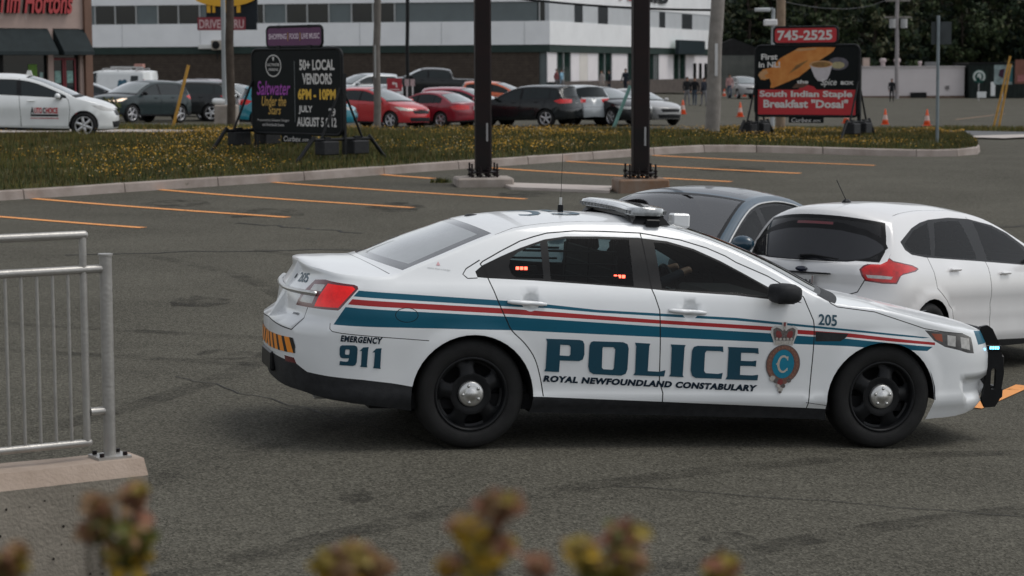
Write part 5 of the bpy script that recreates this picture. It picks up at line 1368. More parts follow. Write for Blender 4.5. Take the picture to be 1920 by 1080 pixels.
# ------------------------------------------------------------------ other vehicles
def band(cs, a, b, ztop_off, zb, n=14, cap_r=0, cap_f=0):
    """window band polygon between s = a and b: top follows the roof rail, bottom is the belt line"""
    T = []; B = []
    for i in range(n+1):
        s = a+(b-a)*i/n; t = cs.ztop(s)-ztop_off; bt = zb(s) if callable(zb) else zb
        t = max(t, bt+.004); T.append((s, t)); B.append((s, bt))
    return T+B[::-1]
def generic_car(kind, spec, paint, name, label, cat, pos, head, group=None, glassm=None, detail=.16, rim='alloy', spokes=5, hull_h=None, lit=False, trim=None, far=True, plate=True, rim_mat=None, lower_trim=False, roof_rack=False, tail_z=None, two_door=False, cs_extra=None, feats=None, tops=None, doors=True, mir=None, z=None, R=None, wheels_part=True, chrome_dlo=False, sc=(1, 1, 1), hlm=None, dlo=None, stations=()):
    sp = dict(spec); cs = CarSurface(sp)
    if cs_extra: cs.extra = cs_extra
    g = glassm or GLASSB
    s0, s1 = cs.s0, cs.s1; wb = sp['wb']; F = []; TF = []
    A = lambda poly, **k: F.append(dict(poly=poly, **k))
    xf = sp['front'][0]; xr = sp['rear'][0]
    P = dict(
        hatch=dict(belt=lambda s: 1.065-.042*s, a=-.30, b=2.22, B=1.08, r0=.02, r1=2.28, back=(-.70, -.36), wind=(1.22, 2.36), hl=(.66, .80), tl=(.80, 1.02), q=.20),
        sedan=dict(belt=lambda s: .985-.024*s, a=.02, b=2.15, B=1.22, r0=.12, r1=2.30, back=(-.46, .22), wind=(1.30, 2.22), hl=(.62, .75), tl=(.72, .92), q=.30),
        suv=dict(belt=lambda s: 1.11-.025*s, a=-.50, b=2.20, B=1.10, r0=.02, r1=2.28, back=(-.74, -.42), wind=(1.30, 2.32), hl=(.80, .93), tl=(.92, 1.10), q=.25),
        pickup=dict(belt=lambda s: 1.34-.005*s, a=.74, b=3.0, B=1.95, r0=.78, r1=3.06, back=(.62, .80), wind=(2.25, 3.12), hl=(.95, 1.12), tl=(.90, 1.22), q=.5),
        van=dict(belt=lambda s: 1.22-.02*s, a=1.75, b=2.75, B=1.70, r0=.3, r1=2.85, back=(-9, -8), wind=(1.95, 2.92), hl=(.78, .95), tl=(1.0, 1.45), q=9),
    )[kind]
    zb = P['belt']; BLKT = trim or BLK
    # black sills and lower bumpers
    if lower_trim:
        A([(s0-.1, .0), (s0-.1, .50), (-.5, .46), (.45, .36), (wb-.5, .34), (wb+.5, .40), (s1+.1, .46), (s1+.1, 0)], mat=PLAST)
    else:
        A([(s0-.1, .0), (s0-.1, .36), (-.6, .30), (wb+.6, .24), (s1+.1, .26), (s1+.1, 0)], mat=PLAST)
    # doors
    bs = P['B']; r0, r1 = P['r0'], P['r1']; zt = lambda s: cs.ztop(s)-.035
    def col(s, lean=0): return [(s+lean, zt(s)), (s, zb(s)), (s+.03, .62), (s+.05, .30)]
    ra = spec['arch_r']
    rline = [(r0-.02, zb(r0)+.05), (r0, zb(r0)), (r0+.05, .78), (ra+.02, .58), (ra+.10, .36), (ra+.11, .30)] if kind in ('hatch', 'sedan', 'suv') else [(r0, zt(r0)), (r0, zb(r0)), (r0+.02, .45), (r0+.03, .36)]
    fline = [(r1-.06, zb(r1)+.03), (r1, zb(r1)-.06), (r1+.03, .75), (r1, .30)]
    if doors:
        up = lambda a, b: [(a+(b-a)*i/8, zt(a+(b-a)*i/8)) for i in range(9)]
        rd = rline+[(bs+.05, .30)]+col(bs)[::-1][1:]+up(max(r0, P['a']), bs)[::-1][1:-1]
        fd = col(bs)+[(r1, .30)]+fline[::-1][1:]+up(bs, r1-.12)[::-1][:-1]
        if kind != 'van': A(rd, part='door_rear@')
        A(fd, part='door_front@')
        for ln in ((rline, col(bs), fline) if kind != 'van' else (col(bs), fline)): A(ribbon(ln, .012 if far else .008), mat=GAP)
    # glazing
    A(dlo['dlo'] if dlo else band(cs, P['a'], P['b'], .062, zb), mat=BLKT)
    if dlo:
        for k in ('front', 'rear', 'quarter'): A(dlo[k], part='window_%s@' % k, mat=g)
    elif kind == 'van':
        A(band(cs, bs+.06, P['b']-.05, .10, lambda s: zb(s)+.02), part='window_front@', mat=g)
        A([(-.75, 1.22), (-.30, 1.22), (-.30, 1.66), (-.75, 1.66)], part='window_quarter@', mat=g)
    else:
        A(band(cs, bs+.05, P['b']-.08, .085, lambda s: zb(s)+.012), part='window_front@', mat=g)
        if kind != 'pickup':
            A(band(cs, P['a']+.40, bs-.06, .085, lambda s: zb(s)+.012), part='window_rear@', mat=g)
            A(band(cs, P['a']+.04, P['a']+.36, .085, lambda s: zb(s)+.012), part='window_quarter@', mat=g)
        else: A(band(cs, P['a']+.05, bs-.06, .085, lambda s: zb(s)+.012), part='window_rear@', mat=g)
    if chrome_dlo:
        A(ribbon([(s, zb(s)) for s in (P['a'], bs, P['b'])], .018), mat=CHROME)
    # lamps
    hz = P['hl']; tz = P['tl']; e = .05
    A([(xf+.38, hz[1]+.01), (s1-.48, hz[1]-.01), (s1-.44, hz[0]+.01), (s1-.66, hz[0]), (xf+.62, hz[0]+.03)], part='headlight@', mat=hlm or LAMPCLR)
    if kind in ('van', 'pickup'): A([(xr-.12, tz[0]), (xr-.12, tz[1]), (s0+.75, tz[1]), (s0+.75, tz[0])], part='taillight@', mat=LAMPRED)
    elif not feats or 'tail' not in feats: A([(xr+.05, (tz[0]+tz[1])/2+.03), (xr-.25, tz[1]), (s0+.34, tz[1]-.02), (s0+.38, tz[0]+.02), (xr-.3, tz[0]), (xr-.12, tz[0]+.02)], part='taillight@', mat=LAMPRED)
    # nose: grille and mouth
    A([(s1-.50, hz[0]+.02), (s1+.1, hz[0]+.04), (s1+.1, hz[0]-.10), (s1-.42, hz[0]-.10)], mat=BLKT)
    A([(s1-.62, .42), (s1+.1, .44), (s1+.1, .28), (s1-.55, .28)], mat=PLAST)
    A(ribbon([(s0, tz[0]-.16), (xr-.35, tz[0]-.18)], .012), mat=GAP)
    for f in (feats or {}).values():
        for q in f: F.append(q)
    for ax in (0.0, wb): A(ell(ax, spec['wheel_r'], ra, ra, 28), hole=True)
    w0, w1 = P['wind']
    TF.append(dict(poly=[(w1+.10, -.02), (s1+.1, -.02), (s1+.1, 1.05), (w1+.10, 1.05)], part='hood'))
    TF.append(dict(poly=[(w1, .0), (w1+.10, .0), (w1+.10, 1.05), (w1, 1.05)], mat=PLAST))
    TF.append(dict(poly=[(w0, .05), (w1, .05), (w1, 1.05), (w0, 1.05)], mat=BLKT, part='windshield'))
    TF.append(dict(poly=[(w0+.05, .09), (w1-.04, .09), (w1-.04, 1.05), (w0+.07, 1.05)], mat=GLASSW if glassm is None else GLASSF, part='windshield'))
    if P['back'][0] > -5:
        b0, b1 = P['back']
        TF.append(dict(poly=[(b0+.03, .06), (b1, .08), (b1, 1.05), (b0+.03, 1.05)], mat=BLKT, part='rear_window'))
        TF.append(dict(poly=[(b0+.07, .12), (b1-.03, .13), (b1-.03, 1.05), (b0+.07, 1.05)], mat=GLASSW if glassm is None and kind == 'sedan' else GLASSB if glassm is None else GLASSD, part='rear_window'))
    for q in (tops or []): TF.append(q)
    bz = .22 if kind not in ('suv', 'pickup') else .30
    bottom = [(s0, bz+.08), (-ra-.1, bz), (wb/2, bz-.02), (wb+ra+.1, bz-.01), (s1, bz+.03)]
    pts = car_skins(cs, F, TF, paint, bottom, detail, detail*1.2, stations=[w0, w1, w1+.10]+list(stations))
    x, y = pos
    if R is None: R = ground_tilt(x, y, head, wb)
    zz = GZ(x, y) if z is None else z
    fx = R @ Vector((wb/2*sc[0], 0, 0))
    root = thing(name, label, cat, (x-fx.x, y-fx.y, zz-fx.z), R, group)
    root.scale = sc
    pts.build('body', root)
    for k in ('hood', 'windshield', 'rear_window', 'spoiler', 'tailgate'):
        if k in pts: pts.build(k, root)
    drs = {}
    for sd in 'LR':
        for dn, wn in (('door_front@', ('window_front@',)), ('door_rear@', ('window_rear@', 'window_quarter@'))):
            par = root
            if dn+sd in pts: par = pts.build(dn+sd, root, 'door'); drs[dn[5]+sd] = par
            for q in wn:
                if q+sd in pts: pts.build(q+sd, par, 'window')
        for q in ('headlight', 'taillight'):
            if q+'@'+sd in pts: pts.build(q+'@'+sd, root, q)
    # wheels
    key = ('wheel', round(spec['wheel_r'], 3), rim, spokes, (rim_mat or ALLOY).name)
    if key not in _WH: _WH[key] = wheel_meshes(spec['wheel_r'], .215, spec['wheel_r']*.68, spokes, rim_mat or ALLOY, RUBBER, rim)
    put_wheels(root, _WH[key], (0, wb), spec['track'], spec['wheel_r'], .215, ry=random.Random(name+label).random()*6)
    mb = MB()
    for ax in (0.0, wb):
        for sg in (-1, 1):
            v = []
            for i in range(9):
                a = math.pi*i/8
                for yy in (spec['W']-.05, .45): v.append((ax+(ra+.005)*math.cos(a), sg*yy, spec['wheel_r']+(ra+.005)*math.sin(a)))
            mb.add(v, [[2*i, 2*i+1, 2*i+3, 2*i+2] for i in range(8)], GAP, True)
    L = sp['front'][1]-sp['rear'][1]; cx = (sp['front'][1]+sp['rear'][1])/2
    mb.box((cx, 0, bz+.08), (L-1.0, spec['W']*2-.24, .10), GAP); mb.build('underbody', root)
    # mirrors
    mx, mz = mir or (r1-.20, zb(r1)+.075)
    for sg in (-1, 1):
        yy = cs.P(mx, zb(mx))[1]
        mb = MB(); mb.ball((mx, sg*(yy+.12), mz), (.075, .115, .075), paint if not lower_trim else BLK, 12, 8); mb.box((mx+.05, sg*(yy+.03), mz-.05), (.10, .12, .03), BLK, bev=.01); mb.build('mirror', root)
    # handles
    for sd, sg in (('L', 1), ('R', -1)):
        for k, hx in (('f', bs+.30), ('r', max(r0, P['a'])+.40)):
            if k+sd in drs:
                hz_ = zb(hx)-.11; p, n = on_surface(cs, hx, hz_, sg, .022)
                mb = MB(); mb.box(p, (.19, .03, .028), paint, bev=.011); mb.build('handle', drs[k+sd])
    if plate:
        xb = sp['rear'][1]; mb = MB(); zt_ = dict(hatch=.80, sedan=.80, suv=.86, pickup=.62, van=.85)[kind]
        mb.box((xb+.055 if kind in ('hatch', 'suv') else xb+.03, 0, zt_), (.02, .31, .16), mat('plate_white', (.5, .5, .49), .5, noise=.1, nscale=12)); mb.build('licence_plate', root)
    if roof_rack:
        mb = MB()
        for sg in (-1, 1):
            y0 = cs.P(.5, cs.ztop(.5))[1]-.04
            mb.path([(-.15, sg*y0, cs.ztop(-.15)), (0, sg*y0, cs.ztop(.1)+.07), (1.1, sg*y0, cs.ztop(1.1)+.07), (1.25, sg*y0, cs.ztop(1.25)+.01)], .018, ALLOY, 6)
        mb.build('roof_rail', root)
    return root, cs, drs
_WH = {}
# ------------------------------------------------------------------ white hatchback behind the police car
def white_hatch():
    R = orient(.87757, .063); q = Vector((3.0746, 19.608, -.152))
    mid = q + R @ Vector((HATCH['wb']/2, 0, 0))
    tail = [(-.926,.94),(-.894,.974),(-.70,1.045),(-.642,1.061),(-.60,1.045),(-.564,1.025),(-.45,1.008),(-.296,.989),(-.225,.966),(-.213,.952),(-.274,.930),(-.40,.916),(-.472,.906),(-.510,.895),(-.528,.872),(-.56,.822),(-.70,.822),(-.864,.84),(-.901,.885)]
    tl_in = [(-.905,.94),(-.88,.965),(-.64,1.048),(-.555,1.012),(-.30,.978),(-.235,.957),(-.29,.940),(-.48,.915),(-.535,.885),(-.57,.835),(-.70,.834),(-.855,.85),(-.885,.89)]
    feats = dict(tail=[dict(poly=tail, part='taillight@', mat=LAMPDK), dict(poly=tl_in, part='taillight@', mat=LAMPRED),
        dict(poly=[(-.86,.895),(-.84,.868),(-.62,.862),(-.60,.885),(-.72,.893)], part='taillight@', mat=LAMPCLR),
        dict(poly=ribbon([(-.721,1.09),(-.70,1.05)], .008), mat=GAP), dict(poly=ribbon([(-.869,.845),(-.93,.74),(-1.05,.70),(-1.5,.70)], .010), mat=GAP),
        dict(poly=[(-1.6,.50),(-1.6,.34),(-1.0,.36),(-.95,.46)], mat=PLAST)])
    ez = lambda s, z: (.012*math.exp(-((z-.62)/.05)**2) if .3 < s < 2.3 else 0)
    tops = [dict(poly=[(-.475,.13),(-.505,.075),(-.535,.045),(-.555,.07),(-.577,.10),(-.63,.19),(-.661,.28),(-.69,.42),(-.70,.7),(-.70,1.05),(-.405,1.05),(-.410,.6),(-.435,.3),(-.455,.2)], mat=BLK, part='rear_window'),
            dict(poly=[(-.525,.10),(-.548,.085),(-.577,.125),(-.62,.21),(-.65,.31),(-.675,.45),(-.685,.7),(-.685,1.05),(-.450,1.05),(-.455,.6),(-.475,.3),(-.498,.18)], mat=mat('privacy_glass', (.016, .017, .020), .05, spec=.55, noise=.1, nscale=3), part='rear_window'),
            dict(poly=[(-.425,.72),(-.409,.72),(-.409,1.05),(-.425,1.05)], mat=LAMPDK, part='rear_window'),
            dict(poly=ribbon([(-.2,.055),(.3,.06),(.9,.06),(1.2,.055)], .008), mat=GAP)]
    root, cs, drs = generic_car('hatch', HATCH, WHITE2, 'hatchback', 'clean white hatchback with tinted rear window parked behind the police car', 'car', (mid.x, mid.y), .87757, None, GLASS, .065, 'alloy', 5, far=False, plate=False, cs_extra=ez, feats=feats, tops=tops, z=mid.z, R=R, stations=[-.48,-.44,-.41,-.38,-.36,-.34,-.32,-.30,-.28,-.25,-.22], dlo=dict(
        dlo=[(-.346,1.19),(-.20,1.250),(-.054,1.310),(.14,1.360),(.33,1.388),(.73,1.410),(1.105,1.400),(1.509,1.345),(1.753,1.27),(1.993,1.155),(2.13,1.06),(2.22,.955),(1.808,.972),(.983,1.011),(-.002,1.052),(-.231,1.078),(-.315,1.12)],
        front=[(1.13,1.022),(1.16,1.375),(1.46,1.33),(1.70,1.25),(1.90,1.16),(2.02,1.06),(2.03,.98),(1.8,.985)],
        rear=[(.16,1.062),(.40,1.36),(.55,1.375),(.90,1.382),(.94,1.10),(.93,1.03),(.6,1.043)],
        quarter=[(-.30,1.165),(-.05,1.285),(.28,1.36),(.10,1.07),(-.2,1.09),(-.27,1.12)]))
    interior(root, dict(fx=1.30, rx=.25, zc=.50, w=.50, dash=1.98, top=1.22))
    mb = MB(); mb.lathe([(0,.03),(.02,.028),(.035,.01),(.04,-.01)], BLK, 14, Matrix.Translation((-.05, .02, 1.520)) @ Matrix.Scale(1.5, 4, (1, 0, 0)), axis='Z'); mb.tube((-.06,.02,1.54), (-.24,.02,1.72), .004, BLK); mb.build('roof_antenna', root)
    mb = MB(); mb.tube((-.785, .02, 1.015), (-.80, .02, 1.03), .03, BLK); mb.path([(-.80, .02, 1.035), (-.79, -.10, 1.045), (-.785, -.36, 1.02)], [.018, .012, .007], BLK, 6); mb.build('wiper', root)
    mb = MB(); mb.lathe([(0,-.012),(.9,-.010),(1,.0),(1,.02)], mat('badge_navy', (.012,.016,.035), .25, coat=.6, noise=.1, nscale=40), 24, Matrix.Translation((-.822, 0, .918)) @ Matrix.Rotation(-math.pi/2, 4, 'Z') @ Matrix.Diagonal((.058, 1, .024, 1))); mb.build('badge', root)
    mb = MB(); PL = mat('plate_white', (.5, .5, .49), .5); M = Matrix.Translation((-.868, 0, .785)) @ Matrix.Rotation(-math.pi/2, 4, 'Z')
    mb.box((0, .008, 0), (.31, .012, .16), PL, M=M); INKP = mat('plate_ink', (.03, .03, .04), .5)
    flat_text(mb, 'JCP·121', -.135, -.05, .135, .045, .0005, INKP, .035, M=M); mb.box((.150, .0, 0), (.006, .004, .16), LAMPDK, M=M)
    mb.build('licence_plate', root, fix=False)
    mb = MB(); mb.box((-.838, 0, .888), (.04, .62, .014), BLK, bev=.004); mb.build('plate_lip', root)
    return root
def blue_sedan():
    paint = mat('dark_blue_paint', (.003, .034, .062), .3, noise=.06, nscale=3, coat=.7, alpha_inside=INS)
    roofm = mat('blue_grey_roof', (.030, .037, .047), .28, noise=.05, nscale=3, coat=.5, alpha_inside=INS)
    R = orient(4.134, -.03, -.03); q = Vector((2.37, 21.6, -.02)); mid = q + R @ Vector((SEDAN['wb']/2, 0, 0))
    tops = [dict(poly=[(.22,-.02),(1.28,-.02),(1.28,1.05),(.22,1.05)], mat=paint), dict(poly=[(.25,.08),(1.26,.08),(1.26,1.05),(.25,1.05)], mat=roofm),
            dict(poly=[(.62,.22),(1.16,.22),(1.16,1.05),(.62,1.05)], mat=mat('sunroof_glass', (.02, .022, .025), .04, spec=.7, noise=.1, nscale=3)),
            dict(poly=[(.66,.28),(1.13,.28),(1.13,1.05),(.66,1.05)], mat=roofm)]
    root, cs, drs = generic_car('sedan', SEDAN, paint, 'sedan', 'dark blue sedan with grey roof facing the lot beside the white hatchback', 'car', (mid.x, mid.y), 4.134, None, GLASS, .08, 'alloy', 5, far=False, tops=tops, z=mid.z, R=R, chrome_dlo=False)
    interior(root, dict(fx=1.36, rx=.25, zc=.46, w=.50, dash=2.02, top=1.14))
    mb = MB(); P = [(s, cs.ztop(s)-.055) for s in [i*.1 for i in range(1, 22)]]; pts = [tuple(on_surface(cs, s, z, 1, .006)[0]) for s, z in P]
    mb.path(pts, .011, CHROME, 6); pts = [tuple(on_surface(cs, s, z, -1, .006)[0]) for s, z in P]; mb.path(pts, .011, CHROME, 6); mb.build('window_trim', root)
    return root
white_hatch(); blue_sedan()
# ------------------------------------------------------------------ cars farther off
def paintm(name, col, rough=.3): return mat(name, col, rough, noise=.05, nscale=2.5, coat=.7 if max(col) > .08 else .3, spec=.5 if max(col) > .08 else .25, alpha_inside=INS)
GR_CARS = 'cars parked beyond the grass verge'
RED1 = paintm('bright_red_paint', (.42, .012, .016)); RED2 = paintm('dark_cherry_paint', (.22, .010, .022)); RED3 = paintm('raspberry_paint', (.26, .012, .03))
DKG = paintm('dark_green_grey_paint', (.018, .030, .032)); BLKP = paintm('black_car_paint', (.010, .012, .013), .2); SILV = paintm('silver_paint', (.36, .39, .41)); SILV2 = paintm('warm_silver_paint', (.26, .26, .26))
WHT = paintm('plain_white_paint', (.66, .68, .68)); TEALP = paintm('turquoise_paint', (.0, .17, .23)); ORG = paintm('orange_paint', (.50, .09, .02)); DKB = paintm('charcoal_paint', (.03, .034, .04)); MAR = paintm('grey_mauve_paint', (.20, .16, .18))
HLIT = mat('lit_headlamp', (.8, .7, .6), .2, emit=(1, .75, .55), estr=.9, noise=.2, nscale=14)
# white small hatchback on the side road, with dealer's door sign
r, cs, dr = generic_car('hatch', HATCH, WHT, 'hatchback', 'white hatchback with red and black dealer decal driving past the flowering verge', 'car', (-11.36, 50.6), .165, None, None, .12, 'alloy', 6, sc=(.94, .93, .985), mir=(2.02, 1.02))
DR = mat('decal_red', (.45, .02, .03), .5, noise=.05, nscale=9); DB = mat('decal_black', (.015, .015, .018), .5)
for sg in (-1, 1):
    mb = MB(); fl = (lambda a: a) if sg < 0 else (lambda a: 1-a)
    for t, x0, x1, z0, z1, m in (('A', 1.36, 1.44, .60, .76, DB), ('UTO', 1.45, 1.64, .61, .75, DR), ('C', 1.655, 1.72, .61, .75, DB), ('HOICE', 1.73, 2.02, .61, .75, DR), ('www.autochoice.ca', 1.35, 2.04, .485, .52, DR)):
        v, f, wh = text_mesh(t, .04); 
        if sg < 0: q = [(x0+(x1-x0)*a, z0+(z1-z0)*b) for a, b in v]
        else: q = [(3.39-(x0+(x1-x0)*a), z0+(z1-z0)*b) for a, b in v]
        decal(mb, cs, q, f, m, sg, .008)
    v, f = poly_tris([[(1.36, .545), (2.03, .545), (2.03, .59), (1.36, .59)]], .1); decal(mb, cs, v, f, DB, sg, .007); mb.build('door_decal', r, fix=False)
mb = MB(); mb.prism([(-.09, 0), (.07, 0), (.03, .13), (-.05, .13)], .3, mat('roof_sign_white', (.6, .6, .58), .5), Matrix.Translation((1.30, -.15, 1.47))); mb.build('roof_sign', r)
CARS = [
 ('suv', SUV, DKG, 'suv', 'dark green grey suv with lit headlights facing the yellow leaning pole', 'car', (-14.25, 82.0), 4.136, dict(hlm=HLIT, roof_rack=False, lower_trim=True)),
 ('suv', SUV, BLKP, 'suv', 'black suv half hidden behind the dark green grey suv', 'car', (-13.55, 86.6), 3.35, {}),
 ('suv', SUV, MAR, 'suv', 'mauve grey suv with roof rails and red tail lamp near the street lamp base', 'car', (-14.3, 94.0), 2.85, dict(roof_rack=True)),
 ('hatch', HATCH, DKB, 'hatchback', 'charcoal hatchback in front of the white van beside the coffee shop corner', 'car', (-18.4, 93), .15, {}),
 ('hatch', HATCH, WHT, 'hatchback', 'white car half hidden by the black event billboard and the dark pole', 'car', (-11.2, 88), 5.6, {}),
 ('hatch', HATCH, TEALP, 'hatchback', 'turquoise hatchback parked behind the black event billboard', 'car', (-7.2, 72), .05, dict(sc=(.93, .95, .95))),
 ('suv', SUV, SILV, 'suv', 'silver suv with dark windows by the brick wall beside the thin wooden pole', 'car', (-7.85, 112), 3.75, {}),
 ('hatch', HATCH, RED1, 'hatchback', 'bright red hatchback with pale headlight behind the thin wooden pole', 'car', (-4.96, 80), 5.62, dict(hlm=mat('bright_headlamp', (.6, .6, .52), .2, coat=1, noise=.15, nscale=12))),
 ('sedan', SEDAN, RED2, 'sedan', 'dark cherry red coupe seen from the rear between two other red cars', 'car', (-3.25, 82), 2.5, dict(sc=(.97, .97, .97))),
 ('hatch', HATCH, RED3, 'hatchback', 'raspberry red car with bright windscreen behind the first steel pillar', 'car', (-1.75, 85.5), 5.85, {}),
 ('suv', SUV, BLKP, 'suv', 'black suv with red tail lamp parked between the two steel pillars', 'car', (.58, 82.5), 2.62, dict(sc=(1, 1, .99))),
 ('suv', SUV, SILV, 'hatchback', 'silver crossover with orange tail lamp next to the black suv', 'car', (2.40, 84.5), 1.95, dict(sc=(.97, .95, .97))),
 ('sedan', SEDAN, BLKP, 'sedan', 'black sedan reflecting white sky beside the leaning teal post', 'car', (3.70, 84.0), 5.35, dict(sc=(.98, 1, 1.05))),
 ('sedan', SEDAN, SILV2, 'sedan', 'grey sedan mostly hidden by the second steel pillar', 'car', (5.0, 86.0), 5.3, {}),
 ('hatch', HATCH, ORG, 'hatchback', 'orange car behind the black suv near the brick wall', 'car', (-.55, 107), 5.95, {}),
 ('suv', SUV, SILV2, 'suv', 'pale grey suv facing the row of small cones by the grey house', 'car', (17.1, 157), 4.85, {}),
]
for kind, spec, pm, nm, lab, cat, pos, hd, kw in CARS:
    generic_car(kind, spec, pm, nm, lab, cat, pos, hd, GR_CARS, None, .17, 'alloy', 5, **kw)
generic_car('pickup', PICKUP, BLKP, 'pickup_truck', 'black crew cab pickup truck in front of the dark brick wall', 'pickup', (-4.5, 118), math.pi+.03, GR_CARS, None, .2)
r, cs, dr = generic_car('van', VAN, WHT, 'van', 'white service van with blue emblem and roof ladder rack', 'van', (-20.3, 108), 2.85, GR_CARS, None, .2, sc=(.92, .95, .92))
mb = MB()
for sg in (-1, 1):
    for i, (x, z, rx, rz) in enumerate(((.15, 1.15, .32, .16), (.05, 1.27, .16, .2), (.3, 1.30, .14, .14), (-.12, 1.12, .12, .14))):
        v, f = poly_tris([ell(x, z, rx, rz, 12)]); decal(mb, cs, v, f, mat('van_emblem_blue', (.02, .09, .14), .5, noise=.5, nscale=9), sg, .012)
mb.build('emblem', r, fix=False)
mb = MB()
for x in (-.6, .5, 1.4): mb.box((x, 0, 2.02), (.05, 1.6, .05), ALLOY); mb.box((x, .75, 1.96), (.05, .05, .12), ALLOY); mb.box((x, -.75, 1.96), (.05, .05, .12), ALLOY)
mb.box((.2, .3, 2.10), (1.8, .35, .08), ALLOY); mb.box((-.3, -.2, 2.18), (.5, .3, .2), mat('orange_beacon_box', (.4, .2, .16), .6)); mb.build('roof_rack', r)
# ------------------------------------------------------------------ roadside billboards
def verge_z(x, y):
    d = (V[:, :, 0]-x)**2+(V[:, :, 1]-y)**2; i = np.unravel_index(np.argmin(d), d.shape)
    return float(V[i][2]) if d[i] < 2.0 else GZ(x, y)
SIGNBLK = mat('black_sign_frame', (.010, .011, .012), .5, noise=.2, nscale=10)
WTXT = mat('white_sign_letter', (.62, .60, .58), .6, noise=.04, nscale=6)
FACEBLK = mat('black_sign_face', (.0045, .0065, .007), .6, spec=.15, noise=.15, nscale=2)
def billboard(label, x, y, th, W, zb, zt, hw, hh, draw):
    M = Matrix.Rotation(-th, 4, 'Z'); z0 = verge_z(x, y)
    root = thing('billboard', label, 'billboard', (x, y, z0), (0, 0, -th))
    zb -= z0; zt -= z0
    w2 = W/2; fr = MB()
    def frame(x0, z0_, x1, z1, r, t, mb):
        P = rrect(x0, z0_, x1, z1, r, 6); mb.path([(p[0], 0, p[1]) for p in P]+[(P[0][0], 0, P[0][1])], t, SIGNBLK, 8)
    mb = MB(); frame(-w2, zb, w2, zt, .16, .035, mb); mb.build('frame', root)
    mb = MB(); mb.prism(rrect(-w2+.03, zb+.03, w2-.03, zt-.03, .14), .04, FACEBLK, Matrix.Translation((0, -.02, 0))); panel = mb.build('panel', root)
    hx = -w2*.03
    mb = MB(); frame(hx-hw/2, zt+.05, hx+hw/2, zt+.05+hh, .10, .03, mb)
    for q in (-.28, .28): mb.box((hx+hw*q, 0, zt+.03), (.12, .07, .10), SIGNBLK); mb.box((hx+hw*q, 0, zt+.05+hh), (.10, .06, .06), SIGNBLK)
    mb.build('header_frame', root)
    draw(root, panel, w2, zb, zt, hx, hw, hh)
    # uprights, trestles, braces, hanging weights
    for sg in (-1, 1):
        xx = sg*(w2-.02)
        mb = MB(); mb.box((xx, .06, (zb+zt)/2*.62+.05), (.09, .06, (zb+zt)*.62), SIGNBLK); mb.build('upright', root)
        def gl(px, py):
            q = M @ Vector((px, py, 0)); return verge_z(x+q.x, y+q.y)-z0
        hb = max(gl(xx, 0)+.42, .30)
        mb = MB(); mb.tube((xx, -.80, hb), (xx, .80, hb), .035, SIGNBLK)
        for e in (-1, 1):
            mb.tube((xx, e*.72, hb+.06), (xx, e*1.20, gl(xx, e*1.2)-.02), .04, SIGNBLK)
            mb.tube((xx, e*.55, hb), (xx, .03*e, hb+1.05), .026, SIGNBLK)
        mb.build('trestle', root)
        for e in (-1, 1):
            mb = MB(); mb.box((xx, e*.40, hb-.17), (.30, .42, .28), PLAST, bev=.02); mb.box((xx, e*.40, hb+.0), (.08, .16, .12), SIGNBLK); mb.build('weight', root)
    mb = MB(); mb.box((0, -.01, zb-.10), (1.0, .03, .16), FACEBLK); flat_text(mb, 'Curbex', -.42, zb-.16, .16, zb-.05, -.03, WTXT, .0, .2); flat_text(mb, '.com', .19, zb-.15, .42, zb-.10, -.03, WTXT, .0, .2); mb.build('maker_plate', root, fix=False)
    return root
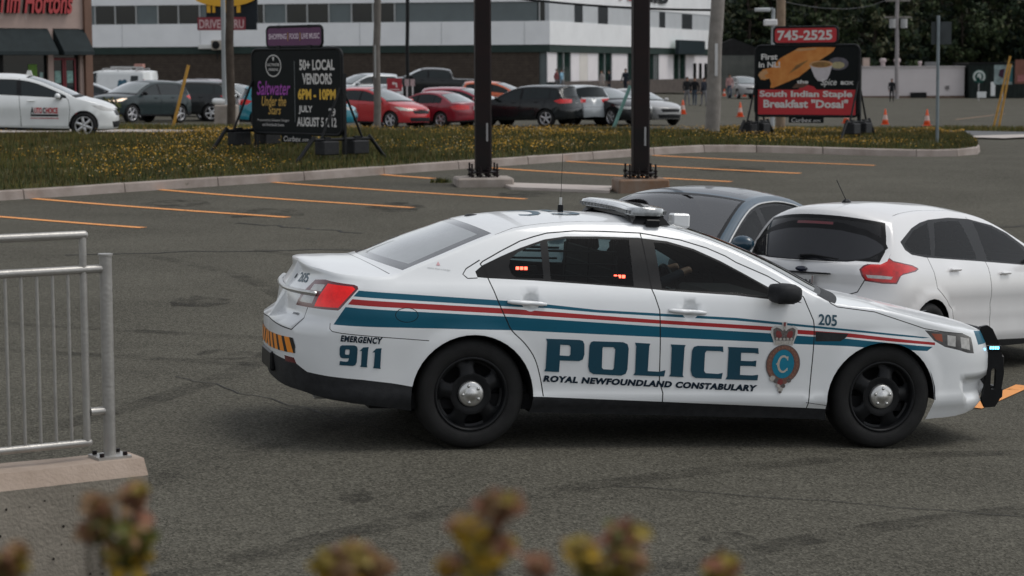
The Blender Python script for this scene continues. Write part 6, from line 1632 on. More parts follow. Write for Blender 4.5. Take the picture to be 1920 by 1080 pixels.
def draw_event(root, panel, w2, zb, zt, hx, hw, hh):
    H = zt-zb; X = lambda u: -w2+2*w2*u; Z = lambda v: zb+H*v
    PUR = mat('purple_header', (.10, .018, .085), .5, noise=.05, nscale=3); PT = mat('magenta_script', (.30, .035, .34), .5); YT = mat('yellow_letter', (.70, .42, .03), .5); YS = mat('gold_script', (.50, .30, .05), .5); PINKT = mat('pale_pink_letter', (.62, .50, .58), .5)
    mb = MB(); mb.box((hx, 0, zt+.05+hh/2), (hw-.05, .03, hh-.05), PUR)
    for t, a, b in (('SHOPPING', .04, .37), ('FOOD', .42, .59), ('LIVE MUSIC', .64, .96)): flat_text(mb, t, hx-hw/2+hw*a, zt+.05+hh*.38, hx-hw/2+hw*b, zt+.05+hh*.66, -.019, PINKT, .03)
    for a in (.393, .613): mb.box((hx-hw/2+hw*a, -.018, zt+.05+hh*.5), (.012, .006, hh*.42), YS)
    mb.build('header_panel', root, fix=False)
    mb = MB(); y = -.023
    def T(t, u0, v0, u1, v1, m, bold=.02, sh=0.0): q = MB(); flat_text(q, t, X(u0), Z(v0), X(u1), Z(v1), y, m, bold, sh); q.build('lettering', panel, fix=False)
    T('50+ LOCAL', .545, .75, .93, .875, WTXT, .03); T('VENDORS', .575, .585, .90, .715, WTXT, .03); T('6PM - 10PM', .525, .405, .94, .535, YT, .04); T('JULY', .53, .235, .685, .335, WTXT, .03); T('29', .86, .215, .935, .31, WTXT, .03); T('AUGUST 5 & 12', .51, .09, .945, .20, WTXT, .03)
    mb.box((X(.49), y, Z(.50)), (.012, .006, H*.72), mat('grey_rule', (.16, .18, .18), .6))
    T('Saltwater', .055, .455, .44, .625, PT, .012, .25); T('Under the', .11, .325, .39, .445, YS, .012, .25); T('Stars', .185, .225, .33, .33, YS, .012, .25)
    T('Presented by Saltwater Designs', .06, .135, .42, .17, WTXT, .0); T('and Boardwalk Events', .115, .085, .365, .12, WTXT, .0)
    o = ell(X(.25), Z(.805), .27, .235, 32); i = ell(X(.25), Z(.805), .245, .212, 32); flat_poly(mb, [o, i], y, WTXT)
    T('SALTWATER', .18, .80, .32, .835, WTXT, .01); T('DESIGNS', .195, .745, .305, .775, WTXT, .01); flat_poly(mb, [[(X(.245), Z(.865)), (X(.255), Z(.865)), (X(.262), Z(.90)), (X(.25), Z(.915)), (X(.238), Z(.90))]], y, WTXT)
    mb.build('printed_emblem', panel, fix=False)
def draw_food(root, panel, w2, zb, zt, hx, hw, hh):
    H = zt-zb; X = lambda u: -w2+2*w2*u; Z = lambda v: zb+H*v
    RD = mat('red_sign_face', (.46, .014, .022), .5, noise=.06, nscale=2); OR1 = mat('crepe_golden', (.62, .26, .06), .7, col2=(.50, .15, .02), noise=.3, nscale=3.5); OR2 = mat('crepe_edge', (.50, .27, .12), .7, noise=.15, nscale=6); CUP = mat('cup_white', (.50, .46, .48), .5, noise=.08, nscale=6); SOUP = mat('soup_brown', (.14, .055, .012), .5, col2=(.28, .15, .03), noise=.4, nscale=9)
    mb = MB(); mb.prism(rrect(hx-hw/2+.03, zt+.08, hx+hw/2-.03, zt+.02+hh, .09), .03, RD, Matrix.Translation((0, -.015, 0))); flat_text(mb, '745-2525', hx-hw*.44, zt+.05+hh*.20, hx+hw*.42, zt+.05+hh*.80, -.02, WTXT, .03); mb.build('header_panel', root, fix=False)
    mb = MB(); y = -.023
    P = lambda pts: [(X(a), Z(b)) for a, b in pts]
    flat_poly(mb, [P([(.03,.02),(.97,.02),(.97,.375),(.03,.375)])], y, RD)
    flat_poly(mb, [P([(.42,.375),(.45,.42),(.52,.44),(.57,.42),(.60,.375)])], y-.0005, RD)
    flat_poly(mb, [P([(.04,.60),(.076,.664),(.153,.688),(.247,.824),(.424,.965),(.565,.975),(.77,.970),(.76,.928),(.73,.888),(.68,.84),(.61,.776),(.553,.70),(.424,.552),(.247,.44),(.18,.40),(.147,.40),(.159,.464),(.141,.536),(.094,.512),(.053,.52)])], y-.001, OR1)
    flat_poly(mb, [P([(.055,.53),(.03,.58),(.05,.63),(.11,.66),(.13,.61),(.09,.58),(.11,.54),(.16,.53)])], y-.0022, OR2); flat_poly(mb, [P([(.38,.93),(.42,.955),(.60,.965),(.58,.94),(.44,.92)])], y-.002, OR2)
    flat_poly(mb, [P([(.33,.60),(.40,.72),(.52,.80),(.50,.77),(.42,.68)])], y-.002, SOUP)
    flat_poly(mb, [ell(X(.80), Z(.74), .30, .17, 24)], y-.001, mat('plate_grey', (.10, .09, .11), .5, noise=.4, nscale=5)); flat_poly(mb, [ell(X(.80), Z(.72), .19, .09, 20)], y-.002, mat('rice_cream', (.36, .31, .17), .7, noise=.2, nscale=12))
    flat_poly(mb, [P([(.53,.73),(.75,.74),(.725,.60),(.70,.52),(.66,.49),(.61,.50),(.58,.55)])], y-.003, CUP); flat_poly(mb, [ell(X(.64), Z(.735), .33, .095, 26)], y-.004, OR2); flat_poly(mb, [ell(X(.64), Z(.73), .27, .070, 24)], y-.005, SOUP)
    flat_poly(mb, [P([(.36,.40),(.40,.46),(.45,.50),(.50,.50),(.52,.44),(.46,.40)])], y-.002, mat('dish_shadow', (.10, .05, .03), .6, noise=.4, nscale=12))
    def T(t, u0, v0, u1, v1, m, bold=.02, sh=0.0): q = MB(); flat_text(q, t, X(u0), Z(v0), X(u1), Z(v1), y-.006, m, bold, sh); q.build('lettering', panel, fix=False)
    T('First', .06, .80, .22, .885, WTXT, .03); T('in NL!', .035, .69, .245, .775, WTXT, .03)
    T('the', .41, .46, .52, .515, WTXT, .03); T('Spice', .64, .41, .79, .53, WTXT, .01, .2); T('BOX', .83, .445, .95, .495, WTXT, .04)
    T('South Indian Staple', .045, .245, .94, .36, WTXT, .035); T('Breakfast "Dosai"', .085, .115, .90, .235, WTXT, .035)
    mb.box((X(.5), y-.003, Z(.065)), (W_*.5, .004, .06), mat('dark_red_band', (.16, .006, .012), .5)) if 0 else None
    mb.build('printed_picture', panel, fix=False)
billboard('black event billboard with purple header, yellow times and magenta script', -4.50, 44.9, math.radians(46), 3.0, 1.27, 3.04, 1.86, .42, draw_event)
billboard('red and black food billboard with golden crepe picture and phone number header', 7.86, 57.0, math.radians(32), 3.0, 1.33, 3.20, 1.84, .44, draw_food)
# drive through pylon: yellow dome, dark board with arch legs, red board
def pylon():
    x, y = -11.65, 88.0; z0 = GZ(x, y)
    r = thing('drive_thru_sign', 'yellow pylon sign with red DRIVE THRU board above the parked suvs', 'sign', (x, y, z0))
    YL = mat('sign_yellow', (.62, .33, .012), .45, noise=.06, nscale=2); RB = mat('sign_red', (.20, .018, .03), .5, noise=.08, nscale=2); DKB_ = mat('sign_dark_board', (.012, .016, .02), .5, noise=.2, nscale=2)
    zb = 2.6-z0; k = 88/4000
    def zz(v): return zb-(v-132)*k
    def xx(u): return (u-960)*k-x
    mb = MB(); mb.tube((xx(434), .35, 0), (xx(434), .35, zz(5)), .09, YL, n=12); mb.build('pole', r)
    mb = MB(); mb.prism([(xx(368)+(xx(490)-xx(368))*.5+(xx(490)-xx(368))*.5*math.cos(math.pi+math.pi*i/20), zz(-8)-.48*math.sin(math.pi*i/20)) for i in range(21)]+[(xx(490), zz(-40)), (xx(368), zz(-40))], .3, YL, Matrix.Translation((0, -.15, 0))); mb.build('dome', r)
    mb = MB(); mb.box((xx(441), .05, zz(20)), (xx(486)-xx(391), .2, 1.0), DKB_); mb.build('arch_board', r)
    mb = MB()
    for u, w in ((398.5, 7), (408, 5), (454, 7), (432, 5)): mb.box((xx(u), -.08, zz(15.5)), (w*k, .06, .42), YL)
    mb.build('arch_legs', r)
    mb = MB(); mb.box((xx(432), -.02, zz(45)), (xx(488)-xx(378), .2, 24*k), DKB_); mb.box((xx(422.5), -.14, zz(45.5)), (89*k, .06, 24*k), RB); mb.build('board', r)
    mb = MB(); flat_text(mb, 'DRIVE THRU', xx(381), zz(54), xx(464), zz(38), -.175, mat('pale_red_letter', (.50, .36, .36), .6), .02); mb.build('lettering', r, fix=False)
pylon()
def small_sign(name, label, x, y, zc, w, h, m, draw=None, post=True, head=0, cat='sign', round_=False, grp=None):
    z0 = GZ(x, y); r = thing(name, label, cat, (x, y, z0), (0, 0, head), grp)
    mb = MB()
    if round_: mb.lathe([(0, -.03), (w/2, -.03), (w/2, .03), (0, .03)], m, 24, Matrix.Translation((0, 0, zc-z0)))
    else: mb.box((0, 0, zc-z0), (w, .05, h), m)
    p = mb.build('panel', r)
    if draw:
        mb = MB(); draw(mb, zc-z0); mb.build('printed_mark', p, fix=False)
    if post: mb = MB(); mb.tube((0, .05, -.05), (0, .05, zc-z0+h*.3), .035, ALLOY); mb.build('post', r)
    return r
SR = mat('small_sign_red', (.28, .014, .024), .5, noise=.08, nscale=4)
def arrow(mb, z):
    flat_poly(mb, [[(-.10, z+.05), (-.02, z+.14), (-.02, z+.09), (.10, z+.07), (.12, z-.10), (.06, z-.10), (.05, z+.02), (-.02, z+.03), (-.02, z-.03)]], -.028, WTXT); flat_poly(mb, [[(-.2, z-.20), (.2, z-.20), (.2, z-.17), (-.2, z-.17)]], -.028, WTXT)
small_sign('direction_sign', 'small red sign with white curved arrow above the cherry red coupe', -4.55, 83.5, 2.02, .58, .50, SR, arrow)
for x, nl in ((-4.08, 'pale notice board nearest the small red arrow sign, before the black pickup'), (-3.86, 'pale notice board farther from the small red arrow sign, before the black pickup')): small_sign('notice_sign', nl, x, 83.8, 2.10, .17, .27, mat('pale_notice', (.36, .28, .28), .6, noise=.3, nscale=14), None, True, 0, 'sign', False, 'pale notice boards by the pickup')
def rings(mb, z):
    flat_poly(mb, [ell(0, z, .52, .52, 30), ell(0, z, .36, .36, 30)], -.034, mat('white_emblem', (.45, .48, .46), .5)); flat_poly(mb, [[(-.20, z-.10), (-.12, z+.22), (0, z+.30), (.14, z+.24), (.22, z-.02), (.10, z-.30), (.02, z-.05), (-.06, z-.02)]], -.034, mat('white_emblem', (0, 0, 0)))
    flat_poly(mb, [[(-.5, z-.32), (.5, z-.32), (.3, z-.5), (-.3, z-.5)]], -.035, mat('emblem_dark_green', (.006, .05, .038), .5))
small_sign('round_sign', 'round dark green coffee sign with white emblem on a pole', 39.4, 180.5, 1.83, 1.16, 1.16, mat('emblem_dark_green', (.006, .05, .038), .5), rings, True, 0, 'sign', True)
small_sign('board_sign', 'pale board with teal and dark shapes beside the yellow guy guards', 40.4, 176, 2.0, 1.5, 1.6, mat('pale_board', (.20, .26, .26), .6, noise=.5, nscale=2.2), lambda mb, z: (flat_poly(mb, [[(.15, z-.5), (.75, z-.6), (.75, z+.6), (.3, z+.7)]], -.03, mat('teal_print', (.02, .12, .14), .5)), flat_poly(mb, [[(-.4, z-.1), (0, z-.3), (.1, z+.5), (-.3, z+.4)]], -.031, mat('dark_print', (.05, .02, .04), .5))))
small_sign('board_sign', 'rust red board at the edge of the lot beside the dark shed', 41.9, 174, 2.25, 2.0, 1.95, mat('rust_red_board', (.16, .06, .04), .7, noise=.2, nscale=1.5), lambda mb, z: flat_poly(mb, [[(-.8, z-.8), (.8, z-.8), (.8, z-.2), (-.8, z-.3)]], -.03, mat('faded_pink_print', (.26, .09, .09), .6, noise=.4, nscale=6)))
small_sign('box_cabinet', 'white utility cabinet beside the round green sign', 39.1, 178, .35, .75, .5, WHT, None, False, 0, 'cabinet'); small_sign('white_panel', 'white upright panel left of the pale board sign', 41.6, 185, .75, .38, 1.2, WHT, None, False, 0, 'panel')
# ------------------------------------------------------------------ pillars, poles, cones
RUST = mat('rusty_black_steel', (.0085, .0085, .0088), .5, spec=.15, col2=(.018, .0095, .0095), noise=.3, nscale=1.4)
RUSTC = mat('rust_stained_concrete', (.21, .17, .14), .85, col2=(.17, .085, .04), noise=.3, nscale=2.6, bump=.05, bscale=30)
def pillar(x, y, w, lab, bw, bh, m):
    z0 = GZ(x, y)
    r = thing('steel_pillar', lab, 'pillar', (x, y, z0), (0, 0, .12), 'black steel sign pillars in the car park')
    mb = MB(); mb.box((0, 0, bh/2-.1), (bw, bw*.9, bh+.2), m, bev=.03); mb.build('concrete_base', r)
    mb = MB(); mb.box((0, 0, bh+.09), (.52, .52, .03), RUST); mb.build('base_plate', r)
    mb = MB(); mb.box((0, 0, bh+.10+7), (w, w, 14), RUST, bev=.03); s = mb.build('shaft', r)
    mb = MB(); mb.box((.06, -w/2-.004, 1.0), (.035, .008, .34), mat('grey_tag', (.26, .26, .26), .5)); mb.build('tag_strip', r)
    for sx in (-.235, -.08, .08, .235):
        for sy in (-.235, .235):
            mb = MB(); mb.tube((sx, sy, bh-.02), (sx, sy, bh+.26 if abs(sx) > .2 else bh+.20), .018, RUST, n=8); mb.tube((sx, sy, bh+.115), (sx, sy, bh+.15), .04, RUST, n=6); mb.tube((sx, sy, bh+.02), (sx, sy, bh+.055), .04, RUST, n=6); mb.build('anchor_bolt', r)
    return r
pillar(-.53, 40.0, .30, 'black steel pillar on a low cracked concrete base, nearer the black billboard', 1.05, .16, CONC)
pillar(2.33, 38.6, .30, 'black steel pillar on a taller rust stained concrete base behind the blue car', .92, .24, RUSTC)
mb = MB()
for P, h in (([(-.25, 40.2), (.0, 39.0), (1.75, 38.2), (1.85, 39.3)], .05),):
    n = 9; v = []
    for i in range(n+1):
        for j in range(3):
            a = Vector(P[0]).lerp(Vector(P[3]), i/n); b = Vector(P[1]).lerp(Vector(P[2]), i/n); p = a.lerp(b, j/2); v.append((p.x, p.y, GZ(p.x, p.y)+h))
    f = [[i*3+j, i*3+j+1, (i+1)*3+j+1, (i+1)*3+j] for i in range(n) for j in range(2)]
    mb.add(v, f, CONCL, True); k = len(v); rim = [0, 1, 2]+[i*3+2 for i in range(1, n+1)]+[n*3+1, n*3]+[i*3 for i in range(n-1, 0, -1)]
    mb.add([v[i] for i in rim]+[(v[i][0], v[i][1], v[i][2]-.12) for i in rim], [[i, (i+1) % len(rim), len(rim)+(i+1) % len(rim), len(rim)+i] for i in range(len(rim))], CONCL)
o = mb.build('concrete_slab'); tag(o, 'pale concrete slab lying between the bases of the two steel pillars', 'slab')
WOOD1 = mat('grey_weathered_wood', (.17, .155, .14), .9, col2=(.26, .24, .22), noise=.3, nscale=4, bump=.06, bscale=14); WOOD2 = mat('brown_creosote_wood', (.045, .035, .028), .9, col2=(.085, .068, .055), noise=.3, nscale=5, bump=.05, bscale=14); WOOD3 = mat('tan_wood', (.20, .145, .10), .9, noise=.25, nscale=5, bump=.05, bscale=14)
def pole(name, label, base, top, r0, r1, m, cat='utility pole', n=14, zfix=None):
    z = verge_z(base[0], base[1]) if zfix is None else zfix
    rt = thing(name, label, cat, (base[0], base[1], z-.1)); mb = MB(); b = Vector((0, 0, 0)); t = Vector((top[0]-base[0], top[1]-base[1], top[2]-z+.1))
    pts = [b.lerp(t, k/10)+Vector((.02*math.sin(k*1.7), 0, 0)) for k in range(11)]; mb.path(pts, [r0+(r1-r0)*k/10 for k in range(11)], m, n); mb.build('shaft', rt); return rt
p = pole('utility_pole', 'thick grey wooden pole leaning slightly on the verge near the bank sign', (5.62, 60.0), (5.95, 60.0, 9.5), .205, .17, WOOD1)
mb = MB(); mb.box((.1, -.2, 2.2), (.08, .03, .9), ALLOY); mb.build('conduit', p)
p = pole('utility_pole', 'thin brown wooden pole rising between the red cars', (-4.12, 65.5), (-4.02, 65.5, 9.0), .115, .10, mat('brown_grey_wood', (.10, .088, .078), .9, col2=(.16, .145, .13), noise=.3, nscale=5, bump=.05, bscale=14))
mb = MB(); mb.box((-.02, -.12, 2.2), (.05, .03, 1.0), mat('grey_conduit', (.3, .3, .29), .6)); mb.build('conduit', p)
pole('utility_pole', 'dark creosoted pole in front of the yellow pylon sign', (-8.13, 62.0), (-8.08, 62, 9.5), .125, .11, WOOD2)
pole('lamp_post', 'slim black lamp post in front of the pickup truck', (-4.58, 95.0), (-4.58, 95, 11), .085, .085, BLK, 'lamp post')
pole('utility_pole', 'tan wooden pole behind the food billboard', (8.80, 70.0), (8.75, 70, 9.5), .155, .14, WOOD3)
def street_lamp(label, x, y, h, arm, blk):
    z = verge_z(x, y); r = thing('street_lamp', label, 'street lamp', (x, y, z)); GP = mat('galvanised_pole', (.30, .32, .33), .45, .4, noise=.1, nscale=3)
    mb = MB(); mb.tube((0, 0, blk), (0, 0, h), .075, GP, .06, 12); mb.build('pole', r)
    if blk > .1:
        mb = MB(); mb.box((.05, 0, blk/2-.1), (.66, .6, blk+.2), CONC, bev=.03); mb.build('concrete_base', r)
        mb = MB(); mb.tube((-.28, 0, blk+.10), (.02, 0, blk+.10), .10, WHT, n=12); mb.ball((-.28, 0, blk+.10), .10, WHT, 10, 6); mb.build('junction_box', r)
    mb = MB(); mb.box((arm/2, 0, h), (abs(arm), .07, .06), GP); mb.box((arm, 0, h-.04), (.5, .24, .12), mat('lamp_head_grey', (.40, .42, .43), .5), bev=.03); mb.build('lamp_head', r)
    mb = MB(); mb.box((-.1, -.1, h-.45), (.42, .3, .2), mat('white_floodlight', (.6, .6, .6), .5), bev=.03); mb.build('floodlight', r)
    return r
street_lamp('grey street lamp on a square concrete base beside the dark creosoted pole', -8.43, 63.0, 8.0, -1.2, .72)
street_lamp('grey street lamp with white floodlight behind the food billboard', 8.42, 69.0, 3.95, -.35, 0)
# transformer pole far right
p = pole('utility_pole', 'distant grey utility pole carrying transformers above the low white building', (34.2, 190.0), (34.1, 190, 10.5), .19, .15, mat('pale_grey_pole', (.26, .24, .24), .8, noise=.15, nscale=2), zfix=-.1)
mb = MB()
for dx in (-.45, .55): mb.tube((dx, 0, 6.3), (dx, 0, 7.1), .30, mat('transformer_grey', (.34, .34, .34), .5, noise=.1, nscale=3), n=12)
mb.box((0, 0, 7.25), (2.4, .14, .14), WOOD1); mb.build('transformer', p)
mb = MB(); mb.box((0, 0, 8.7), (2.2, .12, .14), WOOD1); mb.build('crossarm', p)
# road sign seen from behind
z = verge_z(10.6, 53.2); r = thing('road_sign', 'grey road sign post with blank sign back at the end of the verge', 'sign', (10.6, 53.2, z))
mb = MB(); mb.tube((0, 0, -.2), (-.02, 0, 3.15), .042, mat('galvanised_blue_grey', (.17, .20, .215), .45, .4, noise=.12, nscale=4), n=10); mb.build('post', r)
mb = MB(); mb.box((.07, .05, 2.72), (.50, .012, .56), mat('sign_back_grey', (.045, .052, .054), .6, noise=.15, nscale=3)); mb.build('sign_back', r)
# leaning guy guards and posts
def leaning(label, b, t, rad, m, name='guy_guard', cat='guy wire guard'):
    z = verge_z(b[0], b[1]); r = thing(name, label, cat, (b[0], b[1], z-.05)); mb = MB(); mb.tube((0, 0, 0), (t[0]-b[0], t[1]-b[1], t[2]-z+.05), rad, m, n=8); mb.build('sleeve', r); return r
YG = mat('yellow_guard', (.42, .22, .03), .6, noise=.2, nscale=6)
leaning('yellow leaning guy guard in front of the dark green grey suv', (-9.45, 59.5), (-8.95, 59.5, 2.75), .045, YG)
leaning('teal leaning post in front of the black sedan', (2.87, 61.5), (3.42, 61.5, 2.12), .05, mat('faded_teal_paint', (.13, .27, .24), .6, noise=.2, nscale=6), 'leaning_post', 'post')
leaning('tall yellow leaning guy guard near the rust red board', (21.4, 95), (22.1, 95, 3.10), .05, YG); leaning('shorter yellow leaning guy guard crossing the taller one', (21.75, 95.5), (22.25, 95.5, 2.75), .05, YG)
# overhead cables
CAB = mat('black_cable', (.012, .013, .014), .6)
def cable(label, a, b, sag, r):
    a = Vector(a); b = Vector(b); mb = MB(); n = 24
    mb.path([a.lerp(b, i/n)-Vector((0, 0, sag*4*(i/n)*(1-i/n))) for i in range(n+1)], r, CAB, 6); o = mb.build('overhead_cable'); tag(o, label, 'cable', 'overhead cables')
cable('thick black cable crossing the pale office front to the thick grey pole', (-9.0, 64, 6.6), (5.9, 60, 4.22), .55, .032)
cable('thin black cable high across the dark trees', (5.9, 60, 4.9), (34.1, 190, 9.2), 1.0, .02)
cable('thin cable over the low white building', (8.75, 70, 6.2), (60, 190, 9.5), 1.4, .02)
# cones
CO = mat('cone_orange', (.62, .075, .012), .5, noise=.08, nscale=5); CW = mat('cone_band_pale', (.50, .36, .32), .5, noise=.1, nscale=8)
mb = MB(); mb.lathe([(.0,.02),(.165,.03),(.125,.25)], CO, 16, axis='Z'); mb.lathe([(.125,.25),(.085,.48)], CW, 16, axis='Z'); mb.lathe([(.085,.48),(.03,.76),(.02,.78),(0,.78)], CO, 16, axis='Z'); cone_body = mb.mesh('cone_body'); fix_normals(cone_body)
mb = MB(); mb.box((0, 0, .018), (.40, .40, .036), CO, bev=.01); cone_foot = mb.mesh('cone_foot'); fix_normals(cone_foot)
CONES = [(8.15,117.5,1,'orange cone in the road nearest the second steel pillar'),(9.30,116,1,'orange cone in the road nearest the thick grey pole'),(12.3,115,1,'orange cone just left of the food billboard'),(16.9,108,1,'orange cone half hidden behind the food billboard'),(18.7,107,1,'orange cone close to the right trestle of the food billboard'),(20.5,105.5,1.05,'orange cone beside the grey road sign post'),
 (16.9,170,.75,'small orange cone, first of the row by the pale grey suv'),(17.9,170,.75,'small orange cone, second of the row by the pale grey suv'),(18.5,170,.75,'small orange cone, third of the row by the pale grey suv'),(19.2,170,.75,'small orange cone, last of the row by the pale grey suv')]
for x, y, k, lab in CONES:
    r = thing('traffic_cone', lab, 'traffic cone', (x, y, GZ(x, y)+.02), (0, 0, x), 'orange traffic cones'); r.scale = (k, k, k)
    link('body', cone_body, r); link('foot', cone_foot, r)
# wall lamp and shrub by the coffee shop
# ------------------------------------------------------------------ people
SKIN = mat('skin', (.36, .20, .14), .6, noise=.08, nscale=9)
def person(label, x, y, head, pose, top, legs, hair, h=1.74, z=None, grp=None, coat=None, seated=False, parent_R=None):
    k = h/1.74; st = pose.get('stride', .12); ar = pose.get('arm', .10)
    J = {}
    if seated:
        J = dict(pelvis=(0,0,.0), spine=(-.03,0,.25), chest=(-.06,0,.45), neck=(-.05,0,.60), headb=(-.03,0,.70), headt=(-.02,0,.86))
        for s, q in ((1,'l'),(-1,'r')):
            J['hip'+q]=(.02,s*.10,-.01); J['knee'+q]=(.42,s*.15,.06); J['ank'+q]=(.62,s*.14,-.30); J['toe'+q]=(.78,s*.14,-.33)
            J['sh'+q]=(-.05,s*.19,.52); J['el'+q]=(.16,s*.26,.34); J['wr'+q]=(.40,s*.15,.43); J['hand'+q]=(.47,s*.13,.45)
    else:
        J = dict(pelvis=(0,0,.94), spine=(0,0,1.12), chest=(.01,0,1.32), neck=(.01,0,1.47), headb=(.03,0,1.55), headt=(.03,0,1.71))
        for s, q in ((1,'l'),(-1,'r')):
            f = st*s
            J['hip'+q]=(0,s*.09,.90); J['knee'+q]=(f*.7+.03,s*.10,.50); J['ank'+q]=(f,s*.10,.09); J['toe'+q]=(f+.16,s*.12,.035)
            J['sh'+q]=(0,s*.18,1.40); J['el'+q]=(-f*.5-.02,s*.25,1.12); J['wr'+q]=(-f*.6+ar,s*.24,.88); J['hand'+q]=(-f*.6+ar+.03,s*.235,.78)
    R_ = dict(pelvis=.135, spine=.125, chest=.145, neck=.058, headb=.085, headt=.075, hip=.095, knee=.062, ank=.043, toe=.035, sh=.072, el=.047, wr=.033, hand=.034)
    E_ = [('pelvis','spine'),('spine','chest'),('chest','neck'),('neck','headb'),('headb','headt')]
    for q in 'lr': E_ += [('pelvis','hip'+q),('hip'+q,'knee'+q),('knee'+q,'ank'+q),('ank'+q,'toe'+q),('chest','sh'+q),('sh'+q,'el'+q),('el'+q,'wr'+q),('wr'+q,'hand'+q)]
    names = list(J); me = bpy.data.meshes.new('person_body'); me.from_pydata([tuple(c*k for c in J[n]) for n in names], [(names.index(a), names.index(b)) for a, b in E_], [])
    ob = bpy.data.objects.new('tmp', me); COL.objects.link(ob)
    md = ob.modifiers.new('skin', 'SKIN'); sv = me.skin_vertices[0].data
    for i, n in enumerate(names):
        r = R_.get(n, R_.get(n[:-1], .05))*k; sv[i].radius = (r, r) if n not in ('chest', 'spine', 'pelvis') else (r*.78, r*1.12); sv[i].use_root = (n == 'pelvis')
    ob.modifiers.new('sub', 'SUBSURF').levels = 2
    dg = bpy.context.evaluated_depsgraph_get(); dg.update(); bm = bpy.data.meshes.new_from_object(ob.evaluated_get(dg)); bpy.data.objects.remove(ob)
    for m in (SKIN, top, legs, hair, RUBBER): bm.materials.append(m)
    for p in bm.polygons:
        c = p.center/k; p.use_smooth = True
        wr = min((Vector(J['hand'+q])-c).length for q in 'lr')
        if seated: i = 0 if (c.z > .60 or wr < .10) else (2 if c.z < .12 and c.x > -.02 or c.z < .02 else 1); i = 4 if c.z < -.28 else i
        else: i = 4 if c.z < .07 else (2 if c.z < .95 and wr > .14 and abs(c.y) < .20 else (0 if c.z > 1.50 or wr < .09 else 1))
        p.material_index = i
    zz = GZ(x, y)+.02 if z is None else z
    r = thing('person', label, 'person', (x, y, zz), (0, 0, head) if parent_R is None else parent_R, grp)
    link('body', bm, r)
    hb = Vector(J['headt'])*k; mb = MB(); mb.ball((hb.x-.015, 0, hb.z-.045), (.098*k, .088*k, .085*k), hair, 12, 8); mb.build('hair', r)
    mb = MB(); mb.ball((hb.x+.083*k, 0, hb.z-.10*k), (.016, .012, .02), SKIN, 6, 5); mb.build('nose', r)
    if coat:
        mb = MB(); mb.lathe([(.17, 1.42), (.20, 1.25), (.19, 1.05), (.24, .62), (.22, .60)], coat, 16, Matrix.Diagonal((k*.85, k, k, 1)), axis='Z'); mb.build('coat', r)
    return r
CL = lambda n, c: mat(n, c, .85, noise=.2, nscale=9)
BKC = CL('black_cloth', (.014, .015, .017)); DKC = CL('navy_cloth', (.02, .024, .034)); GYC = CL('grey_cloth', (.15, .15, .16)); BEI = CL('beige_cloth', (.33, .29, .27)); REDC = CL('faded_red_cloth', (.26, .08, .08)); BLUC = CL('pale_blue_cloth', (.20, .36, .48)); BRH = CL('brown_hair', (.04, .025, .018)); JEAN = CL('denim_cloth', (.05, .07, .10)); PNK = CL('pink_cloth', (.36, .20, .19))
person('person in black walking across the far lot in front of the low white building', 28.6, 161, 4.6, dict(stride=.18), BKC, BKC, BRH)
person('person in pale blue top and grey trousers by the first glazed bay', 3.85, 163, 2.6, {}, BLUC, GYC, BRH); person('person in faded red top beside the one in pale blue', 3.45, 163.4, .4, {}, REDC, GYC, BRH)
person('person in long beige coat walking along the pale office front', 6.9, 163, 3.4, dict(stride=.16), BEI, BEI, BRH, coat=BEI); person('person in dark clothes just behind the beige coat', 7.5, 163.6, 3.2, dict(stride=.12), DKC, DKC, BRH)
person('person in dark jacket standing left of the second steel pillar', 8.55, 160, 4.2, {}, DKC, DKC, BRH, h=1.9)
person('person in black top and grey trousers, first of three queueing under the bank sign', 10.75, 131, 4.9, {}, BKC, GYC, BRH); person('person in black top and jeans, second of three queueing under the bank sign', 11.25, 131.3, 4.4, {}, BKC, JEAN, BRH); person('person in navy top, last of three queueing by the thick grey pole', 11.8, 131, 2.2, {}, DKC, GYC, BRH)
person('person in pink top beside the pale grey suv', 15.8, 155, 4.7, {}, PNK, JEAN, BRH)
# the officer at the wheel of the police car
R = orient(0.25609, 0.0488); p = Vector((-.5045, 14.4319, .165)) + R @ Vector((1.40, .38, .66))
person('uniformed person in dark blue at the steering wheel of the police car', p.x, p.y, 0, {}, DKC, DKC, BRH, z=p.z, seated=True, parent_R=R, h=1.70)
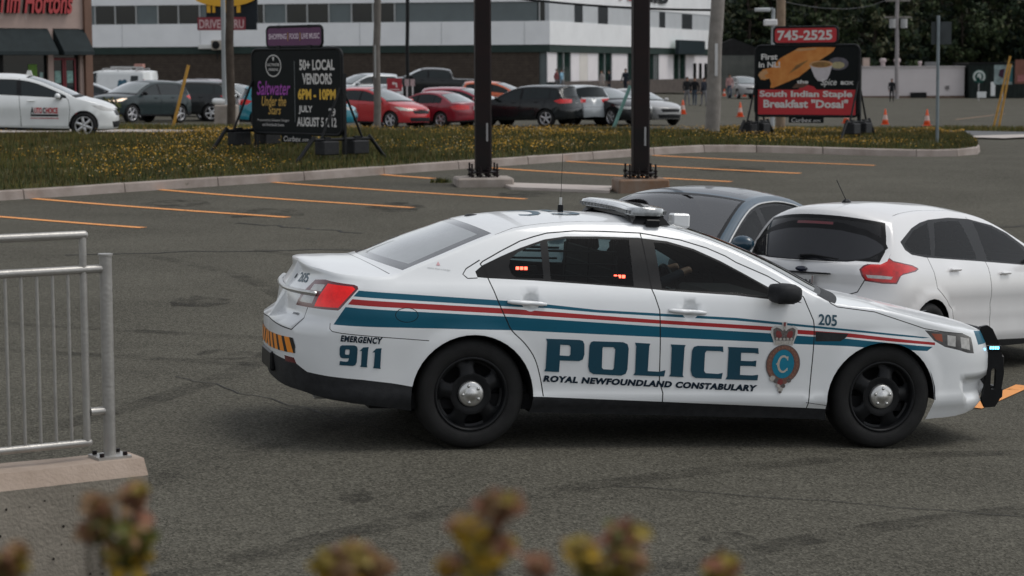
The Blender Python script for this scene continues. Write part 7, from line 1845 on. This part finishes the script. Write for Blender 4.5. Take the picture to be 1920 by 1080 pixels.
# ------------------------------------------------------------------ trees
BARK = mat('bark', (.05, .04, .032), .9, noise=.3, nscale=6, bump=.06, bscale=12)
LEAFM = [mat('leaf_deep_green', (.020, .033, .017), .7, noise=.25, nscale=1.5), mat('leaf_mid_green', (.036, .052, .021), .7, noise=.25, nscale=1.5), mat('leaf_olive', (.058, .062, .024), .7, noise=.25, nscale=1.5), mat('leaf_black_green', (.011, .019, .013), .75, noise=.25, nscale=1.5)]
def tree_meshes(seed, H, kind):
    r = random.Random(seed); g = np.random.default_rng(seed)
    mb = MB(); pts = [Vector((0, 0, -.3))]; 
    for i in range(1, 7): pts.append(Vector((r.uniform(-.15, .15)*i*.4, r.uniform(-.15, .15)*i*.4, H*.85*i/6)))
    mb.path(pts, [.22*H/12*(1-i/6.6) for i in range(7)], BARK, 8)
    C = []
    nb = 13 if kind == 'round' else 22
    for i in range(nb):
        f = (i+.5)/nb; z = H*(.12+.80*f) if kind == 'round' else H*(.06+.9*f); a = i*2.4+r.uniform(-.4, .4)
        L = (H*.30*math.sin(math.pi*min(1, f*.86+.14))*r.uniform(.7, 1.15)) if kind == 'round' else H*.24*(1-f)**.8*r.uniform(.75, 1.15)+.2
        rise = .35 if kind == 'round' else -.15
        b = Vector((0, 0, z*.92)); e = b+Vector((L*math.cos(a), L*math.sin(a), L*rise)); mb.path([b, b.lerp(e, .5)+Vector((0, 0, .1*L)), e], [.06*H/12, .04*H/12, .015], BARK, 5)
        n = 4 if kind == 'round' else 3
        for k in range(n):
            q = b.lerp(e, .45+.6*k/n)+Vector((r.gauss(0, .22*L), r.gauss(0, .22*L), r.gauss(0, .12*L))); C.append((q, L*(.34 if kind == 'round' else .26)*r.uniform(.7, 1.2)))
    C.append((Vector((0, 0, H*.95)), H*.07))
    trunk = mb.mesh('trunk'); fix_normals(trunk)
    Vv = []; mi = []
    for q, rad in C:
        n = int(110 if kind == 'round' else 80); d = g.normal(0, 1, (n, 3)); d /= np.linalg.norm(d, axis=1)[:, None]; rr = rad*g.random(n)**.33
        P = np.array(q)+d*rr[:, None]*np.array([1, 1, .75 if kind == 'round' else .55]); s = .20*H/12*g.uniform(.6, 1.3, n)
        u = g.normal(0, 1, (n, 3)); u /= np.linalg.norm(u, axis=1)[:, None]; w_ = np.cross(u, d); w_ /= np.linalg.norm(w_, axis=1)[:, None]+1e-9
        Vv.append(np.stack([P-u*s[:, None], P-w_*s[:, None]*.6, P+u*s[:, None], P+w_*s[:, None]*.6], 1).reshape(-1, 3)); base = r.choice([0, 0, 1, 1, 2, 3])
        mi.append(np.where(g.random(n) < .65, base, g.integers(0, 4, n)))
    v = np.concatenate(Vv); n = len(v)//4; me = bpy.data.meshes.new('crown'); me.vertices.add(4*n); me.vertices.foreach_set('co', v.ravel()); me.loops.add(4*n); me.loops.foreach_set('vertex_index', np.arange(4*n)); me.polygons.add(n); me.polygons.foreach_set('loop_start', np.arange(n)*4); me.polygons.foreach_set('loop_total', np.full(n, 4))
    for m in LEAFM: me.materials.append(m)
    me.polygons.foreach_set('material_index', np.concatenate(mi)); me.update(); me.validate()
    return trunk, me
VAR = [('tree', tree_meshes(3, 13, 'round'), 'leafy'), ('tree', tree_meshes(8, 12, 'round'), 'leafy'), ('tree', tree_meshes(15, 14, 'round'), 'leafy'), ('spruce_tree', tree_meshes(21, 15, 'spruce'), 'spruce'), ('spruce_tree', tree_meshes(34, 16, 'spruce'), 'spruce')]
rt = random.Random(12)
TREES = []
for row, (yy_, n, x0, x1) in enumerate(((222, 17, 21, 62), (240, 16, 20, 66), (262, 15, 22, 72))):
    for i in range(n): TREES.append((x0+(x1-x0)*i/(n-1)+rt.uniform(-.9, .9), yy_+rt.uniform(-5, 5), rt.choice([0, 1, 2, 3, 4, 3]), rt.uniform(.85, 1.2), row))
for x, y, k, s, row in TREES:
    nm, (tk, cr), sort = VAR[k]
    if row == 0 and 20 < x < 30: y += 16
    r = thing(nm, 'dark %s tree in the wooded slope behind the far car park' % ('green leafy' if sort == 'leafy' else 'pointed spruce'), 'tree', (x, y, GZ(x, min(y, 230))*.6+(row*.9)), (0, 0, rt.uniform(0, 6)), 'dark leafy trees on the wooded slope' if sort == 'leafy' else 'dark spruces on the wooded slope'); r.scale = (s, s, s*rt.uniform(.95, 1.15))
    link('trunk', tk, r); link('crown', cr, r)
X = np.linspace(0, 130, 40); Yv = np.array([232, 250, 275, 300, 340]); Zv = np.array([-.6, 1.0, 6.0, 15.0, 26.0]); YY, XX = np.meshgrid(Yv, X, indexing='ij'); ZZ = np.repeat(Zv[:, None], len(X), 1)*np.clip((XX-6)/20, 0, 1)+np.sin(XX*.3)*.6*np.clip(np.arange(5)[:, None]/2, 0, 1)
sheet('wooded_hill', XX, YY, ZZ, mat('forest_floor', (.016, .022, .012), .95, noise=.5, nscale=.15))
n = 60000; hx = rg.uniform(6, 128, n); hy = rg.uniform(250, 338, n); hz = np.interp(hy, Yv, Zv)*np.clip((hx-6)/20, 0, 1)
P = np.c_[hx, hy, hz+rg.random(n)*7]
flowers('far_wood', P, .95, LEAFM, 0, .5)
# small shrub by the coffee shop corner
def shrub(label, x, y, z, R_, n, s, mats, name='shrub'):
    r = thing(name, label, 'shrub', (x, y, z)); g = np.random.default_rng(int(abs(x)*100)); mb = MB()
    for i in range(5): a = i*1.3; mb.path([(0, 0, 0), (R_*.4*math.cos(a), R_*.4*math.sin(a), R_*.7), (R_*.6*math.cos(a), R_*.6*math.sin(a), R_*1.2)], [.02, .012, .006], BARK, 5)
    mb.build('stem', r); d = g.normal(0, 1, (n, 3)); d /= np.linalg.norm(d, axis=1)[:, None]; P = d*(R_*g.random(n)**.4)[:, None]*[1, 1, .9]+[0, 0, R_*.9]
    mb = MB()
    for p in P:
        u = Vector(g.normal(0, 1, 3)).normalized(); w_ = u.orthogonal().normalized(); p = Vector(p); mb.add([p-u*s, p-w_*s*.5, p+u*s, p+w_*s*.5], [[0, 1, 2, 3]], mats[g.integers(0, len(mats))])
    mb.build('foliage', r, fix=False)
shrub('green shrub at the brown corner of the coffee shop', -14.3, 75.6, GZ(-14.3, 75.6), .55, 320, .07, [G1, G4, G2])
# weed tufts at the kerb foot
for i, (x, y, lab) in enumerate(((-6.1, 38.9, 'green weed tuft growing at the kerb foot near the stall lines'), (-1.35, 40.6, 'green weed tuft beside the low cracked pillar base'))):
    r = thing('weed_tuft', lab, 'weed', (x, y, GZ(x, y))); mb = MB(); g = random.Random(i)
    for k in range(90):
        a = g.uniform(0, 6.28); q = g.uniform(0, .22); p = Vector((q*math.cos(a), q*math.sin(a)*.5, 0)); t = p+Vector((g.uniform(-.06, .06), g.uniform(-.06, .06), g.uniform(.04, .13))); mb.add([p+Vector((.012, 0, 0)), p-Vector((.012, 0, 0)), t], [[0, 1, 2]], g.choice([G1, G2, G4]))
    mb.build('blades', r, fix=False)
# ------------------------------------------------------------------ foreground: retaining wall, railing, planting
WD = Vector((.851, .525, 0)); WN = Vector((.525, -.851, 0)); WC = Vector((-1.785, 10.30, 0))     # right front corner of the wall
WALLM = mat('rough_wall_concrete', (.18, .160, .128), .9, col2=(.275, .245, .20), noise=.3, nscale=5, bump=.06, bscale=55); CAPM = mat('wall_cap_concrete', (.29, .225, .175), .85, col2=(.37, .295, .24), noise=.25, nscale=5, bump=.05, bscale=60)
Mw = Matrix(((WD.x, -WN.x, 0, WC.x), (WD.y, -WN.y, 0, WC.y), (0, 0, 1, 0), (0, 0, 0, 1)))     # x along wall (negative = left), y away from the front face
wall = thing('retaining_wall', 'low rough concrete retaining wall with chamfered top under the metal railing', 'wall', (0, 0, 0))
ZT = .705; L_ = 4.2
prof = [(0, -.2), (0, ZT-.075), (.055, ZT), (.30, ZT), (.355, ZT-.07), (.355, -.2)]
xs = [-L_+L_*i/14 for i in range(15)]; mb = MB(); gr_ = random.Random(2)
v = [tuple(Mw @ Vector((x, a+gr_.uniform(-.003, .003), b+(gr_.uniform(-.003, .003) if 0 < j < 5 else 0)))) for x in xs for j, (a, b) in enumerate(prof)]
fc = []; fm = []
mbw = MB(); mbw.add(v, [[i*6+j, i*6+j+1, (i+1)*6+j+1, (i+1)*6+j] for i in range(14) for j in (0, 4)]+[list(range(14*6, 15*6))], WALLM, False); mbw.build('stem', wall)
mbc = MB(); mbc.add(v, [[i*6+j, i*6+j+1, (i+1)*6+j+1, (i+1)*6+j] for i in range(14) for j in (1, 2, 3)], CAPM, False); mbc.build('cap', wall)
# air holes and paint splashes on the face
mb = MB(); PIT = mat('air_hole_dark', (.03, .026, .022), .9)
for i in range(46):
    x = -gr_.uniform(.02, 1.0); z = gr_.uniform(.05, ZT-.1); q = gr_.uniform(.003, .008); P = ell(x, z, q, q*gr_.uniform(.6, 1.2), 7); mb.add([tuple(Mw @ Vector((a, -.0045, b))) for a, b in P], [list(range(7))], PIT)
mb.build('air_holes', wall, fix=False)['kind'] = 'stuff'
mb = MB(); SPL = mat('white_paint_splash', (.45, .42, .40), .7, noise=.2, nscale=30)
for x, z, a, b in ((-.47, .165, .028, .020), (-.51, .145, .016, .02), (-.555, .14, .022, .030), (-.60, .12, .02, .012), (-.14, .12, .035, .012), (-.57, .165, .010, .018)):
    P = [(p[0]+gr_.uniform(-.004, .004), p[1]+gr_.uniform(-.004, .004)) for p in ell(x, z, a, b, 12)]; mb.add([tuple(Mw @ Vector((p, -.0050, q))) for p, q in P], [list(range(12))], SPL)
mb.build('paint_splash', wall, fix=False)
# railing
GALV = mat('galvanised_rail', (.36, .35, .33), .38, .55, noise=.14, nscale=7, bump=.015, bscale=60)
rail = thing('railing', 'galvanised tube railing with thin balusters fixed on the concrete wall', 'railing', tuple(Mw @ Vector((-.13, .17, ZT))), Matrix.Rotation(math.atan2(WD.y, WD.x), 3, 'Z'))
def part(name, par=rail):
    return lambda mb: mb.build(name, par)
mb = MB(); mb.tube((0, 0, .0), (0, 0, 1.00), .030, GALV, n=16); mb.tube((0, 0, 1.0), (0, 0, 1.008), .036, GALV, n=16); mb.build('post', rail)
mb = MB(); mb.box((0, 0, .007), (.17, .15, .014), GALV); bp_ = mb.build('base_plate', rail)
for sx in (-.06, .06):
    for sy in (-.05, .05): mb = MB(); mb.tube((sx, sy, .014), (sx, sy, .032), .012, RUST, n=6); mb.build('bolt', bp_)
XS = -.115
mb = MB(); mb.tube((XS, 0, .10), (XS, 0, 1.10), .018, GALV, n=12); mb.build('end_stile', rail)
for nm, z, x1, rr in (('top_rail', 1.105, XS+.008, .021), ('mid_rail', .935, -.02, .021), ('bottom_rail', .085, XS+.01, .018)):
    mb = MB(); mb.tube((-4.1, 0, z), (x1, 0, z), rr, GALV, n=14); mb.ball((x1, 0, z), rr, GALV, 12, 6); mb.build(nm, rail)
mb = MB(); mb.tube((XS+.02, 0, .235), (-.01, 0, .235), .02, GALV, n=12); mb.build('stub', rail)
mb = MB(); mb.tube((0, 0, 0), (0, 0, .85), .0085, GALV, n=8); bal = mb.mesh('baluster')
x = XS-.078
while x > -4.0: link('baluster', bal, rail, (x, 0, .085)); x -= .078
for xx_ in (-2.2, -4.0):
    mb = MB(); mb.tube((xx_, 0, .0), (xx_, 0, 1.00), .030, GALV, n=12); mb.build('post', rail)
# planting close to the lens
LG = [mat('rose_leaf_green', (.10, .11, .018), .6, noise=.2, nscale=30), mat('rose_leaf_yellow', (.42, .26, .015), .6, noise=.2, nscale=30), mat('rose_leaf_red', (.21, .085, .045), .6, noise=.2, nscale=30), mat('rose_leaf_brown', (.20, .115, .05), .6, noise=.2, nscale=30), mat('rose_leaf_olive', (.22, .16, .018), .6, noise=.2, nscale=30)]
def sprig(label, x, y, ztop, clumps, seed):
    g = random.Random(seed); z0 = 1.0; r = thing('garden_shrub', label, 'shrub', (x, y, z0), (0, 0, 0), 'blurred autumn shrubs at the lot edge')
    mb = MB()
    for dx, dz, R_, pal in clumps: mb.path([(0, 0, 0), (dx*.4, 0, (ztop-z0)*.5), (dx, 0, ztop-z0+dz-R_)], [.006, .005, .003], BARK, 5)
    mb.build('stem', r)
    lv = []
    for dx, dz, R_, pal in clumps:
        mb = MB()
        for k in range(int(30+R_*900)):
            d = Vector((g.gauss(0, 1), g.gauss(0, 1), g.gauss(0, 1))).normalized()*R_*g.random()**.45; p = Vector((dx, 0, ztop-z0+dz))+d; s = g.uniform(.008, .015)
            u = Vector((g.gauss(0, 1), g.gauss(0, 1), g.gauss(0, .6))).normalized(); w_ = u.orthogonal().normalized(); nn = u.cross(w_)*s*.25
            m = LG[g.choice(pal)] if d.z < R_*.25 or g.random() < .5 else LG[g.choice((3, 4, 2))]
            mb.add([p-u*s, p-u*s*.3-w_*s*.55+nn, p+u*s*.5-w_*s*.45+nn, p+u*s, p+u*s*.5+w_*s*.45+nn, p-u*s*.3+w_*s*.55+nn], [[0, 1, 2, 3], [0, 3, 4, 5]], m)
        mb.build('foliage', r, fix=False)
sprig('tall green and red shrub sprig in front of the concrete wall', -0.466, 2.5, 2.058, [(0.0, 0.0, 0.0344, (0, 4, 0, 3)), (0.0156, 0.0406, 0.0175, (2, 3)), (-0.0281, 0.025, 0.015, (2, 3)), (-0.0406, -0.005, 0.01, (3, 2)), (0.0063, -0.0375, 0.0281, (4, 1, 0)), (0.025, -0.0094, 0.0156, (0, 4))], 1)
sprig('orange brown shrub sprig low at the lot edge, nearest the wall', -0.171, 2.2, 2.086, [(0.0, 0.0, 0.0248, (2, 3, 4)), (-0.022, -0.0044, 0.0154, (1, 4)), (0.0231, -0.0077, 0.0165, (2, 3)), (0.0, -0.033, 0.0275, (1, 4))], 2)
sprig('yellow leaved shrub sprig with a red tuft above it', -0.029, 2.1, 2.133, [(0.0147, 0.0315, 0.02, (3, 2)), (-0.0095, 0.0, 0.0158, (1, 1, 4)), (0.0131, -0.0074, 0.0158, (2, 4)), (-0.0221, 0.0105, 0.0084, (1, 1)), (-0.0368, -0.0289, 0.0095, (1, 2)), (0.0, -0.0263, 0.021, (1, 4))], 3)
sprig('bushy green and red shrub sprig below the police car doors', 0.099, 2.2, 2.099, [(0.0165, 0.0099, 0.0231, (0, 2, 4)), (-0.0275, -0.0055, 0.0187, (1, 4)), (0.0248, -0.0165, 0.0176, (0, 4, 3)), (-0.0704, -0.0176, 0.0099, (2, 3)), (0.0, -0.033, 0.0275, (4, 0))], 4)
sprig('small reddish shrub tip at the right end of the planting', 0.229, 2.3, 2.054, [(0.0, 0.0, 0.0161, (2, 4)), (0.0, -0.0287, 0.023, (4, 0))], 5)
sprig('dark shrub sprig at the foot of the concrete wall', -0.525, 2.2, 2.091, [(0.0, 0.0, 0.0165, (3, 4, 2)), (-0.011, -0.0165, 0.0192, (0, 3))], 6)
root, pcs = police_car()
